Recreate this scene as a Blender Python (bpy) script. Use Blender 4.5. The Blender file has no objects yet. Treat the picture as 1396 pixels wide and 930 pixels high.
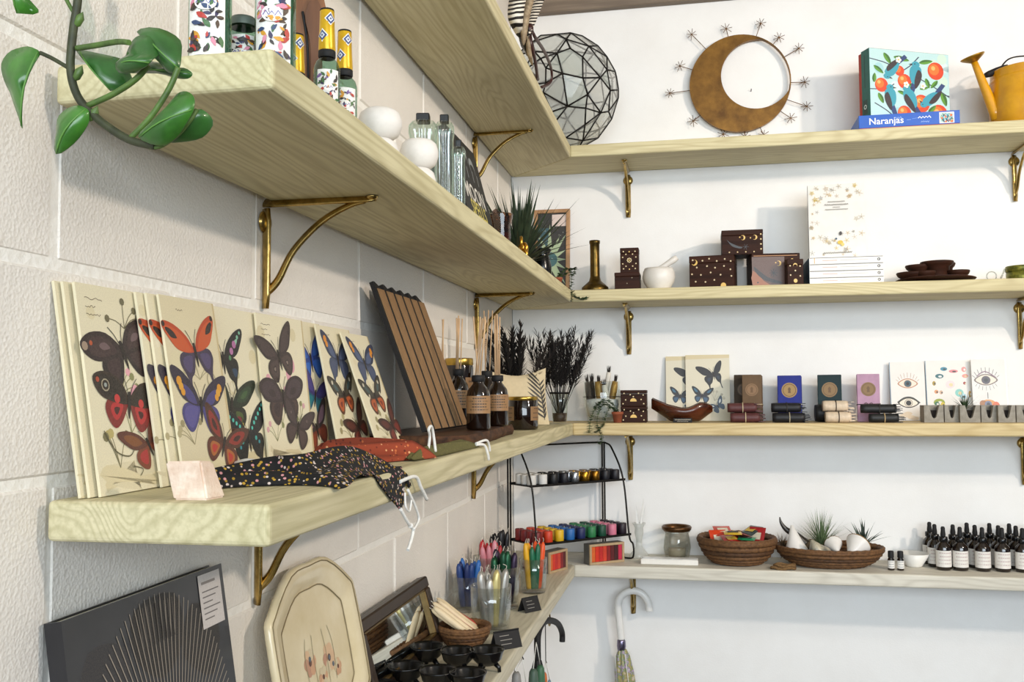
import bpy, bmesh, math, random
from mathutils import Vector, Matrix, Euler
random.seed(7)
SC = bpy.context.scene
COL = SC.collection
PI = math.pi
# ------------------------------------------------------------------ camera
CAM = Vector((0.591, -3.0328, 1.5489)); YAW, PITCH, ROLL, FPX = -0.1932, 0.0541, -0.0063, 1271.8
FW = Vector((math.sin(YAW)*math.cos(PITCH), math.cos(YAW)*math.cos(PITCH), math.sin(PITCH)))
_r = FW.cross(Vector((0, 0, 1))).normalized(); _u = _r.cross(FW)
RT = _r*math.cos(ROLL) + _u*math.sin(ROLL); UP = -_r*math.sin(ROLL) + _u*math.cos(ROLL)
cam_d = bpy.data.cameras.new('camera'); cam_o = bpy.data.objects.new('camera', cam_d); COL.objects.link(cam_o)
cam_o.matrix_world = Matrix(((RT.x, UP.x, -FW.x, CAM.x), (RT.y, UP.y, -FW.y, CAM.y), (RT.z, UP.z, -FW.z, CAM.z), (0, 0, 0, 1)))
cam_d.sensor_fit = 'HORIZONTAL'; cam_d.sensor_width = 36; cam_d.lens = 36*FPX/1396; cam_d.clip_start = 0.02
SC.camera = cam_o
# ------------------------------------------------------------------ world, lamps, exposure
wd = bpy.data.worlds.new('daylight'); SC.world = wd; wd.use_nodes = True
bg = wd.node_tree.nodes['Background']; bg.inputs[0].default_value = (0.70, 0.85, 1.0, 1); bg.inputs[1].default_value = 0.26
def lamp(name, loc, aim, power, size, col, spread=180):
    d = bpy.data.lights.new(name, 'AREA'); d.energy = power; d.shape = 'DISK'; d.size = size; d.color = col; d.spread = math.radians(spread)
    o = bpy.data.objects.new(name, d); COL.objects.link(o); o.location = loc
    o.rotation_euler = (Vector(aim)-Vector(loc)).to_track_quat('-Z', 'Y').to_euler(); return o
lamp('ceiling_lamp_key', (3.3, -2.65, 2.76), (0.4, -0.6, 2.05), 27, 0.16, (1.0, 0.86, 0.72), 105)
lamp('ceiling_lamp_second', (2.5, -2.3, 2.83), (0.7, -0.3, 2.0), 5, 0.14, (1.0, 0.88, 0.75), 105)
wn = bpy.data.lights.new('shop_window', 'AREA'); wn.shape = 'RECTANGLE'; wn.size = 4.4; wn.size_y = 1.5; wn.energy = 250; wn.color = (0.82, 0.92, 1.0)
wo = bpy.data.objects.new('shop_window', wn); COL.objects.link(wo); wo.location = (2.0, -5.7, 2.1); wo.rotation_euler = (PI/2, 0, 0)
SC.view_settings.view_transform = 'Standard'; SC.view_settings.look = 'None'; SC.view_settings.gamma = 1
SC.view_settings.use_curve_mapping = False; SC.view_settings.exposure = -0.35
# ------------------------------------------------------------------ pixel helpers (1396 x 930 photograph)
def pj(P):
    d = Vector(P)-CAM; z = d.dot(FW); return 698+FPX*d.dot(RT)/z, 465-FPX*d.dot(UP)/z
def ray(u, v): return FW + RT*((u-698)/FPX) - UP*((v-465)/FPX)
def PX(u, v, x): d = ray(u, v); return CAM + d*((x-CAM.x)/d.x)
def PY(u, v, y): d = ray(u, v); return CAM + d*((y-CAM.y)/d.y)
def PZ(u, v, z): d = ray(u, v); return CAM + d*((z-CAM.z)/d.z)
def bis(f, a, b):
    fa = f(a)
    for _ in range(50):
        m = (a+b)/2
        if (f(m) > 0) == (fa > 0): a = m
        else: b = m
    return (a+b)/2
def yat(u, x, z): return bis(lambda y: pj((x, y, z))[0]-u, -2.75, 0.3)      # along the left wall
def xat(u, y, z): return bis(lambda x: pj((x, y, z))[0]-u, -0.2, 3.0)       # along the back wall
def zat(v, x, y): return bis(lambda z: pj((x, y, z))[1]-v, 0.0, 4.0)
# ------------------------------------------------------------------ materials
def lin(h):
    if isinstance(h, str):
        h = h.lstrip('#'); h = [int(h[i:i+2], 16)/255 for i in (0, 2, 4)]
        return tuple(c/12.92 if c <= .04045 else ((c+.055)/1.055)**2.4 for c in h)
    return tuple(h)
_M = {}
def nodes(name):
    m = bpy.data.materials.new(name); m.use_nodes = True; nt = m.node_tree
    return m, nt, nt.nodes['Principled BSDF']
def mixc(nt, fac, a, b):
    n = nt.nodes.new('ShaderNodeMix'); n.data_type = 'RGBA'
    for s, v in ((n.inputs[0], fac), (n.inputs[6], a), (n.inputs[7], b)):
        if hasattr(v, 'links'): nt.links.new(v, s)
        elif isinstance(v, (int, float)): s.default_value = v
        else: s.default_value = (*v[:3], 1)
    return n.outputs[2]
def noise(nt, scale, detail=3, vec=None, rough=.6):
    n = nt.nodes.new('ShaderNodeTexNoise'); n.inputs['Scale'].default_value = scale; n.inputs['Detail'].default_value = detail; n.inputs['Roughness'].default_value = rough
    if vec is None:
        t = nt.nodes.new('ShaderNodeTexCoord'); vec = t.outputs['Object']
    nt.links.new(vec, n.inputs['Vector']); return n.outputs['Fac']
def ramp(nt, src, stops):
    n = nt.nodes.new('ShaderNodeValToRGB'); e = n.color_ramp.elements
    while len(e) < len(stops): e.new(.5)
    for el, (p, c) in zip(e, stops): el.position = p; el.color = (*c[:3], 1)
    nt.links.new(src, n.inputs[0]); return n.outputs[0]
def bumpn(nt, src, strength, dist=.002):
    b = nt.nodes.new('ShaderNodeBump'); b.inputs['Strength'].default_value = strength; b.inputs['Distance'].default_value = dist
    nt.links.new(src, b.inputs['Height']); return b.outputs[0]
def mt(name, col, rough=.5, metal=0, var=.12, scale=40, bump=0, bscale=300, coat=0, bdist=.001, col2=None, em=0):
    if name in _M: return _M[name]
    m, nt, p = nodes(name); c = lin(col)
    c2 = lin(col2) if col2 else tuple(x*(1-2*var) for x in c)
    f = noise(nt, scale, 4)
    nt.links.new(ramp(nt, f, [(.3, c2), (.7, c)]), p.inputs['Base Color'])
    p.inputs['Roughness'].default_value = rough; p.inputs['Metallic'].default_value = metal; p.inputs['Coat Weight'].default_value = coat
    if bump: nt.links.new(bumpn(nt, noise(nt, bscale, 3), bump, bdist), p.inputs['Normal'])
    if em: p.inputs['Emission Strength'].default_value = em
    _M[name] = m; return m
def glass(name, tint=(.97, .99, .98), rough=.02, refl=1.0):
    """thin glass wall: tinted transparency with Fresnel gloss"""
    if name in _M: return _M[name]
    m = bpy.data.materials.new(name); m.use_nodes = True; nt = m.node_tree; nt.nodes.remove(nt.nodes['Principled BSDF'])
    out = nt.nodes['Material Output']; tr = nt.nodes.new('ShaderNodeBsdfTransparent'); gl = nt.nodes.new('ShaderNodeBsdfGlossy')
    gl.inputs['Roughness'].default_value = rough; gl.inputs['Color'].default_value = (1, 1, 1, 1)
    tc = mixc(nt, noise(nt, 60, 2), tint, tuple(x*.96 for x in tint)); nt.links.new(tc, tr.inputs[0])
    lw = nt.nodes.new('ShaderNodeLayerWeight'); lw.inputs[0].default_value = .5
    pw = nt.nodes.new('ShaderNodeMath'); pw.operation = 'POWER'; nt.links.new(lw.outputs['Facing'], pw.inputs[0]); pw.inputs[1].default_value = 4
    fr = nt.nodes.new('ShaderNodeMath'); fr.operation = 'MULTIPLY_ADD'; nt.links.new(pw.outputs[0], fr.inputs[0]); fr.inputs[1].default_value = .55*refl; fr.inputs[2].default_value = .05*refl
    mx = nt.nodes.new('ShaderNodeMixShader'); nt.links.new(fr.outputs[0], mx.inputs[0]); nt.links.new(tr.outputs[0], mx.inputs[1]); nt.links.new(gl.outputs[0], mx.inputs[2])
    nt.links.new(mx.outputs[0], out.inputs[0]); _M[name] = m; return m
def board_wood(name, axis, c1, c2, c3, cx=0.0, cz=-.05, freq=620, rough=.62):
    """sawn softwood: growth rings around an axis, seen as lines on the faces and arcs on the end"""
    if name in _M: return _M[name]
    m, nt, p = nodes(name); L = nt.links
    t = nt.nodes.new('ShaderNodeTexCoord'); mp = nt.nodes.new('ShaderNodeMapping')
    s = [1, 1, 1]; s[axis] = .12; mp.inputs['Scale'].default_value = s; L.new(t.outputs['Object'], mp.inputs['Vector'])
    n1 = nt.nodes.new('ShaderNodeTexNoise'); n1.inputs['Scale'].default_value = 9; n1.inputs['Detail'].default_value = 2; L.new(mp.outputs[0], n1.inputs['Vector'])
    sx = nt.nodes.new('ShaderNodeSeparateXYZ'); L.new(t.outputs['Object'], sx.inputs[0])
    def mth(op, a, b=None):
        n = nt.nodes.new('ShaderNodeMath'); n.operation = op
        for i, v in enumerate((a, b)):
            if v is None: continue
            if hasattr(v, 'links'): L.new(v, n.inputs[i])
            else: n.inputs[i].default_value = v
        return n.outputs[0]
    a = mth('SUBTRACT', sx.outputs[1-axis], cx); b = mth('SUBTRACT', sx.outputs[2], cz)
    r = mth('SQRT', mth('ADD', mth('MULTIPLY', a, a), mth('MULTIPLY', b, b)))
    r = mth('ADD', r, mth('MULTIPLY', n1.outputs['Fac'], .16))
    ring = mth('ADD', mth('MULTIPLY', mth('SINE', mth('MULTIPLY', r, freq)), .5), .5)
    ring = mth('POWER', ring, 2.2)
    n2 = nt.nodes.new('ShaderNodeTexNoise'); n2.inputs['Scale'].default_value = 160; n2.inputs['Detail'].default_value = 3
    mp2 = nt.nodes.new('ShaderNodeMapping'); s2 = [1, 1, 1]; s2[axis] = .04; mp2.inputs['Scale'].default_value = s2; L.new(t.outputs['Object'], mp2.inputs['Vector']); L.new(mp2.outputs[0], n2.inputs['Vector'])
    n3 = noise(nt, 3.5, 3); n4 = noise(nt, 900, 2)
    base = mixc(nt, ramp(nt, n3, [(.35, (0, 0, 0)), (.7, (1, 1, 1))]), lin(c1), lin(c3))
    col = mixc(nt, mth('MULTIPLY', ring, .42), base, lin(c2))
    col = mixc(nt, mth('MULTIPLY', ramp(nt, n2.outputs['Fac'], [(.42, (0, 0, 0)), (.75, (1, 1, 1))]), .5), col, lin(c2))
    # knots
    vo = nt.nodes.new('ShaderNodeTexVoronoi'); vo.inputs['Scale'].default_value = 2.6; L.new(mp.outputs[0], vo.inputs['Vector'])
    s3 = [1, 1, 1]; s3[axis] = .5; mp3 = nt.nodes.new('ShaderNodeMapping'); mp3.inputs['Scale'].default_value = s3; L.new(t.outputs['Object'], mp3.inputs['Vector']); L.new(mp3.outputs[0], vo.inputs['Vector'])
    kn = ramp(nt, vo.outputs['Distance'], [(.012, (1, 1, 1)), (.03, (0, 0, 0))])
    col = mixc(nt, kn, col, lin('#5e4a30'))
    L.new(col, p.inputs['Base Color']); p.inputs['Roughness'].default_value = rough
    L.new(bumpn(nt, mth('ADD', mth('MULTIPLY', ring, .5), n2.outputs['Fac']), .25, .001), p.inputs['Normal'])
    _M[name] = m; return m
def grain(name, c1, c2, axis=2, scale=30, rough=.5, stretch=.08, coat=0, spec=.35):
    if name in _M: return _M[name]
    m, nt, p = nodes(name); t = nt.nodes.new('ShaderNodeTexCoord'); mp = nt.nodes.new('ShaderNodeMapping')
    s = [1, 1, 1]; s[axis] = stretch; mp.inputs['Scale'].default_value = s; nt.links.new(t.outputs['Object'], mp.inputs['Vector'])
    f = noise(nt, scale, 4, mp.outputs[0])
    nt.links.new(ramp(nt, f, [(.3, lin(c2)), (.68, lin(c1))]), p.inputs['Base Color']); p.inputs['Roughness'].default_value = rough; p.inputs['Coat Weight'].default_value = coat; p.inputs['Specular IOR Level'].default_value = spec
    nt.links.new(bumpn(nt, f, .2, .0006), p.inputs['Normal']); _M[name] = m; return m
def printmat(name='printed_ink', rough=.5, coat=0):
    if name in _M: return _M[name]
    m, nt, p = nodes(name); a = nt.nodes.new('ShaderNodeVertexColor'); a.layer_name = 'Col'
    g = noise(nt, 700, 2)
    nt.links.new(mixc(nt, ramp(nt, g, [(.35, (.16,)*3), (.65, (0, 0, 0))]), a.outputs[0], (.25, .2, .15)), p.inputs['Base Color'])
    p.inputs['Roughness'].default_value = rough; p.inputs['Coat Weight'].default_value = coat; _M[name] = m; return m
# ------------------------------------------------------------------ mesh builder
class MB:
    def __init__(s): s.v = []; s.f = []; s.sm = []; s.mi = []; s.c = []
    def add(s, v, f, sm=False, mi=0, col=None, M=None):
        o = len(s.v)
        s.v += [tuple(M @ Vector(p)) if M else tuple(p) for p in v]
        for q in f: s.f.append([i+o for i in q]); s.sm.append(sm); s.mi.append(mi); s.c.append(col)
        return s
    def box(s, x0, x1, y0, y1, z0, z1, b=0, M=None, mi=0, col=None):
        if b <= 0:
            v = [(x, y, z) for x in (x0, x1) for y in (y0, y1) for z in (z0, z1)]
            return s.add(v, [(0, 1, 3, 2), (4, 6, 7, 5), (0, 4, 5, 1), (2, 3, 7, 6), (0, 2, 6, 4), (1, 5, 7, 3)], False, mi, col, M)
        v = []; idx = {}
        X, Y, Z = (x0, x1), (y0, y1), (z0, z1)
        for i in (0, 1):
            for j in (0, 1):
                for k in (0, 1):
                    sx, sy, sz = (b if i == 0 else -b), (b if j == 0 else -b), (b if k == 0 else -b)
                    for ax in range(3):
                        idx[i, j, k, ax] = len(v)
                        v.append((X[i]+(0 if ax == 0 else sx), Y[j]+(0 if ax == 1 else sy), Z[k]+(0 if ax == 2 else sz)))
        f = []
        for i in (0, 1):
            q = [idx[i, 0, 0, 0], idx[i, 1, 0, 0], idx[i, 1, 1, 0], idx[i, 0, 1, 0]]; f.append(q if i else q[::-1])
            q = [idx[0, i, 0, 1], idx[1, i, 0, 1], idx[1, i, 1, 1], idx[0, i, 1, 1]]; f.append(q[::-1] if i else q)
            q = [idx[0, 0, i, 2], idx[1, 0, i, 2], idx[1, 1, i, 2], idx[0, 1, i, 2]]; f.append(q if i else q[::-1])
        for i in (0, 1):
            for j in (0, 1):
                f.append([idx[0, i, j, 1], idx[1, i, j, 1], idx[1, i, j, 2], idx[0, i, j, 2]])
                f.append([idx[i, 0, j, 0], idx[i, 1, j, 0], idx[i, 1, j, 2], idx[i, 0, j, 2]])
                f.append([idx[i, j, 0, 0], idx[i, j, 1, 0], idx[i, j, 1, 1], idx[i, j, 0, 1]])
                for k in (0, 1): f.append([idx[i, j, k, 0], idx[i, j, k, 1], idx[i, j, k, 2]])
        return s.add(v, f, False, mi, col, M)
    def lathe(s, prof, seg=24, M=None, sm=True, mi=0, col=None, wob=None, ang=(0, 2*PI)):
        full = abs(ang[1]-ang[0]-2*PI) < 1e-6; n = seg if full else seg+1; v = []; f = []
        for k in range(n):
            a = ang[0]+(ang[1]-ang[0])*k/seg; w = wob(a) if wob else 1
            for r, z in prof: v.append((r*w*math.cos(a), r*w*math.sin(a), z))
        m = len(prof)
        for k in range(seg):
            k2 = (k+1) % n
            for i in range(m-1):
                a, b, c, d = k*m+i, k2*m+i, k2*m+i+1, k*m+i+1
                if prof[i][0] < 1e-7: f.append((a, c, d))
                elif prof[i+1][0] < 1e-7: f.append((a, b, d))
                else: f.append((a, b, c, d))
        return s.add(v, f, sm, mi, col, M)
    def tube(s, path, r, seg=8, M=None, mi=0, col=None, cap=True, flat=1.0, closed=False):
        P = [Vector(p) for p in path]; n = len(P); R = r if isinstance(r, (list, tuple)) else [r]*n; v = []; f = []
        T = []
        for i in range(n):
            a = P[i-1] if (i or closed) else P[i]; b = P[(i+1) % n] if (i < n-1 or closed) else P[i]
            t = (b-a); T.append(t.normalized() if t.length > 1e-9 else Vector((0, 0, 1)))
        nn = T[0].orthogonal().normalized()
        for i in range(n):
            nn = (nn - T[i]*nn.dot(T[i])); nn = nn.normalized() if nn.length > 1e-6 else T[i].orthogonal().normalized()
            bb = T[i].cross(nn)
            for k in range(seg):
                a = 2*PI*k/seg; v.append(P[i]+nn*(R[i]*math.cos(a))+bb*(R[i]*flat*math.sin(a)))
        for i in range(n if closed else n-1):
            j = (i+1) % n
            for k in range(seg): f.append((i*seg+k, i*seg+(k+1) % seg, j*seg+(k+1) % seg, j*seg+k))
        s.add(v, f, True, mi, col, M)
        if cap and not closed:
            o = len(s.v)-len(v)
            s.f.append([o+k for k in range(seg)][::-1]); s.f.append([o+(n-1)*seg+k for k in range(seg)])
            s.sm += [False]*2; s.mi += [mi]*2; s.c += [col]*2
        return s
    def prism(s, poly, h0, h1, M=None, mi=0, col=None, sm=False, ax='z'):
        n = len(poly)
        def P(a, b, h): return (a, b, h) if ax == 'z' else ((a, h, b) if ax == 'y' else (h, a, b))
        v = [P(a, b, h0) for a, b in poly]+[P(a, b, h1) for a, b in poly]
        s.add(v, [list(range(n))[::-1], [n+i for i in range(n)]], False, mi, col, M)
        o = len(s.v)-2*n
        for i in range(n): s.f.append([o+i, o+(i+1) % n, o+n+(i+1) % n, o+n+i]); s.sm.append(sm); s.mi.append(mi); s.c.append(col)
        return s
    def poly(s, pts, col=None, mi=0, M=None): return s.add(pts, [list(range(len(pts)))], False, mi, col, M)
    def mesh(s, name, mats):
        me = bpy.data.meshes.new(name); me.from_pydata(s.v, [], s.f)
        for m in (mats if isinstance(mats, (list, tuple)) else [mats]): me.materials.append(m)
        me.polygons.foreach_set('use_smooth', s.sm); me.polygons.foreach_set('material_index', s.mi)
        if any(c is not None for c in s.c):
            at = me.color_attributes.new('Col', 'FLOAT_COLOR', 'CORNER'); buf = []
            for p, c in zip(me.polygons, s.c):
                q = (*lin(c if c is not None else '#ffffff'), 1.0)
                for _ in range(p.loop_total): buf += q
            at.data.foreach_set('color', buf)
        me.update(); return me
    def build(s, name, mats, parent=None, recalc=True, **kw):
        me = s.mesh(name, mats)
        if recalc:
            b = bmesh.new(); b.from_mesh(me); bmesh.ops.recalc_face_normals(b, faces=b.faces); b.to_mesh(me); b.free()
        return link(name, me, parent, **kw)
def link(name, me, parent=None, loc=None, rot=None, label=None, cat=None, group=None, kind=None):
    o = bpy.data.objects.new(name, me); COL.objects.link(o)
    if parent is not None: o.parent = parent
    if loc is not None: o.location = loc
    if rot is not None: o.rotation_euler = rot
    if label: o['label'] = label
    if cat: o['category'] = cat
    if group: o['group'] = group
    if kind: o['kind'] = kind
    return o
def thing(name, label, cat, loc, rotz=0, group=None, lean=0, roll=0):
    o = link(name, None, None, loc, (lean, roll, rotz), label, cat, group); o.empty_display_size = .02; return o
def copy_tree(root, loc=None, rot=None, label=None, mats=None):
    r = root.copy(); COL.objects.link(r)
    if loc is not None: r.location = loc
    if rot is not None: r.rotation_euler = rot
    if label: r['label'] = label
    for ch in root.children:
        c = ch.copy(); COL.objects.link(c); c.parent = r
        for g in ch.children:
            d = g.copy(); COL.objects.link(d); d.parent = c
    return r
def text_mesh(body, size, col='#ffffff', align='CENTER', bold=0.0, shear=0, spacing=1.0):
    cu = bpy.data.curves.new('lettering', 'FONT'); cu.body = body; cu.size = size; cu.align_x = align; cu.align_y = 'CENTER'; cu.offset = bold; cu.shear = shear; cu.space_character = spacing; cu.resolution_u = 3
    o = bpy.data.objects.new('lettering', cu); COL.objects.link(o)
    me = bpy.data.meshes.new_from_object(o.evaluated_get(bpy.context.evaluated_depsgraph_get()))
    bpy.data.objects.remove(o); v = [tuple(x.co) for x in me.vertices]; f = [list(p.vertices) for p in me.polygons]
    bpy.data.meshes.remove(me); return v, f
def spl(pts, n=5, closed=True):
    """Catmull-Rom through 2-D or 3-D points"""
    P = [Vector(p) if len(p) == 3 else Vector((p[0], p[1], 0)) for p in pts]; m = len(P); out = []
    for i in range(m if closed else m-1):
        if closed: a, b, c, d = P[i-1], P[i], P[(i+1) % m], P[(i+2) % m]
        else: a, b, c, d = P[max(i-1, 0)], P[i], P[i+1], P[min(i+2, m-1)]
        for k in range(n):
            t = k/n; out.append(.5*((2*b)+(c-a)*t+(2*a-5*b+4*c-d)*t*t+(3*b-a-3*c+d)*t**3))
    if not closed: out.append(P[-1])
    dim = len(pts[0]); return [tuple(q)[:dim] for q in out]
class Art:
    """flat print on a surface: coloured outlines in (u, v), each layer a hair above the last; normal is local -y"""
    def __init__(s, y=0.0, step=.000012): s.mb = MB(); s.y = y; s.step = step; s.k = 1; s.T = lambda a, b: (a, b)
    def poly(s, pts, col, smooth=0):
        if smooth: pts = spl(pts, smooth)
        s.mb.poly([(s.T(a, b)[0], s.y-s.k*s.step, s.T(a, b)[1]) for a, b in pts], col); s.k += 1
    def disc(s, a, b, r, col, ry=None, n=14):
        ry = ry or r; s.poly([(a+r*math.cos(2*PI*i/n), b+ry*math.sin(2*PI*i/n)) for i in range(n)], col)
    def line(s, pts, w, col, smooth=0):
        if smooth: pts = spl(pts, smooth, False)
        L, R = [], []
        for i, p in enumerate(pts):
            a = pts[max(i-1, 0)]; b = pts[min(i+1, len(pts)-1)]; dx, dy = b[0]-a[0], b[1]-a[1]; l = math.hypot(dx, dy) or 1
            L.append((p[0]-dy/l*w/2, p[1]+dx/l*w/2)); R.append((p[0]+dy/l*w/2, p[1]-dx/l*w/2))
        for i in range(len(pts)-1):
            s.mb.poly([(s.T(*q)[0], s.y-s.k*s.step, s.T(*q)[1]) for q in (L[i], L[i+1], R[i+1], R[i])], col)
        s.k += 1
    def text(s, body, a, b, size, col, **kw):
        v, f = text_mesh(body, size, **kw); s.mb.add([(s.T(p[0]+a, p[1]+b)[0], s.y-s.k*s.step, s.T(p[0]+a, p[1]+b)[1]) for p in v], f, False, 0, col); s.k += 1
    def ring(s, a, b, r0, r1, col, n=20):
        for i in range(n):
            t0, t1 = 2*PI*i/n, 2*PI*(i+1)/n
            s.mb.poly([(s.T(a+r*math.cos(t), b+r*math.sin(t))[0], s.y-s.k*s.step, s.T(a+r*math.cos(t), b+r*math.sin(t))[1]) for r, t in ((r0, t0), (r1, t0), (r1, t1), (r0, t1))], col)
        s.k += 1
    def crescent(s, a, b, r, col, rot=0, thick=.7, n=12):
        o = [(r*math.cos(t), r*math.sin(t)) for t in [-PI*.72+2*PI*.72*i/n for i in range(n+1)]]
        x0, y0 = o[-1]; i_ = [(x*(1-.0)*(.45 if True else 1)-r*.15*thick, y*.86) for x, y in o[1:-1]][::-1]
        c, s_ = math.cos(rot), math.sin(rot)
        s.poly([(a+x*c-y*s_, b+x*s_+y*c) for x, y in o+i_], col)
    def build(s, name, parent, mat=None): return s.mb.build(name, mat or printmat(), parent, recalc=False)
# ------------------------------------------------------------------ levels
Z1, Z2, Z3, Z4 = 2.3015, 1.8556, 1.4525, 1.0303
W, T, LN = .2285, .0371, 2.276
XR = 2.7
# ------------------------------------------------------------------ room shell
def paint(name, c, bump, scale, dist, c2):
    m, nt, p = nodes(name); f = noise(nt, 5, 5); g = noise(nt, scale, 4, rough=.75)
    nt.links.new(ramp(nt, f, [(.3, lin(c2)), (.62, lin(c))]), p.inputs['Base Color']); p.inputs['Roughness'].default_value = .6
    v = nt.nodes.new('ShaderNodeTexVoronoi'); v.inputs['Scale'].default_value = scale*.8; t = nt.nodes.new('ShaderNodeTexCoord'); nt.links.new(t.outputs['Object'], v.inputs['Vector'])
    a = nt.nodes.new('ShaderNodeMath'); a.operation = 'ADD'; nt.links.new(g, a.inputs[0]); nt.links.new(v.outputs['Distance'], a.inputs[1])
    nt.links.new(bumpn(nt, a.outputs[0], bump, dist), p.inputs['Normal']); _M[name] = m; return m
block_paint = paint('painted_block', '#ece6dd', .34, 330, .0024, '#e4ded6')
mortar_paint = paint('painted_mortar', '#f4f1ea', .35, 120, .003, '#ece8e0')
plaster = paint('painted_plaster', '#f2f1ef', .12, 260, .001, '#eceae7')
MB().box(-.12, 14, -14, .12, -.1, 0).build('floor', grain('floor_boards', '#4e4238', '#3c322a', 0, 12, .45), kind='structure')
cl = MB().box(-.12, 6, -6, .12, 3.02, 3.1).build('ceiling', mt('ceiling_paint', '#e6e2da', .8, bump=.1), kind='structure')
MB().box(-.0, 6, 0, .12, 0, 3.02).build('wall_back', plaster, kind='structure')
wl = MB().box(-.12, -.0022, -4.6, .12, 0, 3.02).build('wall_left', mortar_paint, kind='structure')
# painted concrete blocks, running bond
BL, BH = .406, .203
R0, M0 = 1.6714, -2.2567
bme = MB().box(-.03, 0, .0036, BL-.0036, .0048, BH-.0048, .003).mesh('block', block_paint)
bb = bmesh.new(); bb.from_mesh(bme); bmesh.ops.recalc_face_normals(bb, faces=bb.faces); bb.to_mesh(bme); bb.free()
for k in range(-4, 7):
    z0 = R0+k*BH-BH
    off = 0 if (k % 2 == 1) else BL/2
    for j in range(-4, 6):
        y0 = M0+off+(j)*BL
        if y0+BL > .001: 
            if y0 > -.05: continue
            w = -.0015-y0
            o = MB().box(-.03, 0, .0036, w-.001, .0048, BH-.0048, .003).build('block', block_paint, wl, loc=(random.uniform(-.001, .0004), y0, z0)); continue
        o = link('block', bme, wl, loc=(random.uniform(-.0012, .0006), y0+random.uniform(-.001, .001), z0+random.uniform(-.001, .001)))
# wooden rail along the top of the back wall
zb = 2.806
rail = MB().box(0.0, 6, -.03, -.001, zb, 3.019, .003).build('trim_1', board_wood('rail_wood', 0, '#8d7d6b', '#5f5145', '#7a6c5e', cz=-.3, freq=260), kind='structure')
# ------------------------------------------------------------------ shelf boards (mitred in the corner)
def shelf(poly, z, mat, label, b=.005, name='shelf_board'):
    cx = sum(p[0] for p in poly)/4; cy = sum(p[1] for p in poly)/4
    me = MB().prism([(x-cx, y-cy) for x, y in poly], -T, 0).mesh(name, mat)
    bm = bmesh.new(); bm.from_mesh(me); bmesh.ops.recalc_face_normals(bm, faces=bm.faces)
    bmesh.ops.bevel(bm, geom=[e for e in bm.edges], offset=b, segments=3, profile=.5, affect='EDGES'); bm.to_mesh(me); bm.free()
    return link(name, me, None, (cx, cy, z), None, label, 'shelf', 'pine wall shelves')
PC = ('#dccfab', '#b09c72', '#d0c49c')
PCL = (('#d8cfaa', '#ab9c70', '#ccc29a'), ('#d9d0a8', '#a99c70', '#cdc49a'), ('#d8cda8', '#a1976c', '#c9c098'), ('#d3ccb6', '#ada48c', '#c8c1aa'))
PCB = (('#dcd2aa', '#b0a074', '#d0c69c'), ('#dcd0a6', '#b0a074', '#d0c498'), ('#dcc798', '#b0945f', '#d0bb8a'), ('#deD9cb', '#b5ae9f', '#d2cdbe'))
g = .0008
for i, (z, lab) in enumerate(((Z1, 'highest pine shelf board on the block wall, seen from below'), (Z2, 'pine shelf board on the block wall carrying bottles and white stone bowls'),
                              (Z3, 'pine shelf board on the block wall carrying the butterfly prints'), (Z4, 'lowest pine shelf board on the block wall, carrying candles and platter'))):
    wm = board_wood('pine_left_%s' % 'abcd'[i], 1, *PCL[i], cx=(.02, -.03, .01, .05)[i], cz=(-.09, -.07, .05, -.08)[i])
    shelf([(.011, -LN), (W, -LN), (W, -W-g), (g, -g*2)], z, wm, lab)
for i, (z, lab) in enumerate(((Z1, 'top pine shelf board on the white wall, under the moon ornament'), (Z2, 'pine shelf board on the white wall carrying inlaid boxes and books'),
                              (Z3, 'pine shelf board on the white wall carrying soaps and eye cards'), (Z4, 'lowest pine shelf board on the white wall, carrying baskets and dropper bottles'))):
    wm = board_wood('pine_back_%s' % 'abcd'[i], 0, *PCB[i], cx=(.02, -.03, .01, .05)[i], cz=(-.09, .07, .05, -.08)[i])
    shelf([(g*3, -g), (W+g, -W), (XR, -W), (XR, -g)], z, wm, lab)
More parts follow.
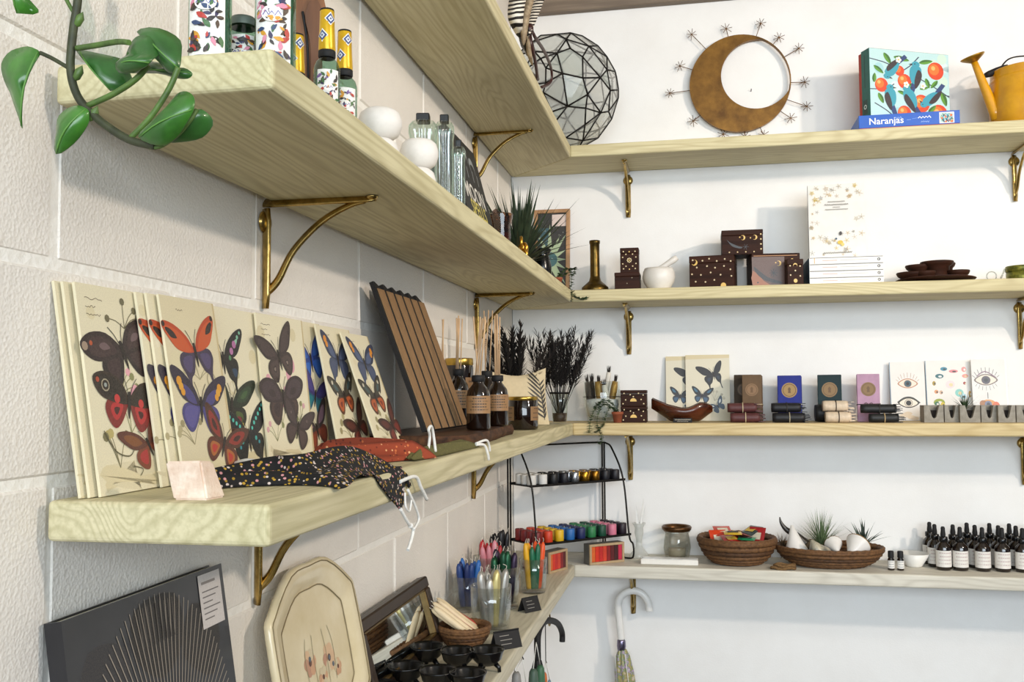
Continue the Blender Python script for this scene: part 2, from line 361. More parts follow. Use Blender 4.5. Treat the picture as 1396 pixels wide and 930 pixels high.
# ------------------------------------------------------------------ brass brackets
brass = mt('aged_brass', '#bfa162', .27, 1, .25, 60, .15, 200, col2='#85703c')
screwm = mt('steel_screw', '#b9b2a0', .25, 1)
def make_bracket():
    """local: wall plane y=0, room towards -y, shelf underside z=0"""
    t = thing('shelf_bracket', '', 'bracket', (0, 0, 0), 0, 'brass shelf brackets')
    A, D = .165, .152
    # wall leg: flat bar with domed ridge and round head
    m = MB()
    m.tube([(0, -.003, -.012), (0, -.004, -.03), (0, -.004, -D+.02), (0, -.003, -D)], [.011, .0115, .011, .009], 12, flat=.45)
    m.lathe([(0, .0065), (.012, .006), (.0155, .003), (.016, 0)], 20, Matrix.Translation((0, 0, -.03)) @ Matrix.Rotation(PI/2, 4, 'X'))
    m.build('wall_leg', brass, t)
    m = MB(); m.tube([(0, -.001, -.003), (0, -.02, -.0035), (0, -A+.012, -.0035), (0, -A, -.003)], [.0095, .0095, .008, .0075], 12, flat=.42)
    m.lathe([(0, .005), (.007, .0045), (.009, .001), (.009, 0)], 16, Matrix.Translation((0, -A+.006, -.001)) @ Matrix.Rotation(PI, 4, 'X'))
    m.build('top_arm', brass, t)
    pth = spl([(0, -.006, -.128), (0, -.022, -.112), (0, -.045, -.071), (0, -.085, -.033), (0, -.125, -.012), (0, -.150, -.006)], 5, False)
    n = len(pth); MB().tube(pth, [.0085-.0032*i/n for i in range(n)], 10, flat=.55).build('curved_brace', brass, t)
    for z, y in ((-.03, -.0062), (-D+.014, -.005)):
        MB().lathe([(0, .002), (.0025, .0018), (.0042, 0)], 10, Matrix.Translation((0, y, z)) @ Matrix.Rotation(PI/2, 4, 'X')).build('screw', screwm, t)
    for y in (-.05, -A+.008):
        MB().lathe([(0, .0025), (.0025, .002), (.0042, 0)], 10, Matrix.Translation((0, y, -.0062)) @ Matrix.Rotation(PI, 4, 'X')).build('screw', screwm, t)
    return t
b0 = make_bracket()
bspec = []
for u, z, lab in ((650, Z1, 'brass bracket under the highest shelf on the block wall'), (368, Z2, 'large near brass bracket above the butterfly prints'),
                  (652, Z2, 'brass bracket behind the reed sticks on the block wall'), (357, Z3, 'brass bracket above the cream platter'), (648, Z3, 'brass bracket under the block wall shelf beside the wire rack')):
    bspec.append(((0.0012, yat(u, .01, z-T-.02), z-T), PI/2, lab))
for u, z, lab in ((856, Z1, 'brass bracket under the top white wall shelf, near the corner'), (1384, Z1, 'brass bracket under the top white wall shelf, at the right edge of the photo'),
                  (857, Z2, 'brass bracket under the inlaid-box shelf, near the corner'), (1391, Z2, 'brass bracket above the concrete planters at the right edge'),
                  (859, Z3, 'brass bracket beside the wire rack on the white wall'), (1396, Z3, 'brass bracket above the dropper bottles at the right edge'),
                  (863, Z4, 'brass bracket holding the hooked clear umbrella')):
    bspec.append(((xat(u, -.01, z-T-.05), -.0005, z-T), 0, lab))
for i, (loc, rz, lab) in enumerate(bspec):
    if i == 0: b0.location = loc; b0.rotation_euler = (0, 0, rz); b0['label'] = lab
    else: copy_tree(b0, loc, (0, 0, rz), lab)
BRX = [s[0][0] for s in bspec[5:]]
# ------------------------------------------------------------------ shared materials and small makers
gold = mt('polished_gold', '#d9a441', .28, 1, .15)
goldleaf = mt('gold_inlay', '#e2b85a', .35, 1, .1)
darkwood = grain('dark_rosewood', '#43261a', '#22120b', 0, 40, .55, spec=.15)
blackm = mt('black_gloss', '#0c0c0e', .22, 0, .2)
blackmatte = mt('black_matte', '#141315', .7, 0, .2)
iron = mt('dark_iron', '#24211f', .5, .6, .2, 80, .2)
terracotta = mt('terracotta', '#a4583a', .85, 0, .15, 60, .15)
whitecer = mt('white_ceramic', '#eeebe4', .35, 0, .04, 30)
creampaper = mt('cream_paper', '#e4d9b8', .75, 0, .06, 14)
whitepaper = mt('white_paper', '#f0ece6', .6, 0, .03, 20)
clearglass = glass('clear_glass', (.96, .98, .97)); thinplastic = glass('clear_plastic', (.95, .96, .96), .08)
leafgreen = mt('leaf_green', '#3d6b2c', .4, 0, .25, 25, .1, col2='#27491d')
darkleaf = mt('dark_spiky_leaf', '#3b4a33', .5, 0, .25, 30, col2='#222d20')
kraft = mt('kraft_card', '#a98256', .85, 0, .12, 60, .08)
def bk(u0, u1, vt, y, z):
    x0, x1 = xat(u0, y, z), xat(u1, y, z); xc = (x0+x1)/2; return xc, x1-x0, zat(vt, xc, y)-z
def blade(mb, base, dirn, length, width, droop=.15, seg=5, col=None, mi=0, thick=.12, twist=None):
    """a tapering leaf blade with a folded cross-section"""
    d = Vector(dirn).normalized(); up = Vector((0, 0, 1)); side = twist or d.cross(up)
    if side.length < 1e-4: side = Vector((1, 0, 0))
    side.normalize(); nrm = side.cross(d); P = Vector(base); v = []; f = []
    for i in range(seg+1):
        t = i/seg; w = width*(math.sin(PI*min(1, t*.75+.25))**.8)*(1-t**3)
        v += [P-side*w/2, P-nrm*(-w*thick)-nrm*w*thick*2, P+side*w/2]
        d = (d+Vector((0, 0, -droop/seg))).normalized(); P = P+d*length/seg
    for i in range(seg):
        for k in (0, 1): f.append((i*3+k, i*3+k+1, i*3+4+k, i*3+3+k))
    mb.add(v, f, True, mi, col)
def leafshape(mb, base, dirn, nrm, L, Wd, curl=.15, col=None, mi=0, fold=.12, n=7):
    """heart-shaped leaf with midrib fold; dirn points to the tip"""
    d = Vector(dirn).normalized(); nn = Vector(nrm); nn = (nn-d*nn.dot(d)).normalized(); s = d.cross(nn); v = []; f = []
    for i in range(n+1):
        t = i/n; w = Wd*.5*(math.sin(PI*t**.62)**.75)*(1 if t < .97 else .3) if 0 < t < 1 else (.0)
        back = -.10*L*(1 if i == 1 else 0)
        c = Vector(base)+d*(t*L)-nn*(curl*L*t*t)
        v += [c-s*w+nn*fold*w+d*back, c-s*w*.5+nn*fold*w*.4, c, c+s*w*.5+nn*fold*w*.4, c+s*w+nn*fold*w+d*back]
    for i in range(n):
        for k in range(4): f.append((i*5+k, i*5+k+1, i*5+6+k, i*5+5+k))
    mb.add(v, f, True, mi, col)
FWING = [(.03, .04), (.22, .40), (.58, .70), (.93, .82), (.99, .66), (.83, .36), (.62, .10), (.3, -.02), (.05, -.03)]
HWING = [(.04, 0), (.34, .03), (.58, -.04), (.67, -.26), (.54, -.54), (.36, -.66), (.2, -.52), (.06, -.2)]
TWING = [(.04, 0), (.34, .03), (.58, -.04), (.64, -.26), (.54, -.5), (.47, -.72), (.5, -1.05), (.42, -1.02), (.36, -.66), (.2, -.52), (.06, -.2)]
MWING = [(.03, .08), (.3, .42), (.7, .52), (1.0, .40), (1.0, .2), (.8, -.02), (.5, -.1), (.05, -.1)]
def butterfly(A, cx, cy, s, rot=0, fore='#201a22', hind=None, fpatch=(), hpatch=(), spots=(), lx=1, rx=1, body='#1c1513', fw=FWING, hw=HWING, ant=True):
    hind = hind or fore; c, sn = math.cos(rot), math.sin(rot)
    k_ = getattr(A, 'STR', 1.0)
    def tr(p, side): x = p[0]*(rx if side > 0 else -lx)*s; y = p[1]*s; return (cx+(x*c-y*sn)*k_, cy+x*sn+y*c)
    def scaled(w, k, ox, oy):
        mx = sum(p[0] for p in w)/len(w); my = sum(p[1] for p in w)/len(w); return [(mx+(p[0]-mx)*k+ox, my+(p[1]-my)*k+oy) for p in w]
    for side in (-1, 1):
        A.poly([tr(p, side) for p in hw], hind, 3); 
        for k, ox, oy, col in hpatch: A.poly([tr(p, side) for p in scaled(HWING if hw is TWING else hw, k, ox, oy)], col, 3)
        A.poly([tr(p, side) for p in fw], fore, 3)
        for k, ox, oy, col in fpatch: A.poly([tr(p, side) for p in scaled(fw, k, ox, oy)], col, 3)
        for x, y, r, col in spots:
            q = tr((x, y), side); A.disc(q[0], q[1], r*s, col, n=10)
        if ant:
            A.line([tr((.02, .1), side), tr((.10, .35), side), tr((.2, .52), side)], .018*s, body)
    A.poly([tr(p, 1) for p in [(-.05/max(rx, .3), .12), (0, .2), (.05/max(rx, .3), .12), (.04, -.2), (0, -.42), (-.04, -.2)]], body, 3)
def scribble(A, x, y, w, n=3, dy=.006, col='#6b5b48', th=.0007):
    for i in range(n):
        L = w*random.uniform(.5, 1); pts = [(x+L*k/9, y-i*dy+random.uniform(-.0012, .0012)) for k in range(10)]; A.line(pts, th, col)
def script(A, x, y, w, hgt, col, th=None):
    """an illegible line of lettering: a row of small joined strokes"""
    n = max(6, int(w/hgt*2.2)); rr = random.Random(int(abs(x*9000)+abs(y*7000)+n)); A.line([(x-w/2+w*k/n, y+(hgt*.42 if k % 2 else -hgt*.42)*rr.uniform(.4, 1)) for k in range(n+1)], th or hgt*.3, col)
def sprig(A, x, y, s, col='#8a8a5a', flower='#e8a9b0', n=4):
    for i in range(n):
        a = random.uniform(.2, 2.9); p = [(x, y), (x+s*.5*math.cos(a), y+s*.5*math.sin(a)+.1*s), (x+s*math.cos(a), y+s*math.sin(a))]
        A.line(p, .0009, col, 3); A.disc(p[2][0], p[2][1], s*.14, flower if i % 2 == 0 else col, n=8)
# ================================================================== TOP SHELF, white wall
# faceted glass ball in the corner
def milky(name, k, c=(.9, .92, .9)):
    m = glass(name); nt = m.node_tree; out = nt.nodes['Material Output']; src = out.inputs[0].links[0].from_socket
    df = nt.nodes.new('ShaderNodeBsdfDiffuse'); tl = nt.nodes.new('ShaderNodeBsdfTranslucent'); a = nt.nodes.new('ShaderNodeMixShader'); b = nt.nodes.new('ShaderNodeMixShader')
    df.inputs[0].default_value = tl.inputs[0].default_value = (*c, 1); a.inputs[0].default_value = .6; b.inputs[0].default_value = k
    nt.links.new(df.outputs[0], a.inputs[1]); nt.links.new(tl.outputs[0], a.inputs[2]); nt.links.new(src, b.inputs[1]); nt.links.new(a.outputs[0], b.inputs[2]); nt.links.new(b.outputs[0], out.inputs[0]); return m
def glass_ball():
    c = Vector((.193, -.193, Z1)); R = .182
    t = thing('glass_terrarium', 'faceted clear glass ball with black metal seams in the corner', 'terrarium', c)
    bm = bmesh.new(); bmesh.ops.create_icosphere(bm, subdivisions=2, radius=R)
    rr = random.Random(5)
    for v in bm.verts: v.co = (v.co+Vector([rr.uniform(-.026, .026) for _ in range(3)])).normalized()*R
    mids = []
    for e in bm.edges:
        k = rr.uniform(.4, .6); mids.append((e.verts[0].co*k+e.verts[1].co*(1-k)).normalized()*R)
    bm.free(); hull = bmesh.new()
    rm = Matrix.Rotation(.4, 3, 'X') @ Matrix.Rotation(.7, 3, 'Z')
    for m in mids: hull.verts.new(rm @ m)
    bmesh.ops.convex_hull(hull, input=list(hull.verts))
    bmesh.ops.dissolve_limit(hull, angle_limit=math.radians(7), verts=list(hull.verts), edges=list(hull.edges))
    for v in hull.verts: v.co.z = max(v.co.z+R*.965, .0025)
    fr = MB()
    for e in hull.edges: fr.tube([e.verts[0].co, e.verts[1].co], .0025, 6)
    for v in hull.verts: fr.lathe([(0, -.0024), (.0021, -.001), (.0021, .001), (0, .0024)], 6, Matrix.Translation(v.co))
    fr.build('seam_frame', iron, t)
    pm = milky('terrarium_pane', .34, (.97, .98, .97)); pm2 = milky('terrarium_pane_milky', .62, (.72, .78, .74))
    for i, f in enumerate(hull.faces):
        p = [v.co.copy() for v in f.verts]
        if sum(q.z for q in p)/len(p) < .004: continue
        MB().add(p, [list(range(len(p)))]).build('pane', pm2 if i % 5 == 0 else pm, t, recalc=False)
    hull.free()
glass_ball()
# crescent moon ornament with stars
def moon():
    y = -.016; cpt = PY(1008.5, 114, y)
    t = thing('moon_ornament', 'bronze crescent moon wall ornament ringed with little wire stars', 'wall ornament', (cpt.x, -.0005, cpt.z))
    bronze = mt('bronze_leaf', '#8d6427', .42, .55, .3, 22, .15, 120, col2='#5d3d14')
    P = lambda u, v: (PY(u, v, y).x-cpt.x, PY(u, v, y).z-cpt.z)
    R = .1575; ic = P(1032, 101.5); Ri = .112; n = 64
    m = MB()
    o = [(R*math.cos(2*PI*k/n), R*math.sin(2*PI*k/n)) for k in range(n)]; q = []
    for k in range(n):
        a = 2*PI*k/n; x, z = ic[0]+Ri*math.cos(a), ic[1]+Ri*math.sin(a)
        rr = math.hypot(x, z); lim = R-.003
        if rr > lim: x, z = x*lim/rr, z*lim/rr
        q.append((x, z))
    for k in range(n):
        k2 = (k+1) % n
        for ya, yb, rev in ((-.022, -.022, 0), (-.008, -.008, 1)):
            f = [(o[k][0], ya, o[k][1]), (o[k2][0], ya, o[k2][1]), (q[k2][0], ya, q[k2][1]), (q[k][0], ya, q[k][1])]; m.poly(f if not rev else f[::-1])
        m.poly([(o[k][0], -.022, o[k][1]), (o[k][0], -.008, o[k][1]), (o[k2][0], -.008, o[k2][1]), (o[k2][0], -.022, o[k2][1])])
        m.poly([(q[k][0], -.022, q[k][1]), (q[k2][0], -.022, q[k2][1]), (q[k2][0], -.008, q[k2][1]), (q[k][0], -.008, q[k][1])])
    m.build('crescent', bronze, t)
    wire = mt('bronze_wire', '#7a5630', .4, .8, .2)
    m = MB(); m.box(-.004, .004, -.009, 0, R-.03, R-.015); m.box(-.004, .004, -.009, 0, -R+.02, -R+.035); m.build('hanger_clip', wire, t)
    for u, v in ((943, 47), (990, 39), (1037, 32), (1062, 51), (1089, 66), (1097, 112), (1100, 145), (1078, 161), (1041, 184), (986, 183), (945, 165), (927, 90), (913, 127), (1016, 186)):
        x, z = P(u, v); r = math.hypot(x, z); k = (R-.004)/r
        st = MB().tube([(x*k, -.015, z*k), (x, -.015, z)], .0011, 6).build('star_rod', wire, t)
        s = MB(); a0 = random.random()
        for i in range(4):
            a = a0+PI*i/4; L = .019*random.uniform(.8, 1.05); s.tube([(x-L*math.cos(a), -.016, z-L*math.sin(a)), (x+L*math.cos(a), -.016, z+L*math.sin(a))], .0009, 5)
        s.lathe([(0, -.003), (.003, 0), (0, .003)], 8, Matrix.Translation((x, -.016, z))); s.build('star', wire, st)
moon()
nl = PY(1024, 124, -.004)
MB().tube([(0, 0, 0), (0, -.012, .004)], .0013, 6).build('nail', iron, None, loc=(nl.x, -.0002, nl.z), label='tiny nail in the white wall inside the crescent', cat='nail')
# puzzle boxes
def bird(A, x, y, s, rot, flip=1, c1='#2f9fb5', c2='#1d3f78', c3='#2b2430'):
    c, sn = math.cos(rot), math.sin(rot)
    tr = lambda p: (x+(p[0]*flip*c-p[1]*sn)*s, y+(p[0]*flip*sn+p[1]*c)*s)
    A.poly([tr(p) for p in [(-.1, -.3), (-.22, -1.0), (-.02, -1.05), (.12, -.3)]], c2)
    A.poly([tr(p) for p in [(-.2, .38), (-.25, 0), (-.15, -.38), (.05, -.48), (.22, -.2), (.24, .2), (.14, .42)]], c1, 3)
    A.poly([tr(p) for p in [(.08, .25), (.26, .1), (.24, -.3), (.06, -.7), (-.02, -.3)]], c3, 3)
    A.disc(*tr((-.03, .5)), .17*s, c1, n=10); A.poly([tr(p) for p in [(-.18, .54), (-.33, .47), (-.17, .44)]], '#30303a'); A.disc(*tr((-.07, .53)), .03*s, '#101014', n=6)
def art_leaf(A, x, y, L, rot, c1='#5b9b2e', c2='#2f6b2b'):
    c, s = math.cos(rot), math.sin(rot); tr = lambda p: (x+(p[0]*c-p[1]*s)*L, y+(p[0]*s+p[1]*c)*L)
    A.poly([tr(p) for p in [(0, 0), (.3, .18), (.7, .16), (1, 0), (.7, -.14), (.3, -.16)]], c1, 3); A.poly([tr(p) for p in [(0, 0), (.3, .17), (.7, .15), (1, 0), (.5, .02)]], c2, 2)
def orange_grove(A, w, h, x0, y0):
    T0 = A.T; A.T = lambda a, b: T0(x0+min(1, max(0, a))*w, y0+min(1, max(0, b))*h)
    A.poly([(0, 0), (1, 0), (1, 1), (0, 1)], '#bfe3e4')
    for k in range(9): A.disc(random.random()*.9+.05, random.random()*.9+.05, .06, random.choice(('#d8efec', '#a5d6dc', '#cfe9d8')), .08)
    for q in ([(0, .85), (.25, .78), (.4, .6)], [(.35, .66), (.5, .78), (.62, .93)], [(0, .4), (.2, .42), (.3, .5)], [(.6, .62), (.8, .5), (1, .36)], [(.05, .2), (.2, .1), (.3, 0)], [(.85, .4), (1, .38)]): A.line(q, .014, '#2c3a5a', 3)
    for x, y, r in ((.43, .55, .1), (.83, .74, .12), (.14, .47, .095), (.64, .24, .12), (.42, .08, .1), (.86, .1, .13), (.37, .70, .07)):
        A.disc(x, y, r*.86, '#e0421c', r*1.1, 18); A.disc(x-.02, y+.02, r*.55, '#f0762a', r*.7, 14); A.disc(x-.03, y+.04, r*.22, '#f9b866', r*.28, 10)
    for x, y, L, a in ((.18, .95, .18, -1.1), (.3, .9, .2, -.2), (.62, .84, .18, .25), (.05, .75, .16, -.75), (.05, .5, .14, 1.5), (.1, .35, .16, -1.2), (.34, .4, .14, -.4), (.7, .62, .15, -1.3), (.85, .6, .15, -2.2), (.9, .42, .2, -1.3), (.72, .1, .16, .9), (.45, .46, .13, .6), (.62, .45, .12, .3)): art_leaf(A, x, y, L, a)
    for x, y, s, r, fl in ((.28, .72, .26, 2.55, 1), (.57, .66, .3, -.1, 1), (.25, .3, .28, .1, -1), (.5, .3, .3, .35, -1), (.76, .32, .27, 2.4, -1)): bird(A, x, y, s, r, fl)
    for x, y in ((.36, .86), (.45, .5), (.66, .5)):
        for i in range(5): A.disc(x+.022*math.cos(i*1.26), y+.03*math.sin(i*1.26), .016, '#f4f3ea', .02, 8)
        A.disc(x, y, .011, '#e7c24a', n=8)
    A.T = T0
xl, xr = xat(1171, -.214, Z1), xat(1309, -.214, Z1); hb = .042
t = thing('jigsaw_box', 'blue jigsaw puzzle box lying flat on the top shelf', 'puzzle box', ((xl+xr)/2, -.214, Z1)); w = xr-xl
bluec = mt('blue_box_card', '#1f5fc4', .4, 0, .06); redc = mt('red_box_card', '#b5341f', .5, 0, .08)
MB().box(-w/2, w/2, 0, .205, .004, hb, .001).build('lid', bluec, t)
MB().box(-w/2+.001, w/2-.001, .001, .204, .0002, .0045).build('tray_edge', redc, t)
A = Art(0); A.text('Naranjas', -w*.40, .022, .027, '#f2f4fa', align='LEFT', bold=.0004)
script(A, -w*.105, .030, .02, .007, '#8fb4ee'); A.line([(-w*.02, .022), (w*.02, .022)], .0012, '#8fb4ee'); A.line([(w*.03, .024), (w*.09, .026)], .001, '#7aa5e8')
script(A, w*.155, .027, .034, .009, '#f0f4fb'); script(A, w*.16, .014, .022, .005, '#a7c3f2')
A.build('printed_art', t); A = Art(0); A.poly([(w*.30, .006), (w*.445, .006), (w*.445, .038), (w*.30, .038)], '#f2f0ea'); orange_grove(A, w*.13, .028, w*.3075, .008)
A.build('picture_thumbnail', t)
yw = math.radians(25); px_, py_ = xat(1187, -.196, Z1+hb), -.196; pw, ph, pd = .272, .205, .055
t = thing('jigsaw_box', 'upright teal jigsaw box printed with blue birds and oranges', 'puzzle box', (px_, py_, Z1+hb+.0015), yw)
teal = mt('teal_box_card', '#17695f', .4, 0, .1)
MB().box(0, pw, 0, pd*.72, 0, ph, .001).build('lid', teal, t); MB().box(.002, pw-.002, pd*.725, pd, .002, ph-.004, .001).build('box_base', redc, t)
A = Art(0); orange_grove(A, pw-.002, ph-.002, .001, .001); A.build('printed_art', t)
A = Art(0); A.poly([(.006, .012), (.026, .012), (.026, .055), (.006, .055)], '#0f3f3c'); A.ring(.016, .034, .004, .007, '#d7e4de', 10); A.line([(.0165, .09), (.0165, .19)], .003, '#0f3f3c')
o = A.build('side_print', t); o.rotation_euler = (0, 0, -PI/2); o.location = (-.0002, pd*.72, 0)
# watering can
def watering_can():
    y = -.115; xc = xat(1402, y, Z1); t = thing('watering_can', 'yellow enamel watering can with long spout at the right edge', 'watering can', (xc, y, Z1))
    ye = mt('yellow_enamel', '#e3a512', .3, 0, .12, 20, .05, 80, coat=.3, col2='#c98a0c')
    H = zat(97, xc, y)-Z1; R = .102
    MB().lathe([(0, .001), (R*.98, .001), (R, .004), (R*.985, H*.5), (R*.93, H-.006), (R*.94, H-.002), (R*.935, H), (R*.9, H-.004), (R*.88, H*.3), (0, .006)], 40).build('body', ye, t)
    MB().lathe([(R*.95, H*.80), (R*.965, H*.83), (R*.95, H*.86)], 40).build('rolled_band', ye, t)
    sp0 = Vector((-R*.86, -.02, .03)); tip = Vector((xat(1326, y, Z1+.15)-xc, -.02, zat(87, xat(1326, y, Z1+.15), y)-Z1))
    pth = [sp0.lerp(tip, k/8) for k in range(9)]
    sp = MB().tube(pth, [.0175-.0085*k/8 for k in range(9)], 14).build('spout', ye, t)
    d = (tip-sp0).normalized(); q = d.to_track_quat('Z', 'Y').to_matrix().to_4x4(); q.translation = tip
    d2 = Vector((-.32, -.12, 1)).normalized(); q = d2.to_track_quat('Z', 'Y').to_matrix().to_4x4(); q.translation = tip
    MB().lathe([(0, -.004), (.009, -.003), (.03, .010), (.034, .014), (.033, .016), (0, .0175)], 26, q).build('rose', mt('brassy_rose', '#b98d2c', .35, .7, .2), sp)
    h0, h1 = Vector((-R*.8, -.01, H-.004)), Vector((R*.8, 0, H+.005))
    MB().tube(spl([tuple(h0), (-R*.5, -.01, H+.035), (0, 0, H+.045), (R*.5, 0, H+.035), tuple(h1)], 6, False), .0022, 8).build('handle_wire', iron, t)
    g0, g1 = PY(1343, 103, y-.012), PY(1374, 91, y-.012)
    L0 = Vector((g0.x-xc, -.012, g0.z-Z1)); L1 = Vector((g1.x-xc, -.012, g1.z-Z1))
    MB().tube([L0.lerp(L1, k/6) for k in range(7)], [.007, .0095, .010, .0105, .010, .0095, .007], 12).build('grip', blackmatte, t)
    MB().tube([L0+Vector((0, .01, 0)), L0*.5+h0*.5, h0], .0022, 8).build('handle_lug', iron, t)
watering_can()
# feather bundle with leather straps on the top shelf of the block wall
def feathers():
    x = W-.012; y = yat(716, x, Z1+.1); t = thing('feather_fan', 'barred black and white feather fan with hanging leather strap', 'feathers', (x, y, Z1))
    P = lambda u, v, dx=0: PX(u, v, x+dx)-Vector((x, y, Z1))
    fm, nt, p = nodes('barred_feather'); w = nt.nodes.new('ShaderNodeTexWave'); w.wave_type = 'BANDS'; w.bands_direction = 'Z'; w.inputs['Scale'].default_value = 26; w.inputs['Distortion'].default_value = 2.2; w.inputs['Detail'].default_value = 2
    tc = nt.nodes.new('ShaderNodeTexCoord'); nt.links.new(tc.outputs['Object'], w.inputs['Vector']); nt.links.new(ramp(nt, w.outputs['Fac'], [(.42, lin('#17110f')), (.6, lin('#e9e2d4'))]), p.inputs['Base Color']); p.inputs['Roughness'].default_value = .7
    tan = mt('downy_feather', '#b9a587', .8, 0, .2, 90, col2='#7d6a52')
    def vane(name, pts, wd, mat, k):
        m = MB(); pth = [Vector(q) for q in spl(pts, 6, False)]; n = len(pth); v = []; f = []
        for i, q in enumerate(pth):
            d = (pth[min(i+1, n-1)]-pth[max(i-1, 0)]).normalized(); s = d.cross(Vector((.12, 1, 0))).normalized(); ww = wd*math.sin(PI*min(1, .12+.88*i/(n-1)))**.6
            dv = Vector((0, -.003-.001*k, 0)); v += [q-s*ww, q+dv, q+s*ww, q-dv*.1]
        for i in range(n-1):
            for a in range(4): f.append((i*4+a, i*4+(a+1) % 4, i*4+4+(a+1) % 4, i*4+4+a))
        m.add(v, f, True); m.build(name, mat, t)
    vane('feather', [P(730, -95), P(712, -30, .004), P(703, 20, .004), P(708, 52, .003)], .021, fm, 0)
    vane('feather', [P(765, -90), P(742, -28, .012), P(727, 18, .012), P(716, 55, .01)], .019, fm, 2)
    vane('feather', [P(750, -110), P(728, -25, .022), P(716, 25, .02), P(714, 62, .016)], .012, tan, 4)
    vane('feather', [P(790, -100), P(752, -40, .015), P(733, 8, .012), P(722, 40, .01)], .014, blackmatte, 1)
    vane('feather', [P(716, 30, .012), P(714, 48, .012), P(716, 66, .01), P(718, 76, .008)], .012, blackm, 3)
    vane('feather', [P(719, 50, .02), P(722, 75, .02), P(726, 90, .02)], .006, tan, 3)
    leather = mt('oxblood_leather', '#3a1512', .4, 0, .2, 60, .1)
    MB().tube(spl([P(724, 36, .012), P(729, 50, .02), P(742, 70, .022), P(751, 92, .02), P(752, 108, .018), P(747, 115, .012), P(738, 119, .004)], 5, False), .0042, 8, flat=.4).build('leather_strap', leather, t)
    MB().tube(spl([P(722, 40, .01), P(725, 62, .016), P(730, 85, .016), P(733, 108, .010)], 5, False), .0046, 8, flat=.4).build('leather_strap', leather, t)
    MB().lathe([(0, -.012), (.009, -.011), (.011, 0), (.009, .011), (0, .012)], 14, Matrix.Translation(P(721, 40, .012))).build('binding', leather, t)
    MB().tube(spl([(-.05, -.03, .008), (-.02, -.01, .012), P(733, 108, .006), ], 5, False), .005, 8).build('strap_tail', leather, t)
feathers()
# ================================================================== SECOND SHELF, white wall
def lathe_thing(name, label, cat, loc, prof, mat, seg=28, group=None): return MB().lathe(prof, seg).build(name, mat, None, loc=loc, label=label, cat=cat, group=group)
# brass stick-neck vase
xc, w, h = bk(793, 830, 328, -.135, Z2); r = w/2
brassd = mt('antique_brass', '#6b5527', .34, .9, .25, 50, .1, col2='#43351a')
t = thing('brass_vase', 'antique brass vase with long straight neck and flat base', 'vase', (xc, -.135, Z2))
MB().lathe([(0, .0005), (r*.95, .0005), (r, .006), (r*.98, .016), (r*.72, .026), (r*.45, .036), (r*.36, .05)], 32).build('base', brassd, t)
MB().lathe([(r*.36, .05), (r*.345, h*.75), (r*.36, h*.93), (r*.4, h*.945), (r*.4, h-.001), (r*.34, h), (r*.30, h-.004), (r*.28, h*.7), (0, h*.6)], 32).build('neck', brassd, t)
# inlaid wooden boxes
def inlay_box(label, loc, wx, dy, hz, rotz, art, lid=True, group='inlaid rosewood boxes'):
    t = thing('inlaid_box', label, 'box', loc, rotz, group)
    zl = hz*.78 if lid else hz
    MB().box(-wx/2, wx/2, 0, dy, 0, zl-.0006, .0012).build('body', darkwood, t)
    if lid: MB().box(-wx/2-.0005, wx/2+.0005, -.0005, dy, zl, hz, .0015).build('lid', darkwood, t)
    A = Art(-.0006); art(A, wx, hz); A.build('brass_inlay', t, inlay_mat); return t
inlay_mat = printmat('inlay_print', .35)
GI = '#e7bd5e'
def a_dots(A, w, h):
    for i, (x, y) in enumerate([(-.42, .88), (-.2, .85), (-.05, .9), (.12, .82), (.3, .87), (.43, .8), (-.33, .65), (-.1, .68), (.08, .62), (.28, .66), (.42, .55), (-.44, .45), (-.24, .42), (-.02, .48), (.2, .4), (-.36, .22), (-.14, .2), (.06, .25), (.44, .35)]): A.disc(x*w, y*h, .0026, '#d9c39a', n=8)
    A.crescent(-.38*w, .80*h, .009, GI, -.6); A.disc(.26*w, .07*h, .008, GI, .009)
def a_moons(A, w, h):
    for x in (-.02, .27): A.crescent(x*w+.004, .68*h, .0075, GI, 0)
    A.disc(-.06*w, .7*h, .002, GI); A.disc(.2*w, .66*h, .002, GI)
    for k in range(4): A.disc(.45*w, (.2+.2*k)*h, .0024, '#e8c98a', n=8)
    for k in range(4): A.disc((-.32+.2*k)*w, .1*h, .0022, '#d8b87a', n=8)
    A.poly([(-.38*w, .62*h), (-.3*w, .5*h), (-.1*w, .34*h), (0, .3*h), (-.05*w, .24*h), (-.25*w, .34*h)], '#120a07', 3)
    for k in range(6): A.line([(.08*w, .3*h), (.08*w+.009*math.cos(k), .3*h+.009*math.sin(k))], .0012, '#120a07')
def a_carved(A, w, h):
    A.poly([(-.5*w, 0), (.18*w, 0), (.18*w, h*.9), (-.5*w, h*.9)], '#55301b'); A.poly([(-.48*w, .02*h), (-.1*w, .02*h), (-.25*w, .18*h), (-.48*w, .5*h)], '#98592f', 2)
    A.crescent(.06*w, .7*h, .008, GI, 0); A.disc(0, .72*h, .002, GI); A.disc(.28*w, .78*h, .002, GI); A.crescent(.34*w, .8*h, .004, GI, .8)
    A.poly([(-.46*w, .62*h), (-.4*w, .4*h), (-.2*w, .18*h), (.1*w, .1*h), (.1*w, .16*h), (-.15*w, .28*h), (-.36*w, .5*h)], '#150b08', 3)
    for k in range(8): A.line([(-.05*w, .42*h), (-.05*w+.012*math.cos(k*PI/4), .42*h+.012*math.sin(k*PI/4))], .002, '#150b08')
    A.disc(-.38*w, .14*h, .0025, '#150b08'); A.line([(-.46*w, .93*h), (.45*w, .93*h)], .0016, '#c98a4a')
def a_small(A, w, h):
    A.crescent(0, .76*h, .006, GI, PI/2); A.disc(0, .16*h, .0055, GI, .006)
    for x, y in ((0, .55), (-.3, .38), (.3, .34), (-.32, .74), (.3, .72)): A.disc(x*w, y*h, .0022, '#e8d2a0', n=8)
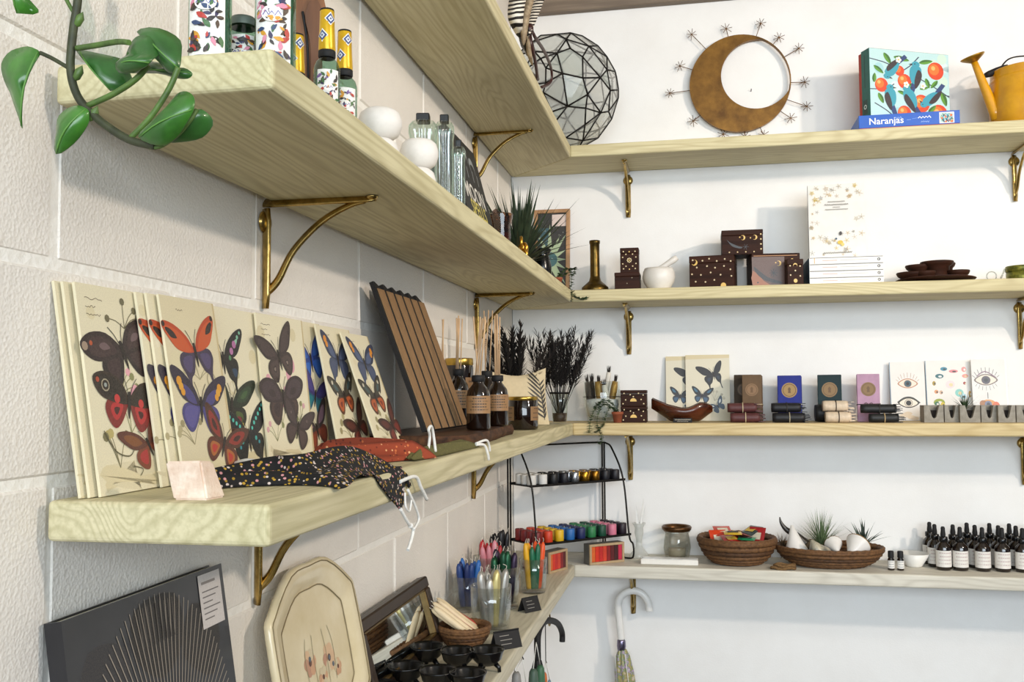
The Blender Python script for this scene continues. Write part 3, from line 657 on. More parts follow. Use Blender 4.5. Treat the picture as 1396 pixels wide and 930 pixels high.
def a_flower(A, w, h):
    for k in range(8): A.disc(.006*math.cos(k*PI/4), h*.5+.006*math.sin(k*PI/4), .002, '#e5cf9b', n=8)
    A.disc(0, h*.5, .0022, GI)
    for x, y in ((-.32, .85), (.32, .85), (0, .84), (-.32, .16), (.32, .16), (0, .14), (-.36, .62), (.36, .62), (-.36, .36), (.36, .36), (-.18, .74), (.18, .74), (-.18, .26), (.18, .26)): A.disc(x*w, y*h, .0021, GI if abs(x) < .1 else '#e5cf9b', n=8)
def a_sun(A, w, h):
    A.poly([(-.006+.012*k/8, 0) for k in range(0)] or [(.010*math.cos(PI*k/10), .3*h+.010*math.sin(PI*k/10)) for k in range(11)], GI)
    for x, y in ((-.36, .8), (-.12, .72), (.2, .8), (.38, .7), (-.3, .4), (.3, .42), (-.4, .16), (.4, .16), (0, .6)): A.disc(x*w, y*h, .0021, '#e5cf9b', n=8)
xc, w, h = bk(846, 871, 338, -.15, Z2); h2 = zat(372, xc, -.15)-Z2
inlay_box('lower plain rosewood cube under the flower-inlaid box', (xat(855, -.165, Z2), -.165, Z2), bk(838, 872, 372, -.165, Z2)[1], .08, h2, 0, lambda A, w, h: [A.disc(.2*w, .7*h, .0018, '#8a7a5a', n=6), A.disc(0, .4*h, .0018, '#8a7a5a', n=6)])
inlay_box('small upright rosewood box inlaid with a brass flower', (xc, -.15, Z2+h2+.0004), w, .05, h-h2, 0, a_flower)
xc, w, h = bk(940, 1001, 349, -.16, Z2)
inlay_box('wide rosewood box dotted with stars, left of the box pyramid', (xc, -.172, Z2), w, .11, h, math.radians(-7), a_dots)
hbig = h
x2, w2, h2 = bk(985, 1041, 315, -.135, Z2)
x3, w3, h3 = bk(1025, 1091, 346, -.15, Z2)
inlay_box('carved rosewood box with a moon, right of the box pyramid', (x3, -.16, Z2), w3, .11, h3, math.radians(5), a_carved)
inlay_box('moon-inlaid rosewood box resting across two other boxes', (x2, -.15, Z2+max(hbig, h3)+.0012), w2, .1, h2-max(hbig, h3), 0, a_moons)
x4, w4, h4 = bk(1073, 1095, 354, -.19, Z2)
inlay_box('little rosewood box with a brass crescent, in front of the carved box', (x4, -.205, Z2), w4, .042, h4, math.radians(4), a_small)
# mortar and pestle
xc, w, h = bk(876, 921, 366, -.15, Z2); r = w/2
t = thing('mortar', 'white marble mortar bowl on the inlaid-box shelf', 'mortar', (xc, -.15, Z2))
wmarb = mt('white_marble', '#ebe7e0', .4, 0, .05, 12, col2='#d8d2ca')
MB().lathe([(0, .0005), (r*.6, .0005), (r*.66, .004), (r*.92, h*.35), (r, h*.6), (r*.95, h*.85), (r*.86, h), (r*.78, h-.001), (r*.82, h*.8), (r*.7, h*.4), (0, .014)], 32).build('bowl', wmarb, t)
a = PY(894, 371, -.15); b = PY(923, 351, -.15)
d = [Vector((a.x, -.15, a.z)), Vector((b.x, -.15, b.z))]; d[0] = d[0]-(d[1]-d[0])*.35
MB().tube([Vector((0, 0, 0))+(d[1]-d[0])*k/8 for k in range(9)], [.008, .0125, .012, .0095, .009, .0088, .0092, .0105, .008], 14).build('pestle', wmarb, None, loc=d[0], label='white marble pestle leaning out of the mortar', cat='pestle')
# colouring books
flo = lambda: random.choice(('#d9c46a', '#cfc9be', '#b9b3aa', '#e0c9b0', '#c9b27a'))
xl, xr = xat(1104, -.2, Z2), xat(1205, -.2, Z2); bw = xr-xl; zt = zat(350, (xl+xr)/2, -.2)-Z2; bh = zt/4
for k in range(4):
    t = thing('colouring_book', ('lowest', 'second lowest', 'second highest', 'highest')[k]+' white paperback in the lying stack of four', 'book', ((xl+xr)/2, -.2, Z2+k*bh+.0002), 0, 'white colouring books lying in a stack')
    MB().box(-bw/2, bw/2, .0006, .17, .0014, bh-.0016).build('pages', whitepaper, t)
    c = MB(); c.box(-bw/2, bw/2, 0, .172, .0001, .0014); c.box(-bw/2, bw/2, 0, .172, bh-.0018, bh-.0004); c.box(-bw/2, bw/2, -.0006, .0004, .0001, bh-.0004); c.build('cover', whitecer, t)
    A = Art(-.0006); A.line([(-bw*.32, bh*.5), (-bw*.12, bh*.5)], .0022, '#d9b9b0'); A.line([(-bw*.08, bh*.5), (bw*.3, bh*.5)], .0018, '#cfcac4'); A.ring(bw*.44, bh*.5, .0025, .0045, '#2c2c34', 12); A.disc(bw*.442, bh*.5, .0014, '#2c2c34', n=6); A.line([(-bw/2+.001, bh*.92), (bw/2-.001, bh*.92)], .0016, '#3c3a40')
    if k == 3: A.line([(-bw*.43, bh*.1), (-bw*.43, bh*.9)], .002, '#d9a860')
    A.build('spine_print', t)
    MB().box(-bw/2-.0006, -bw/2, .0, .172, .0003, bh-.0004).build('cover_edge', mt('blue_spine', '#2f5673', .5), t)
xl, xr = xat(1104, -.165, Z2+zt), xat(1181, -.165, Z2+zt); bw = xr-xl; hh = zat(250, (xl+xr)/2, -.16)-Z2-zt
t = thing('colouring_book', 'white floral-covered paperback standing upright on the book stack', 'book', ((xl+xr)/2, -.165, Z2+zt+.0006), math.radians(-3), lean=math.radians(-4))
MB().box(-bw/2+.001, bw/2-.001, .001, .014, .001, hh-.001).build('pages', whitepaper, t)
c = MB(); c.box(-bw/2, bw/2, 0, .001, 0, hh); c.box(-bw/2, bw/2, .014, .015, 0, hh); c.build('cover', whitecer, t)
MB().box(-bw/2-.0006, -bw/2, 0, .015, 0, hh).build('spine', mt('grey_spine', '#5c6066', .5), t)
A = Art(0); rb = random.Random(3)
for k in range(70):
    x = rb.uniform(-.47, .47); y = rb.uniform(.02, .98)
    if abs(x) < .26 and .35 < y < .82: continue
    s = rb.uniform(.004, .010); c = rb.choice(('#b8a98a', '#d8b94a', '#a8a49c', '#cdb89a', '#c9a86a'))
    for i in range(5): A.line([(x*bw, y*hh), (x*bw+s*math.cos(i*1.256+k), y*hh+s*math.sin(i*1.256+k))], .0009, c)
    if k % 3 == 0: A.ring(x*bw, y*hh, s*.5, s*.62, c, 8)
for y, wl, sz in ((.76, .3, .005), (.72, .42, .006), (.685, .12, .004), (.655, .4, .0045), (.075, .5, .006)): script(A, 0, y*hh, wl*bw, sz, '#4a4640')
A.disc(.06*bw, .33*hh, .004, '#3d3a3c', .006); A.disc(.05*bw, .21*hh, .008, '#e3c24a', .006); A.disc(.09*bw, .18*hh, .005, '#e9d27a'); A.disc(-.02*bw, .26*hh, .003, '#3d5a72')
A.build('printed_art', t)
# dark wooden dish with little cups
xl, xr = xat(1222, -.14, Z2), xat(1330, -.14, Z2); xc = (xl+xr)/2; r = (xr-xl)/2
lathe_thing('wooden_plate', 'thin dark wooden plate under small wooden dishes', 'plate', (xc, -.14, Z2), [(0, .001), (r*.55, .001), (r*.98, .009), (r, .0115), (r*.97, .013), (r*.5, .008), (0, .008)], darkwood, 36)
for k, (u, vt, wu, yy, lab) in enumerate(((1244, 372, 40, -.15, 'low dark wooden dish at the left of the plate'), (1254, 362, 36, -.11, 'rimmed dark wooden dish leaning behind the left dish'), (1278, 357, 42, -.125, 'tallest dark wooden dish in the middle of the plate'), (1288, 359, 28, -.095, 'reddish wooden cup behind the middle dish'), (1306, 369, 30, -.14, 'low dark wooden dish at the right of the plate'), (1262, 370, 26, -.175, 'small flat wooden dish at the front of the plate'))):
    x = xat(u, yy, Z2); rr = wu/2/455; zz = zat(vt, x, yy)-Z2; dh = min(.014, zz-.008); z0 = zz-dh
    z0 = .0092; dh = zz-z0
    MB().lathe([(0, .0003), (rr*.66, .0003), (rr*.7, dh*.12), (rr*.74, dh-.016), (rr*.9, dh-.011), (rr, dh-.003), (rr*.98, dh), (rr*.9, dh-.002), (rr*.76, dh-.009), (0, dh-.010)], 24).build('wooden_dish', darkwood, None, loc=(x, yy, Z2+z0), label=lab, cat='dish', group='small dark wooden dishes')
# eyeglass-like clear rings and green tin at the edge
x = xat(1352, -.16, Z2)
t = thing('glass_ring', 'clear glass ring standing beside the green tin', 'ring', (x, -.16, Z2))
MB().tube([(.013*math.cos(a*PI/12), 0, .0145+.013*math.sin(a*PI/12)) for a in range(24)], .0016, 8, closed=True).build('rim', glass('ring_glass', (.7, .72, .7)), t)
MB().tube([(.022, 0, .002), (.03, 0, .02), (.036, .0, .034)], [.0028, .0022, .0034], 8).build('stem', glass('ring_glass'), t)
x = xat(1393, -.15, Z2); hh = zat(363, x, -.15)-Z2
t = thing('patterned_tin', 'small green and gold patterned round tin at the right edge', 'tin', (x, -.15, Z2))
MB().lathe([(0, .0005), (.039, .0005), (.04, .002), (.04, hh*.62), (0, hh*.62)], 30).build('body', mt('green_gold_foil', '#9a9438', .4, .5, .4, 70, col2='#3f4a1c'), t)
MB().lathe([(.0402, hh*.62), (.0415, hh*.64), (.0415, hh-.002), (.040, hh), (0, hh)], 30).build('lid', mt('green_gold_foil', ''), t)
# ================================================================== SECOND SHELF, block wall
greenglass = glass('green_bottle_glass', (.50, .68, .58)); 
capgrey = mt('grey_cap', '#6f7a70', .5, .2)
for u, y, hpx, r, hh, lab, sd in ((286, -2.243, 0, .0195, .15, 'green glass bottle with floral label nearest the plant', 1), (375, -2.205, 0, .0195, .15, 'green glass bottle with floral label at the shelf corner', 2), (331, -2.19, 0, .0145, .066, 'short capped green glass bottle between two tall ones', 3)):
    x = xat(u, y, Z2); t = thing('bitters_bottle', lab, 'bottle', (x, y, Z2), .28, 'green glass bottles with floral labels')
    n = .7*hh
    prof = [(0, .0006), (r*.9, .0006), (r, .003), (r, n), (r*.8, n+.01), (r*.42, n+.02), (r*.4, hh), (r*.36, hh)]
    if hh < .1: prof = [(0, .0006), (r*.9, .0006), (r, .003), (r, hh*.74), (r*.86, hh*.82), (r*.84, hh*.86)]
    MB().lathe(prof, 28).build('glass_body', greenglass, t)
    MB().lathe([(r*.86, .004), (r*.9, .006), (r*.9, n*.86), (0, n*.86), ][::-1], 24).build('liquid', mt('green_tonic', '#5d8f74', .15, 0, .1, col2='#3f6b53'), t)
    MB().lathe([(r*.95, hh*.86 if hh < .1 else hh-.02), (r*.95, hh-.004), (r*.8, hh), (0, hh)] if hh < .1 else [(r*.5, hh-.02), (r*.5, hh), (0, hh)], 24).build('cap', capgrey, t)
    A = Art(0, .00002); lw, lh = r*1.9, hh*.6 if hh > .1 else hh*.62
    for k in range(12): A.mb.poly([(-lw/2+lw*(k+i)/12, -.00001, z) for i, z in ((0, 0), (1, 0), (1, lh), (0, lh))], '#f1efe9')
    rr = random.Random(sd)
    for k in range(80):
        px, pz = rr.uniform(-.4, .4)*lw, rr.uniform(.05, .95)*lh; c = rr.choice(('#2f2a52', '#b8332a', '#d79a2b', '#3d6b3a', '#4a3626', '#2a2320', '#d98aa0', '#24406a', '#1f1a1a')); a = rr.uniform(0, 6.3); s = rr.uniform(.08, .17)*lw
        A.poly([(px+s*math.cos(a+q)*m, pz+s*math.sin(a+q)*m) for q, m in ((0, 1), (.7, .5), (2, .45), (3.1, .9), (4.2, .5), (5.5, .45))], c, 2)
    A.disc(0, .55*lh, .26*lw, '#f6f2ea', .09*lh); script(A, 0, .555*lh, .44*lw, .09*lh, '#4d4aa5', .0009)
    nv = []
    for px, py, pz in A.mb.v:
        a = px/r; q = r+.0004-py; nv.append((q*math.sin(a), -q*math.cos(a), pz+.004))
    A.mb.v = nv; A.build('paper_label', t)
# bitters with yellow foil necks
yfoil = mt('yellow_foil', '#e5b71c', .32, .35, .15, 40, .1, 150, col2='#c2940f')
def foil_bottle(loc, label, sd):
    t = thing('foil_neck_bottle', label, 'bottle', loc, .5, 'small bottles with yellow foil necks'); r = .0146
    MB().lathe([(0, .0006), (r*.9, .0006), (r, .003), (r, .050), (r*.86, .057), (r*.5, .063), (r*.46, .066)], 24).build('glass_body', greenglass, t)
    MB().lathe([(0, .002), (r*.9, .003), (r*.9, .045), (0, .045)], 20).build('liquid', mt('green_tonic', ''), t)
    MB().lathe([(r*.6, .0625), (r*.66, .064), (r*.66, .070), (r*.6, .071)], 20).build('black_collar', blackmatte, t)
    MB().lathe([(r*.62, .0705), (r*.66, .073), (r*.58, .095), (r*.55, .115), (r*.5, .1168), (0, .1170)], 20).build('foil_neck', yfoil, t)
    MB().lathe([(r*.56, .1155), (r*.52, .1175), (0, .118)], 16).build('top_cap', blackmatte, t)
    def rolled(nm, rad, z0, ang, fn):
        A = Art(0, .00002); fn(A); nv = []
        for px, py, pz in A.mb.v:
            a = ang+px/rad; q = rad+.0003-py; nv.append((q*math.sin(a), -q*math.cos(a), pz+z0))
        A.mb.v = nv; A.build(nm, t)
    def lab(A):
        lw, lh = r*1.7, .040
        for k in range(10): A.mb.poly([(-lw/2+lw*(k+i)/10, -.00001, z) for i, z in ((0, 0), (1, 0), (1, lh), (0, lh))], '#f1efe9')
        rr = random.Random(sd)
        for k in range(46):
            px, pz = rr.uniform(-.4, .4)*lw, rr.uniform(.06, .94)*lh; c = rr.choice(('#2f2a52', '#b8332a', '#d79a2b', '#3d6b3a', '#4a3626', '#2a2320', '#7a5a9a')); a = rr.uniform(0, 6.3); s = rr.uniform(.08, .17)*lw
            A.poly([(px+s*math.cos(a+q)*m, pz+s*math.sin(a+q)*m) for q, m in ((0, 1), (.7, .5), (2, .45), (3.1, .9), (4.2, .5), (5.5, .45))], c, 2)
        A.disc(0, .5*lh, .2*lw, '#f6f2ea', .12*lh); script(A, 0, .5*lh, .34*lw, .09*lh, '#4d4aa5', .0007)
    rolled('paper_label', r, .006, 0, lab)
    def stamp(A):
        s = .0062; A.poly([(0, -s*1.25), (s*1.1, 0), (0, s*1.25), (-s*1.1, 0)], '#f3f1ea'); s *= .78; A.poly([(0, -s*1.25), (s*1.1, 0), (0, s*1.25), (-s*1.1, 0)], '#27407e'); s *= .6; A.poly([(0, -s*1.25), (s*1.1, 0), (0, s*1.25), (-s*1.1, 0)], '#dfe3ee'); A.disc(0, 0, .0012, '#20335f', n=8)
    rolled('blue_stamp', r*.59, .105, .35, stamp); rolled('blue_stamp', r*.63, .086, -.7, stamp)
for u, v, lab, sd in ((446, 13, 'yellow foil-necked bottle standing tallest beside the carving', 11), (470, 42, 'yellow foil-necked bottle next to the white stone bowls', 12), (405, 47, 'yellow foil-necked bottle half hidden at the shelf corner', 13)):
    q = PZ(u, v, Z2+.118); foil_bottle((q.x, q.y, Z2), lab, sd)
# carved wooden object
x = .118; y = yat(420, x, Z2)
t = thing('wood_carving', 'brown carved wooden piece with a dark curling groove', 'carving', (x, y, Z2), .5)
cw = grain('carving_wood', '#8d5c33', '#5d381c', 2, 45, .4)
MB().prism(spl([(-.017, 0), (.016, 0), (.0175, .06), (.016, .11), (.022, .155), (.014, .2), (-.010, .21), (-.021, .16), (-.016, .08)], 4), -.012, .012, ax='y').build('body', cw, t)
MB().prism(spl([(-.004, .048), (.006, .05), (.012, .085), (.010, .125), (.016, .165), (.005, .19), (-.006, .165), (.0, .13), (.001, .085)], 4), -.017, -.011, ax='y').build('carved_scroll', grain('carving_wood_dark', '#6e4526', '#472a14', 2, 45, .4), t)
MB().tube(spl([(-.007, -.0135, .048), (-.002, -.0135, .08), (-.003, -.0135, .13), (-.009, -.0135, .17)], 5, False), .0016, 6).build('groove_line', blackmatte, t)
# white stone bowls, two stacks of two
stone = mt('white_stone', '#efebe5', .6, 0, .05, 25, .2, 160, col2='#dcd7d0')
for u, vt, x, lab in ((514, 141, .165, 'by the yellow foil bottles'), (568, 183, .165, 'by the ribbed glass jars')):
    y = yat(u, x, Z2+.05); zt = zat(vt+7, x, y)-Z2; hh = zt/2; r = .0295
    for k in (0, 1):
        MB().lathe([(0, .0004), (r*.62, .0006), (r*.88, hh*.14), (r*1.04, hh*.42), (r*1.04, hh*.6), (r*.92, hh*.84), (r*.7, hh*.96), (r*.4, hh-.0004), (0, hh-.0004)], 32).build('stone_bowl', stone, None, loc=(x+(.003 if k else 0), y+(.004 if k else 0), Z2+k*hh), label=('upper' if k else 'lower')+' rounded white stone bowl of the stack '+lab, cat='stone bowl', group='rounded white stone bowls')
# ribbed glass jars with black stoppers
gj = glass('pale_green_glass', (.78, .87, .81), .03, 2.2)
for u, x, r, vt, lab in ((577, .13, .0225, 157, 'widest ribbed green glass jar behind the stone bowls'), (606, .15, .0155, 158, 'tall ribbed green glass jar in front of the black book'), (625, .165, .0115, 192, 'narrow ribbed green glass jar against the book cover')):
    y = yat(u, x, Z2+.1); hh = zat(vt, x, y)-Z2-.012
    t = thing('ribbed_jar', lab, 'jar', (x, y, Z2), .2, 'ribbed green glass jars')
    rib = lambda a: 1+.07*math.cos(14*a)
    MB().lathe([(0, .001), (r*.92, .001), (r, .004), (r, hh*.82), (r*1.1, hh*.88), (r*1.1, hh*.95), (r*.8, hh)], 84, wob=rib).build('glass_body', gj, t)
    s = r*.52; MB().box(-s, s, -s, s, hh-.002, hh+.013, .0015).build('black_stopper', blackm, t)
# black spell book
TLp, TRp = PX(604, 151, .055), PX(643, 186, .055); wB = TRp.y-TLp.y; HB = .292; ln = math.asin(.075/HB)
t = thing('spell_book', 'black hardback book with white and yellow title leaning on the block wall', 'book', (.135, TLp.y+wB/2, Z2+.002), PI/2, lean=-ln)
MB().box(-wB/2+.002, wB/2-.003, .003, .019, .003, HB-.003).build('pages', mt('page_block', '#cfc6b0', .8), t)
c = MB(); c.box(-wB/2, wB/2, 0, .003, 0, HB); c.box(-wB/2, wB/2, .019, .022, 0, HB); c.box(-wB/2-.001, -wB/2+.002, 0, .022, 0, HB); c.build('cover', mt('black_cloth_cover', '#17181a', .55), t)
A = Art(0); A.text('MOON', .0, HB*.52, .062, '#e7e4dc', bold=.0006); A.text('SPELLS', 0, HB*.385, .052, '#d9c95a', bold=.0006)
for k, wd in enumerate((.6, .66, .5)): A.line([(-wB*wd*.5, HB*(.285-.035*k)), (wB*wd*.5, HB*(.285-.035*k))], .0035, '#9a9a98')
A.poly([(-wB*.42, HB*.02), (wB*.46, HB*.02), (wB*.46, HB*.13), (-wB*.42, HB*.13)], '#8d8f92')
for x_, y_, s_ in ((-.2, .82, .028), (.0, .84, .02), (.2, .8, .026)): A.crescent(x_*wB, y_*HB, s_, '#8f9698', PI/2)
for x_ in (-.32, -.08, .12, .3): A.line([(x_*wB, HB*.66), (x_*wB+.006, HB*.76)], .005, '#8f9698')
A.build('printed_cover', t)
# amber lidded glass
x = .188; y = yat(684, x, Z2+.03)
t = thing('amber_votive', 'small amber glass cup glowing brown before the spiky plant', 'glass cup', (x, y, Z2)); hh = zat(292, x, y)-Z2; r = .0235
MB().lathe([(0, .001), (r*.7, .001), (r*.85, hh*.3), (r*.8, hh*.6), (r*1.06, hh*.97), (r*1.04, hh), (r*.95, hh*.97), (r*.7, hh*.6), (r*.75, hh*.3), (0, .008)], 28).build('glass_bowl', glass('amber_glass', (.62, .44, .30)), t)
MB().lathe([(0, .009), (r*.7, .01), (r*.72, hh*.45), (0, hh*.45)], 22).build('wax', mt('amber_wax', '#7a4a22', .5), t)
y2 = yat(676, .15, Z2+.05)
t = thing('glass_stopper_bottle', 'smoky glass bottle with ball stopper behind the amber cup', 'bottle', (.15, y2, Z2)); hh = zat(284, .15, y2)-Z2
MB().lathe([(0, .001), (.02, .001), (.021, .02), (.014, hh*.55), (.009, hh*.68), (.009, hh*.76)], 22).build('glass_body', glass('smoky_glass', (.5, .42, .4)), t)
MB().lathe([(0, hh*.76), (.012, hh*.8), (.013, hh*.88), (.007, hh*.95), (0, hh)], 16).build('stopper', glass('smoky_glass'), t)
# spiky plant
x = .125; y = yat(708, x, Z2+.05)
t = thing('spiky_plant', 'dark spiky-leaved plant fanning out in the corner', 'plant', (x, y, Z2))
MB().lathe([(0, .001), (.026, .001), (.032, .04), (.034, .05), (.03, .05), (.028, .042), (0, .04)], 20).build('pot', blackmatte, t)
rr = random.Random(4)
for k in range(140):
    a = rr.uniform(-PI, PI); el = rr.uniform(.3, 1.42); L = rr.uniform(.15, .24)*(1 if el > .6 else .9)
    d = Vector((math.cos(a)*math.cos(el)*.8, math.sin(a)*math.cos(el)*1.25, math.sin(el)))
    b = Vector((d.x*.012, d.y*.012, .044)); e_ = b+d.normalized()*L
    if x+e_.x < .012 or x+e_.x > .33: d.x *= .25
    m = MB(); blade(m, b, d, L, .013, rr.uniform(.0, .35), 5); m.build('leaf', darkleaf, t, recalc=False)
# gold knot ornament
x = .205; y = yat(713, x, Z2+.02)
t = thing('gold_knot', 'polished gold knot of linked rings on the shelf edge', 'ornament', (x, y, Z2))
for k, (dy, dz, r, tilt) in enumerate(((-.022, .034, .0125, .2), (.002, .026, .0095, 1.2), (.024, .027, .0125, -.2), (-.006, .010, .010, 1.4), (.02, .009, .009, .6))):
    M_ = Matrix.Translation((0, dy, dz)) @ Matrix.Rotation(tilt, 4, 'Z') @ Matrix.Rotation(PI/2, 4, 'Y')
    MB().tube([M_ @ Vector((r*math.cos(a*PI/9), r*math.sin(a*PI/9), 0)) for a in range(18)], .0038, 8, closed=True).build('ring', gold, t)
# cauldron
x = .165; y = yat(739, x, Z2+.03); hh = zat(340, x, y)-Z2; r = .0275
t = thing('cauldron', 'small black iron cauldron with flared rim in the corner', 'cauldron', (x, y, Z2))
MB().lathe([(0, .006), (r*.6, .008), (r*.96, hh*.3), (r, hh*.5), (r*.8, hh*.78), (r*.74, hh*.84), (r*1.0, hh*.97), (r*.98, hh), (r*.7, hh*.88), (r*.74, hh*.7), (r*.9, hh*.5), (0, .014)], 28).build('pot', blackm, t)
for k in range(3): MB().tube([(r*.5*math.cos(k*2.1), r*.5*math.sin(k*2.1), .012), (r*.62*math.cos(k*2.1), r*.62*math.sin(k*2.1), .0004)], [.004, .003], 8).build('leg', blackm, t)
# sunburst print in the corner
yy = -.035; x0, x1 = xat(728, yy, Z2+.1), xat(777, yy, Z2+.1); ww = x1-x0; hh = zat(283, x1, yy)-Z2
t = thing('sunburst_print', 'wood-framed dark print with pale green sun rays in the corner', 'picture', ((x0+x1)/2, -.06, Z2+.001), 0, lean=-.12)
fr = grain('pale_frame_wood', '#b9916b', '#9a7350', 2, 30, .5); f_ = .012
for a in ((-ww/2, -ww/2+f_, 0, hh), (ww/2-f_, ww/2, 0, hh)): MB().box(a[0], a[1], 0, .016, a[2], a[3], .001).build('frame_rail', fr, t)
for a in ((-ww/2+f_, ww/2-f_, 0, f_), (-ww/2+f_, ww/2-f_, hh-f_, hh)): MB().box(a[0], a[1], 0, .016, a[2], a[3], .001).build('frame_rail', fr, t)
MB().box(-ww/2+f_, ww/2-f_, .006, .012, f_, hh-f_).build('backing', blackmatte, t)
A = Art(.006); w2, z0, z1 = ww/2-f_, f_, hh-f_; A.poly([(-w2, z0), (w2, z0), (w2, z1), (-w2, z1)], '#26292c')
A.poly([(-w2, z0+.05), (-w2*.2, z0+.05), (-w2*.2, z1-.05), (-w2, z1-.05)], '#2e5560')
cx_, cz_ = -w2*.15, hh*.42
for k in range(16):
    a = 2*PI*k/16; R = .085 if k % 2 else .12
    tip = (max(-w2, min(w2, cx_+R*math.cos(a))), max(z0, min(z1, cz_+R*math.sin(a))))
    A.poly([(cx_+.012*math.cos(a+1.5), cz_+.012*math.sin(a+1.5)), tip, (cx_+.012*math.cos(a-1.5), cz_+.012*math.sin(a-1.5))], '#a9bd9a')
A.disc(cx_, cz_, .026, '#3d6a70'); A.poly([(0, z1-.045), (w2, z1-.045), (w2, z1-.005), (0, z1-.005)], '#e2cfc8')
for k in range(20): A.disc(random.uniform(-w2, w2)*.95, random.uniform(z0, z1), .0012, '#c9cfc4', n=6)
A.build('printed_art', t)
# terracotta pot with trailing succulent at the corner edge
def trailing(name, label, px, pz_, pts, r, hh, n, seed):
    x, y, z = px; t = thing(name, label, 'plant', px); rr = random.Random(seed)
    MB().lathe([(0, .0005), (r*.7, .0005), (r*.9, hh*.75), (r*1.05, hh*.76), (r*1.07, hh), (r*.95, hh), (r*.9, hh*.85), (0, hh*.8)], 20).build('pot', terracotta, t)
    for pth in pts:
        q = spl([Vector(p)-Vector(px) for p in pth], 6, False); q = [Vector(k) for k in q]; MB().tube(q, .0008, 5).build('stem', mt('succulent_stem', '#5a6a3a', .6), t)
        for i in range(1, len(q)):
            for s in range(4):
                a = rr.uniform(0, 2*PI); d = Vector((math.cos(a), math.sin(a)*.9, rr.uniform(-.1, .6))).normalized(); m = MB()
                leafshape(m, q[i], d, Vector((0, 0, 1)) if abs(d.z) < .8 else Vector((1, 0, 0)), rr.uniform(.009, .015), rr.uniform(.0065, .0105), .1, n=4); m.build('leaf', mt('succulent_leaf', '#5d7650', .5, 0, .3, 60, col2='#34492f'), t, recalc=False)
xp = .2; yp = yat(761, xp, Z2+.01)
V = lambda u, v, y: tuple(PY(u, v, y))
trailing('trailing_succulent', 'tiny terracotta pot with succulent trailing over the corner', (xp, yp, Z2), 0,
         [[(xp, yp, Z2+.03), (xp+.018, yp+.01, Z2+.05), V(776, 368, -.245), V(779, 384, -.245), V(777, 398, -.25), V(778, 411, -.25)], [(xp, yp, Z2+.03), V(770, 375, -.26), V(783, 366, -.24), V(781, 376, -.245)], [V(778, 398, -.25), V(785, 406, -.245), V(794, 408, -.24), V(800, 407, -.238)]], .0125, .028, 10, 3)
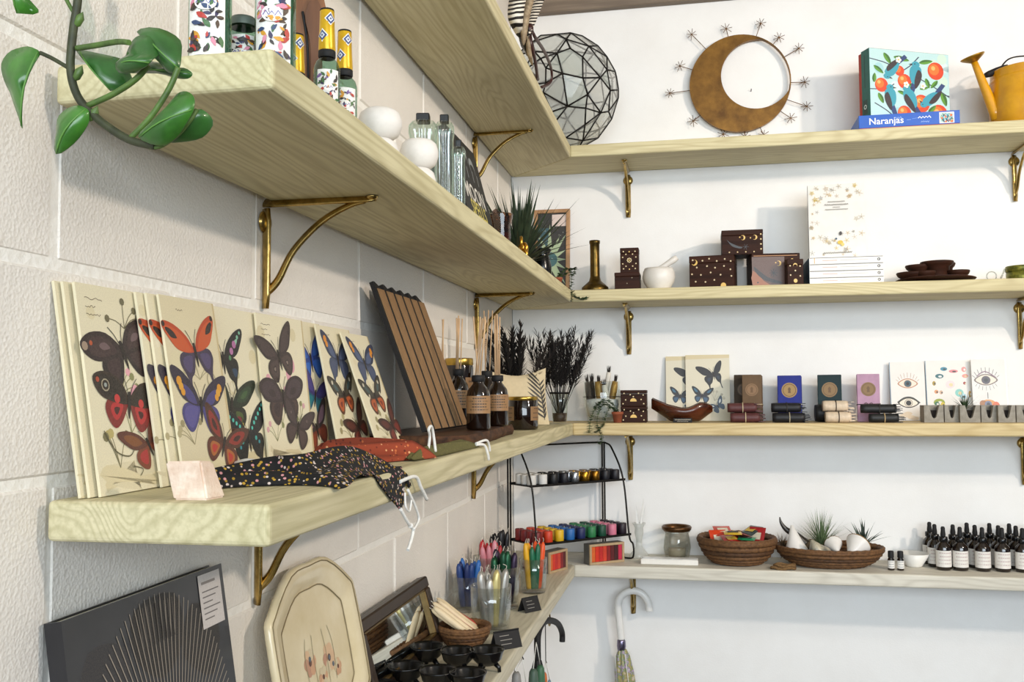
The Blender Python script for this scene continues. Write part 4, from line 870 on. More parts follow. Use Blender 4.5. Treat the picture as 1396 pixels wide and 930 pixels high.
# ------------------------------------------------------------------ pothos vine hanging at the near end
def pothos():
    yb = -2.40; P = lambda u, v, dy=0: PY(u, v, yb+dy)
    base = P(104, -160); t = thing('hanging_pothos', 'green pothos vine hanging in front of the near shelf end', 'plant', base)
    stemm = mt('vine_stem', '#5b7a34', .5, 0, .2, 60, col2='#3a4f22'); brown = mt('old_vine_stem', '#40452a', .6, 0, .3, 60)
    lv = mt('pothos_leaf', '#47862c', .33, 0, .3, 30, .1, 90, coat=.25, col2='#2c5a1e'); lv2 = mt('pothos_leaf_dark', '#3a6e30', .33, 0, .25, 30, .1, 90, coat=.25, col2='#234719')
    def st(name, pts, r, m): MB().tube([Vector(q)-base for q in spl([tuple(p) for p in pts], 6, False)], r, 10).build(name, m, t)
    st('main_stem', [P(104, -160), P(107, -60), P(106, 0), P(100, 40), P(96, 90), P(103, 125), P(120, 150), P(150, 175), P(180, 192), P(212, 199)], .0032, brown)
    st('leaf_stalk', [P(180, 192), P(212, 201), P(240, 185), P(258, 165), P(268, 150, .004)], .0018, stemm)
    st('leaf_stalk', [P(178, 188), P(205, 160), P(230, 122), P(243, 92)], .0022, stemm)
    st('leaf_stalk', [P(120, 144), P(155, 128), P(185, 108), P(203, 88)], .0023, stemm)
    st('leaf_stalk', [P(94, 93), P(72, 80), P(55, 72)], .0016, brown)
    st('leaf_stalk', [P(104, 66), P(130, 62), P(160, 57, -.006), P(176, 58, -.012)], .0022, stemm)
    st('leaf_stalk', [P(104, 22), P(95, 8), P(85, -12)], .0016, stemm)
    def leaf(pts_outline, mid0, mid1, mat, bulge=.006, dy=0):
        """leaf from its outline as seen, domed along the midrib"""
        o = spl(pts_outline, 3); A0, A1 = P(*mid0, dy), P(*mid1, dy); ax = (A1-A0); L = ax.length; axn = ax/L; m = MB(); n = len(o)
        c2 = ((mid0[0]+mid1[0])/2, (mid0[1]+mid1[1])/2)
        rings = []
        for k, s in enumerate((1, .72, .4)):
            ring = []
            for u, v in o:
                q = P(c2[0]+(u-c2[0])*s, c2[1]+(v-c2[1])*s, dy); tt = (q-A0).dot(axn); off = q-(A0+axn*tt); dist = min(1, off.length/(L*.35))
                ring.append(q+Vector((0, -bulge*(1-s*s)+.010*dist*dist*(1 if off.x+off.z*.3 > 0 else .45), 0)))
            rings.append(ring)
        ctr = P(*c2, dy)+Vector((0, -bulge, 0)); v = [q-base for r_ in rings for q in r_]+[ctr-base]; f = []
        for k in range(2):
            for i in range(n): f.append((k*n+i, k*n+(i+1) % n, (k+1)*n+(i+1) % n, (k+1)*n+i))
        for i in range(n): f.append((2*n+i, 2*n+(i+1) % n, 3*n))
        v2 = [q+Vector((0, .0007, 0)) for q in v]; nn = len(v)
        f2 = [tuple(nn+i for i in q[::-1]) for q in f]+[(i, nn+i, nn+(i+1) % n, (i+1) % n) for i in range(n)]
        m.add(v+v2, f+f2, True); lo = m.build('leaf', mat, t)
        MB().tube([A0+(A1-A0)*k/6+Vector((0, -bulge*1.0*math.sin(PI*k/6)-.0006, 0))-base for k in range(7)], [.0007]*6+[.0003], 5).build('midrib', mt('leaf_vein', '#5d8f3c', .5), lo)
    leaf([(55, 72), (35, 62), (10, 66), (-4, 84), (0, 108), (12, 132), (24, 158), (30, 175), (25, 140), (28, 112), (42, 86)], (52, 72), (29, 172), lv)
    leaf([(118, 148), (96, 142), (75, 155), (71, 178), (76, 210), (98, 195), (116, 170), (120, 158)], (116, 150), (77, 210), lv, dy=-.006)
    leaf([(167, 53), (178, 42), (195, 44), (206, 68), (205, 84), (190, 94), (160, 98), (158, 78)], (204, 86), (163, 88), lv2, dy=-.012)
    leaf([(186, 43), (212, 35), (236, 48), (245, 80), (242, 96), (228, 98), (215, 84), (206, 74), (203, 58)], (243, 93), (195, 44), lv2, dy=.004)
    leaf([(104, 70), (128, 70), (155, 74), (166, 92), (170, 112), (150, 124), (142, 108), (128, 92)], (108, 68), (150, 122), lv2, dy=.016)
    leaf([(205, 82), (228, 92), (250, 92), (262, 100), (255, 107), (238, 106), (215, 100), (168, 98)], (168, 98), (260, 100), lv2, dy=.02)
    leaf([(236, 126), (250, 122), (263, 132), (264, 148), (254, 165), (235, 186), (212, 197), (188, 186), (205, 165), (222, 145)], (262, 150), (190, 188), lv, dy=-.008)
    leaf([(268, 150), (277, 150), (283, 160), (272, 178), (252, 190), (230, 194), (248, 176), (262, 164)], (270, 151), (232, 192), lv2, dy=.006)
    leaf([(26, -25), (24, 0), (22, 18), (40, 10), (34, -5)], (30, -25), (23, 17), lv)
    for u, v in ((108, 27), (107, 100), (128, 155)):
        q = P(u, v)-base; MB().lathe([(0, -.007), (.0028, -.004), (.0032, .002), (0, .007)], 8, Matrix.Translation(q) @ Matrix.Rotation(.5, 4, 'Y')).build('node_bud', stemm, t)
pothos()
# ================================================================== THIRD SHELF, block wall: butterfly prints
CH = .2045
def card(label, yl, w, xt, xb, art, edge=True, h=CH, stain='#cdb98c', paper='#e6dcbc'):
    ln = math.asin((xb-xt)/h)
    t = thing('butterfly_print', label, 'art print', (xb, yl+w/2, Z3+.0005+.003*math.sin(ln)), PI/2, 'butterfly art prints on the block wall shelf', lean=-ln)
    MB().box(-w/2, w/2, 0, .003, 0, h, .0004).build('board', creampaper, t)
    A = Art(0); A.STR = 1.22; A.poly([(-w/2+.0004, .0004), (w/2-.0004, .0004), (w/2-.0004, h-.0004), (-w/2+.0004, h-.0004)], paper)
    rr = random.Random(int(abs(yl)*1000))
    for k in range(8): A.poly([(rr.uniform(-.48, .48)*w+.012*math.cos(q*1.05)*rr.uniform(.5, 1), rr.uniform(.02, .12)*h+.006*math.sin(q*1.05)) for q in range(6)], rr.choice(('#dccfa8', '#ddd2b0', '#d6c79c')), 2) if k < 3 else A.disc(rr.uniform(-.45, .45)*w, rr.uniform(.05, .95)*h, rr.uniform(.004, .012), rr.choice(('#e2d6b2', '#e9e0c4', '#ded2ac')))
    A.poly([(w/2-.006, .0004), (w/2-.0004, .0004), (w/2-.0004, h-.0004), (w/2-.004, h-.0004)], stain)
    art(A, w, h, rr); A.build('printed_art', t); return t
def art_moths(A, w, h, rr):
    L = -w/2; scribble(A, L+.012, h*.93, .03, 3, .008); sprig(A, L+.05, h*.46, .03); sprig(A, L+.035, h*.12, .035, '#7a7350', '#b9a96a'); sprig(A, L+.06, h*.28, .03); sprig(A, L+.07, h*.8, .028, '#6b6448', '#6b6448')
    for x, z in ((.03, .52), (.035, .56), (.075, .48), (.08, .44), (.072, .47)): A.disc(L+x, h*z, .006, '#e3a3ae', .008)
    butterfly(A, L+.062, h*.69, .05, .28, '#2a1d1f', '#241a1d', fpatch=((.7, .0, .0, '#3c2a2b'), (.25, -.1, .0, '#6b5658')), hpatch=((.6, 0, 0, '#382628'),), spots=((.92, .3, .09, '#a08a76'), (.75, .32, .05, '#b3502c')), fw=MWING)
    butterfly(A, L+.062, h*.44, .046, -.18, '#2c2016', '#7e1f1c', fpatch=((.82, 0, 0, '#1f1812'), ), hpatch=((.55, 0, 0, '#b32a2c'), (.25, 0, 0, '#401010')), spots=((.68, .22, .14, '#a59a80'), (.68, .22, .11, '#231a14'), (.68, .22, .05, '#97a09a'), (.9, .3, .06, '#a8452c'), (.35, -.02, .1, '#c23232')), fw=MWING)
    butterfly(A, L+.085, h*.22, .034, .4, '#5b2e22', '#7a3a22', fpatch=((.6, 0, 0, '#7d4a26'),), hpatch=((.6, 0, 0, '#a82c2c'),))
    A.line([(L+.015, h*.3), (L+.03, h*.2), (L+.05, h*.17), (L+.06, h*.2)], .0012, '#5d5638', 5); A.line([(L+.055, h*.12), (L+.07, h*.1), (L+.065, h*.07)], .001, '#5d5638', 5)
def art_orange(A, w, h, rr):
    L = -w/2; scribble(A, L+.03, h*.93, .02, 1); sprig(A, L+.03, h*.2, .03, '#9a8f6a', '#b5a880'); sprig(A, L+.06, h*.55, .03, '#a39a78', '#b9ad88', 5); A.ring(L+.085, h*.55, .008, .0095, '#a89c7a')
    butterfly(A, L+.058, h*.71, .046, .15, '#b8431f', '#3a3048', fpatch=((.82, .02, -.04, '#c75526'), (.35, .22, .15, '#2a1c1a')), hpatch=((.6, 0, 0, '#4c4168'),), spots=((.93, .74, .07, '#201614'), (.86, .6, .05, '#201614')), hw=TWING, body='#191211')
    butterfly(A, L+.054, h*.41, .048, -.12, '#2a2438', '#45407a', fpatch=((.5, -.12, -.15, '#454078'), ), hpatch=((.75, 0, 0, '#56508e'),), spots=((.72, .48, .11, '#d9962a'), (.66, .36, .1, '#dba032'), (.60, .24, .09, '#d9962a')), ant=True)
    butterfly(A, L+.092, h*.19, .042, -.45, '#4a2a1c', '#5a2a1c', fpatch=((.65, 0, 0, '#8a2a22'), (.3, 0, 0, '#3a1c16')), hpatch=((.6, 0, 0, '#a8622c'), (.35, 0, 0, '#b52f28')))
def art_swallow(A, w, h, rr):
    L = -w/2; scribble(A, L+.02, h*.93, .018, 1); sprig(A, L+.07, h*.42, .035, '#a8a47c', '#c2bb94', 5); A.ring(L+.1, h*.5, .006, .0075, '#b3a982')
    butterfly(A, L+.045, h*.68, .047, .06, '#17181c', '#16181a', fpatch=((.25, .1, .08, '#8ec6a8'),), hpatch=((.35, .1, -.1, '#23405e'),), spots=((.55, .38, .11, '#b06a9c'), (.40, .2, .1, '#b878a8'), (.74, .58, .06, '#7fc0a2'), (.86, .7, .05, '#7fc0a2'), (.3, .02, .07, '#4f8a5c')), hw=TWING)
    butterfly(A, L+.055, h*.40, .05, -.2, '#1b2a1c', '#171d18', fpatch=((.6, 0, 0, '#27402a'), (.3, 0, 0, '#3d5c36')), hpatch=((.5, 0, 0, '#4a5c2c'), (.28, 0, -.05, '#7a2430')), spots=((.5, -.42, .05, '#9a8a3a'),), hw=TWING)
    butterfly(A, L+.092, h*.20, .05, .12, '#121820', '#10161c', spots=((.2, .18, .05, '#4fc0b0'), (.32, .3, .055, '#4fc0b0'), (.44, .4, .055, '#56c6b6'), (.56, .5, .055, '#4fc0b0'), (.68, .6, .05, '#4fc0b0'), (.78, .7, .045, '#4fc0b0'), (.3, -.1, .06, '#3aa8a0'), (.42, -.22, .05, '#3a9aa8')), hw=TWING)
    A.poly([(L+.03, h*.02), (L+.07, h*.05), (L+.1, h*.02)], '#8f8a78', 3)
def art_brown(A, w, h, rr):
    L = -w/2; scribble(A, L+.012, h*.93, .03, 3, .007); 
    for x, z in ((.02, .55), (.085, .6), (.1, .66), (.06, .42), (.075, .44), (.09, .3)): A.disc(L+x, h*z, .008, '#e0a3ae', .01)
    for k in range(5): sprig(A, L+.03+.02*k, h*(.15+.1*(k % 3)), .03, '#8f9060', '#dca9ae')
    butterfly(A, L+.058, h*.72, .05, .3, '#35292a', '#3a2d2c', fpatch=((.72, 0, 0, '#463838'),), hpatch=((.7, 0, 0, '#4a3b39'), (.28, 0, 0, '#2c2223'), (.15, 0, 0, '#8a7a70')), spots=((.8, .5, .06, '#2a1f20'),))
    butterfly(A, L+.06, h*.44, .056, .05, '#33272a', '#3a2c2b', fpatch=((.75, 0, 0, '#42343a'), (.3, -.05, -.05, '#33272a')), hpatch=((.75, 0, 0, '#4a3834'), (.5, 0, 0, '#36282a')), fw=MWING)
    butterfly(A, L+.098, h*.23, .044, -.35, '#35292b', '#392c2c', fpatch=((.75, 0, 0, '#443638'),), hpatch=((.7, 0, 0, '#4a3a3a'),), spots=((.5, .35, .05, '#6a5a58'),))
def art_blue(A, w, h, rr):
    for cx in (.03, .105):
        L = -w/2+cx-.03
        butterfly(A, L+.03, h*.72, .05, .2, '#1c3f8c', '#1d4a9c', fpatch=((.7, 0, 0, '#2a62b8'),), hpatch=((.7, 0, 0, '#2f6cc4'),), spots=((.9, .72, .1, '#14161e'),))
        butterfly(A, L+.035, h*.45, .045, -.3, '#3a3470', '#1d5f74', fpatch=((.7, 0, 0, '#4a4288'),), hpatch=((.6, 0, 0, '#1f7a84'),))
        butterfly(A, L+.03, h*.2, .045, .3, '#3a3032', '#6d2f22', fpatch=((.6, 0, 0, '#8a6a78'),), hpatch=((.6, 0, 0, '#8a3a24'),))
def art_mixed(A, w, h, rr):
    L = -w/2; scribble(A, L+.03, h*.93, .02, 1); sprig(A, L+.05, h*.6, .03, '#a89c74', '#b5a880'); sprig(A, L+.06, h*.12, .04, '#9c9168', '#b0a478', 6)
    butterfly(A, L+.065, h*.74, .052, -.1, '#2a3550', '#3c4a66', fpatch=((.55, -.1, -.1, '#4a5a7c'),), hpatch=((.6, 0, 0, '#44506e'),), spots=((.74, .55, .12, '#d98a2a'), (.66, .4, .1, '#d98a2a')), lx=.9, hw=TWING)
    butterfly(A, L+.062, h*.45, .044, .1, '#2a2422', '#5b3320', fpatch=((.8, 0, 0, '#3c3a30'), (.35, 0, 0, '#42585a')), hpatch=((.7, 0, 0, '#b5562a'), (.3, 0, 0, '#7a2f1c')), spots=((.7, .55, .08, '#cfc6b0'), (.5, .1, .07, '#d7ccb4')))
    butterfly(A, L+.098, h*.2, .042, .5, '#3a1d1a', '#4a201c', fpatch=((.6, 0, 0, '#5a2822'),), hpatch=((.6, 0, 0, '#7a2f26'),))
card('rearmost cream print of the near stack, only its edge showing', -2.263, .13, .004, .0365, lambda *a: None)
card('middle cream print of the near stack, only its edge showing', -2.258, .13, .0095, .0425, lambda *a: None)
card('nearest butterfly print with a dark moth and a red moth', -2.251, .135, .0165, .049, art_moths)
card('thin shaded print tucked behind the orange-tailed butterfly print', -2.160, .12, .0215, .0555, art_orange)
card('second shaded print tucked behind the orange-tailed butterfly print', -2.148, .12, .026, .0605, art_orange)
card('print with an orange-tailed butterfly above a violet one', -2.135, .115, .032, .0665, art_orange, paper='#ddd0ac')
card('print of black swallowtails with pink and teal spots', -2.012, .15, .010, .033, art_swallow, paper='#ebe2c4')
card('print with three brown moths and pink flowers', -1.880, .15, .0165, .039, art_brown, paper='#ece3c4')
card('half hidden print with blue butterflies', -1.798, .15, .0095, .029, art_blue)
card('print with an orange-banded blue butterfly over two dark ones', -1.688, .142, .020, .062, art_mixed)
card('rightmost leaning print with small dark butterflies', -1.609, .125, .030, .098, art_mixed)
# pink stone wedge
q0 = PZ(236, 682, Z3); zt = .0355
t = thing('stone_wedge', 'pale pink rough stone wedge at the shelf end', 'stone', (q0.x, q0.y, Z3))
m = MB(); v = [(0, 0, 0), (.033, .001, 0), (.036, .03, 0), (.0, .03, 0), (-.0115, .004, zt-.001), (.0245, .004, zt), (.026, .024, zt-.002), (-.010, .024, zt-.003)]
m.add(v, [(0, 3, 2, 1), (4, 5, 6, 7), (0, 1, 5, 4), (1, 2, 6, 5), (2, 3, 7, 6), (3, 0, 4, 7)])
me = m.mesh('stone', mt('pink_stone', '#ecdccb', .5, 0, .15, 55, .6, 120, col2='#d3b59e', bdist=.002)); b_ = bmesh.new(); b_.from_mesh(me); bmesh.ops.recalc_face_normals(b_, faces=b_.faces); bmesh.ops.bevel(b_, geom=list(b_.edges), offset=.0018, segments=2, affect='EDGES'); b_.to_mesh(me); b_.free(); link('stone_body', me, t)
# ------------------------------------------------------------------ folded cloths with white cords
def cloth_mat(name, base, cols, scale, thr=.28):
    m, nt, p = nodes(name); v = nt.nodes.new('ShaderNodeTexVoronoi'); v.inputs['Scale'].default_value = scale; tc = nt.nodes.new('ShaderNodeTexCoord'); nt.links.new(tc.outputs['Object'], v.inputs['Vector'])
    n = noise(nt, scale*1.7, 2); 
    sx = nt.nodes.new('ShaderNodeSeparateColor'); nt.links.new(v.outputs['Color'], sx.inputs[0])
    st = [(i/len(cols), lin(c)) for i, c in enumerate(cols)]; pal = ramp(nt, sx.outputs[0], st); pal.node.color_ramp.interpolation = 'CONSTANT'
    msk = ramp(nt, v.outputs['Distance'], [(thr-.03, (1, 1, 1)), (thr+.03, (0, 0, 0))])
    nt.links.new(mixc(nt, msk, lin(base), pal), p.inputs['Base Color']); p.inputs['Roughness'].default_value = .85; return m
def cloth(name, label, front, back, H, folds, mat, tip=None, seed=1, cat='cloth', taper=False):
    """bunched cloth between a front and a back outline on the shelf, with lengthwise folds"""
    rr = random.Random(seed); n, k = 44, 14; F = [Vector(q) for q in spl([tuple(p) for p in front], 12, False)]; B = [Vector(q) for q in spl([tuple(p) for p in back], 12, False)]
    def at(L, t): f = t*(len(L)-1); i = min(int(f), len(L)-2); return L[i].lerp(L[i+1], f-i)
    base = at(F, .5); t = thing(name, label, cat, base); v = []; f = []
    ph = [rr.uniform(0, 6) for _ in range(4)]
    for i in range(n+1):
        s = i/n; a, b = at(F, s), at(B, s)
        for j in range(k+1):
            w = j/k; q = a.lerp(b, w); hgt = H*(math.sin(PI*w)**.5)*(.55+.25*math.sin(folds*PI*w+2.5*s+ph[0])+.2*math.sin(folds*1.9*PI*w-3*s+ph[1]))*(.88+.12*math.sin(3*s+ph[2]))*(min(1, .25+5*s, .12+4*(1-s)) if taper else 1)
            q = q+Vector((0, 0, max(hgt, 0)+.0004))
            if q.x < W+.003 and q.z < Z3+.0025: q = Vector((q.x, q.y, Z3+.0025)) if q.x < W-.004 or q.z > Z3-.004 else Vector((W+.0035, q.y, q.z))
            v.append(q-base)
    for i in range(n):
        for j in range(k): f.append((i*(k+1)+j, i*(k+1)+j+1, (i+1)*(k+1)+j+1, (i+1)*(k+1)+j))
    lo = len(v); v += [Vector((p.x, p.y, max(p.z-.0012, .0001+Z3-base.z))) if p.x+base.x <= W else p-Vector((.0012, 0, .0012)) for p in v]
    f += [tuple(lo+i for i in q[::-1]) for q in f[:]]
    MB().add(v, f, True).build('folded_cloth', mat, t, recalc=False); return t, base
cordm = mt('white_cord', '#ece9e2', .8, 0, .08, 200)
def cord(t, base, pts, r=.0016, knot=None, tassel=False):
    q = [Vector(p)-base for p in spl([tuple(p) for p in pts], 7, False)]; c = MB().tube(q, r, 8).build('cord', cordm, t)
    if tassel: MB().lathe([(0, .004), (.003, .003), (.0034, 0), (.0046, -.012), (.0048, -.02), (0, -.021)], 12, Matrix.Translation(q[-1])).build('tassel', cordm, c)
    if knot is not None: MB().lathe([(0, -.004), (.0035, -.002), (.0035, .002), (0, .004)], 10, Matrix.Translation(q[knot])).build('knot', cordm, c)
blk = cloth_mat('black_floral_cloth', '#0e0d0e', ('#0e0d0e', '#b08a2c', '#0e0d0e', '#c9b9b0', '#c58a8c', '#0e0d0e', '#9a7a24'), 240, .4)
pz = lambda u, v, dz=0: PZ(u, v, Z3+dz)
fr_ = [pz(288, 668), pz(350, 664), pz(420, 663), pz(470, 665), Vector((W+.001, PX(500, 668, W+.001).y, Z3+.004)), PX(548, 697, W+.006)]
bk_ = [Vector((.078, fr_[0].y+.035, Z3)), Vector((.088, fr_[1].y+.05, Z3)), Vector((.10, fr_[2].y+.06, Z3)), Vector((.125, fr_[3].y+.075, Z3)), Vector((.17, fr_[4].y+.09, Z3+.002)), PX(561, 664, W+.004)]
t, bs = cloth('floral_cloth', 'folded black floral cloth with its corner hanging over the shelf edge', fr_, bk_, .036, 3, blk)
cord(t, bs, [PX(546, 694, W+.006), PX(556, 712, W+.008), PX(563, 722, W+.008), PX(561, 735, W+.008), PX(556, 750, W+.008)], .0022, 10)
cord(t, bs, [PX(556, 668, W+.008), PX(566, 690, W+.01), PX(571, 708, W+.01), PX(564, 722, W+.01)], .0018)
cord(t, bs, [PX(545, 657, W+.004), PX(566, 650, W+.008), PX(574, 665, W+.009), PX(582, 681, W+.009)], .0024)
cord(t, bs, [PX(552, 672, W+.007), PX(553, 690, W+.01), PX(558, 697, W+.01), PX(561, 682, W+.01)], .0014)
cord(t, bs, [pz(320, 634, .012), pz(335, 630, .02), pz(355, 632, .02)], .004)
redc2 = cloth_mat('rust_floral_cloth', '#8f3a1f', ('#8f3a1f', '#c46a3a', '#6a2412', '#d9a070', '#8f3a1f', '#5a1f12'), 170, .3)
y_ = lambda u, x: yat(u, x, Z3)
def strip(name, label, u0, u1, x0, x1, wd, H, mat, seed, folds=4, cat='cloth'):
    a, b = Vector((x0, y_(u0, x0), Z3)), Vector((x1, y_(u1, x1), Z3)); d = (b-a).normalized(); s = Vector((-abs(d.y), d.x*(1 if d.y > 0 else -1), 0))*wd
    return cloth(name, label, [a, a.lerp(b, .35)+Vector((.004, 0, 0)), a.lerp(b, .7), b], [a+s*.7, a.lerp(b, .35)+s*1.1, a.lerp(b, .7)+s*1.0, b+s*.12], H, folds, mat, None, seed, cat, True)
t, bs = strip('rust_cloth', 'pleated rust-red cloth lying behind the black floral one', 440, 596, .12, .224, .06, .048, redc2, 4, 6)
t, bs = strip('olive_cloth', 'folded olive cloth with white corded ends before the wooden tray', 566, 655, .208, .224, .036, .028, cloth_mat('olive_cloth', '#5f5a2e', ('#5f5a2e', '#7a7340', '#4a4522', '#6a6434'), 200, .3), 6, 3)
bs = bs.copy(); yo = y_(652, .226)
cord(t, bs, [Vector((.222, yo, Z3+.006)), Vector((.232, yo+.02, Z3+.004)), Vector((.236, yo+.03, Z3-.012)), Vector((.236, yo+.036, Z3-.022))], .0024)
cord(t, bs, [Vector((.222, yo, Z3+.008)), Vector((.233, yo+.03, Z3+.012)), Vector((.235, yo+.045, Z3+.002)), Vector((.235, yo+.05, Z3-.008))], .0022)
ya = y_(578, .20)
cord(t, bs, [Vector((.205, ya, Z3+.004)), Vector((.208, ya+.003, Z3+.030)), Vector((.209, ya-.006, Z3+.042)), Vector((.210, ya+.004, Z3+.046)), Vector((.210, ya+.014, Z3+.035)), Vector((.212, ya+.02, Z3+.008))], .0022)
# ------------------------------------------------------------------ live-edge tray with incense cartons, diffusers, candles
ZT = Z3+.022
def slab():
    ya, yb = -1.50, -.862; n = 40; o = []; rr = random.Random(9)
    for i in range(n+1):
        s = i/n; y = ya+(yb-ya)*s; o.append((.196+.010*math.sin(5*s+.6)-.05*max(0, s-.86)/.14*.9-.03*max(0, .06-s)/.06+rr.uniform(-.0015, .0015), y))
    o += [(.02, yb-.005), (.012, -1.2), (.018, ya+.01)]
    cy = (ya+yb)/2; t = thing('wooden_tray', 'dark live-edge wooden slab under the incense cartons and diffusers', 'tray', (.1, cy, Z3))
    bark = grain('bark', '#5b3a22', '#2a180e', 1, 90, .8, .4); top = grain('slab_wood', '#4b2e1c', '#2c1a10', 1, 26, .5)
    n_ = len(o); v = [(x-.1, y-cy, .0006) for x, y in o]+[(x-.1+.003, y-cy, .010) for x, y in o]+[(x-.1-.002, y-cy, .0216) for x, y in o]
    m = MB(); m.add(v, [(r_*n_+i, r_*n_+(i+1) % n_, (r_+1)*n_+(i+1) % n_, (r_+1)*n_+i) for r_ in (0, 1) for i in range(n_)]+[list(range(n_))[::-1]], True); m.build('bark_edge', bark, t)
    MB().add(v[2*n_:], [list(range(n_))]).add([(a, b, c+.0003) for a, b, c in v[2*n_:]], [list(range(n_))]).build('slab_top', top, t)
slab()
# six kraft incense cartons
IL = .272; il = math.asin((.128-.034)/IL); iw = .0365
y0 = -1.441
proto = thing('incense_carton', 'x', 'carton', (.128, y0+iw/2, ZT+.007), PI/2, 'kraft incense cartons', lean=-il)
MB().prism([(-.0248, 0), (.0248, 0), (.0248, IL-.004), (.0235, IL-.004), (-.016, IL+.013), (-.0248, IL+.013)], .002, .010, ax='y').build('shade_backing', mt('gap_shade_black', '#15110f', .8), proto)  # near-black backing: shade between cartons and at their tops put into its colour
MB().box(-iw/2, iw/2, 0, .0019, .0004, IL-.0004, .0004).build('kraft_face', mt('brown_kraft', '#93714c', .85, 0, .12, 60, .08), proto)
lb = ('first', 'second', 'third', 'fourth', 'fifth', 'last')
proto['label'] = 'first leaning kraft incense carton, nearest the butterfly prints'
for k in range(1, 6): copy_tree(proto, (.128, y0+iw/2+k*(.0512), ZT+.007), None, lb[k]+' leaning kraft incense carton counted from the butterfly prints')
# reed diffusers
amber = mt('amber_bottle_glass', '#1d0f08', .08, 0, .2, coat=.6, col2='#120905'); reedm = mt('reed', '#d9b48a', .7, 0, .1)
def small_text(A, w, z0, rows, col, seed, size=.0035):
    rr = random.Random(seed)
    for k in range(rows):
        L = w*rr.uniform(.55, .85); A.line([(-L/2, z0-k*size*1.9), (L/2, z0-k*size*1.9)], size*.7, col)
def roll(A, rad, z0, ang=0):
    nv = []
    for px, py, pz_ in A.mb.v:
        a = ang+px/rad; q = rad+.0003-py; nv.append((q*math.sin(a), -q*math.cos(a), pz_+z0))
    A.mb.v = nv; return A
def wrap_label(parent, rad, z0, w, h, col, ang=0, rows=4, ink='#3a2a1c', seed=1, name='paper_label'):
    A = Art(0, .00002)
    for k in range(12): A.mb.poly([(-w/2+w*(k+i)/12, -.00001, z) for i, z in ((0, 0), (1, 0), (1, h), (0, h))], col)
    for r_ in range(rows):
        L = w*random.Random(seed+r_).uniform(.4, .75); zz = h*(.82-.64*r_/max(1, rows-1)) if rows > 1 else h*.5; n = 6
        for k in range(n): A.mb.poly([(-L/2+L*(k+i*.8)/n, -.00006, zz+q) for i, q in ((0, 0), (1, 0), (1, h*.07), (0, h*.07))], ink)
    roll(A, rad, z0, ang); return A.build(name, parent)
def diffuser(u, x, lab, vt=512, reeds=6, top=428, r=.0235, spread=.012, seed=1):
    y = yat(u, x, ZT+.08); t = thing('reed_diffuser', lab, 'diffuser', (x, y, ZT+.0006), .35, 'amber reed diffusers'); h = min(zat(vt, x, y)-ZT, .125)
    MB().lathe([(0, .0005), (r*.94, .0005), (r, .004), (r, h*.62), (r*.9, h*.72), (r*.55, h*.82), (r*.44, h*.85), (r*.44, h*.9)], 30).build('bottle', amber, t)
    MB().lathe([(r*.5, h*.88), (r*.56, h*.89), (r*.56, h*.99), (r*.5, h), (0, h)], 24).build('black_cap', blackmatte, t)
    wrap_label(t, r, h*.30, r*2.7, h*.32, '#9a7248', 0, 5, '#4a3524', seed)
    rr = random.Random(seed); zt = zat(top, x, y)-ZT
    for k in range(reeds):
        a, b = rr.uniform(-.006, .006), rr.uniform(-.006, .006); c, d = rr.uniform(-spread, spread), rr.uniform(-spread, spread)
        MB().tube([(a, b, h*.98), (a+c, b+d, zt+rr.uniform(-.006, .004))], .0014, 6).build('reed', reedm, t)
diffuser(652, .176, 'amber reed diffuser beside the kraft cartons', 512, 6, 432, spread=.016, seed=1)
diffuser(678, .172, 'amber reed diffuser beside the gold-lidded candle', 512, 8, 430, seed=2, spread=.008)
diffuser(664, .108, 'amber reed diffuser between and behind two others', 506, 4, 424, seed=3)
diffuser(625, .07, 'amber reed diffuser mostly hidden behind the cartons', 497, 6, 432, seed=4, spread=.008)
diffuser(601, .036, 'amber reed diffuser against the block wall behind the cartons', 500, 3, 436, seed=5, spread=.01)
def candle_jar(u, x, z, r, vt, lab, ang):
    y = yat(u, x, z+.05); h = zat(vt, x, y)-z; t = thing('candle_jar', lab, 'candle jar', (x, y, z+.0005), ang, 'amber candle jars with gold lids')
    MB().lathe([(0, .0005), (r*.95, .0005), (r, .004), (r, h*.86), (r*.95, h*.9)], 36).build('glass_jar', amber, t)
    MB().lathe([(r*.97, h*.89), (r*1.0, h*.9), (r*1.0, h*.98), (r*.96, h), (0, h*.995)], 36).build('gold_lid', mt('brushed_gold_lid', '#c2a04e', .3, 1, .1), t)
    wrap_label(t, r, h*.28, r*1.1, h*.42, '#8a6640', .95, 3, '#4a3524', 4); wrap_label(t, r, h*.28, r*.8, h*.42, '#8a6640', -1.15, 3, '#4a3524', 5)
candle_jar(713, .163, Z3, .038, 541, 'gold-lidded amber candle jar at the end of the tray', .3)
candle_jar(626, .038, ZT, .034, 489, 'gold-lidded amber candle jar behind the reed diffusers', .3)
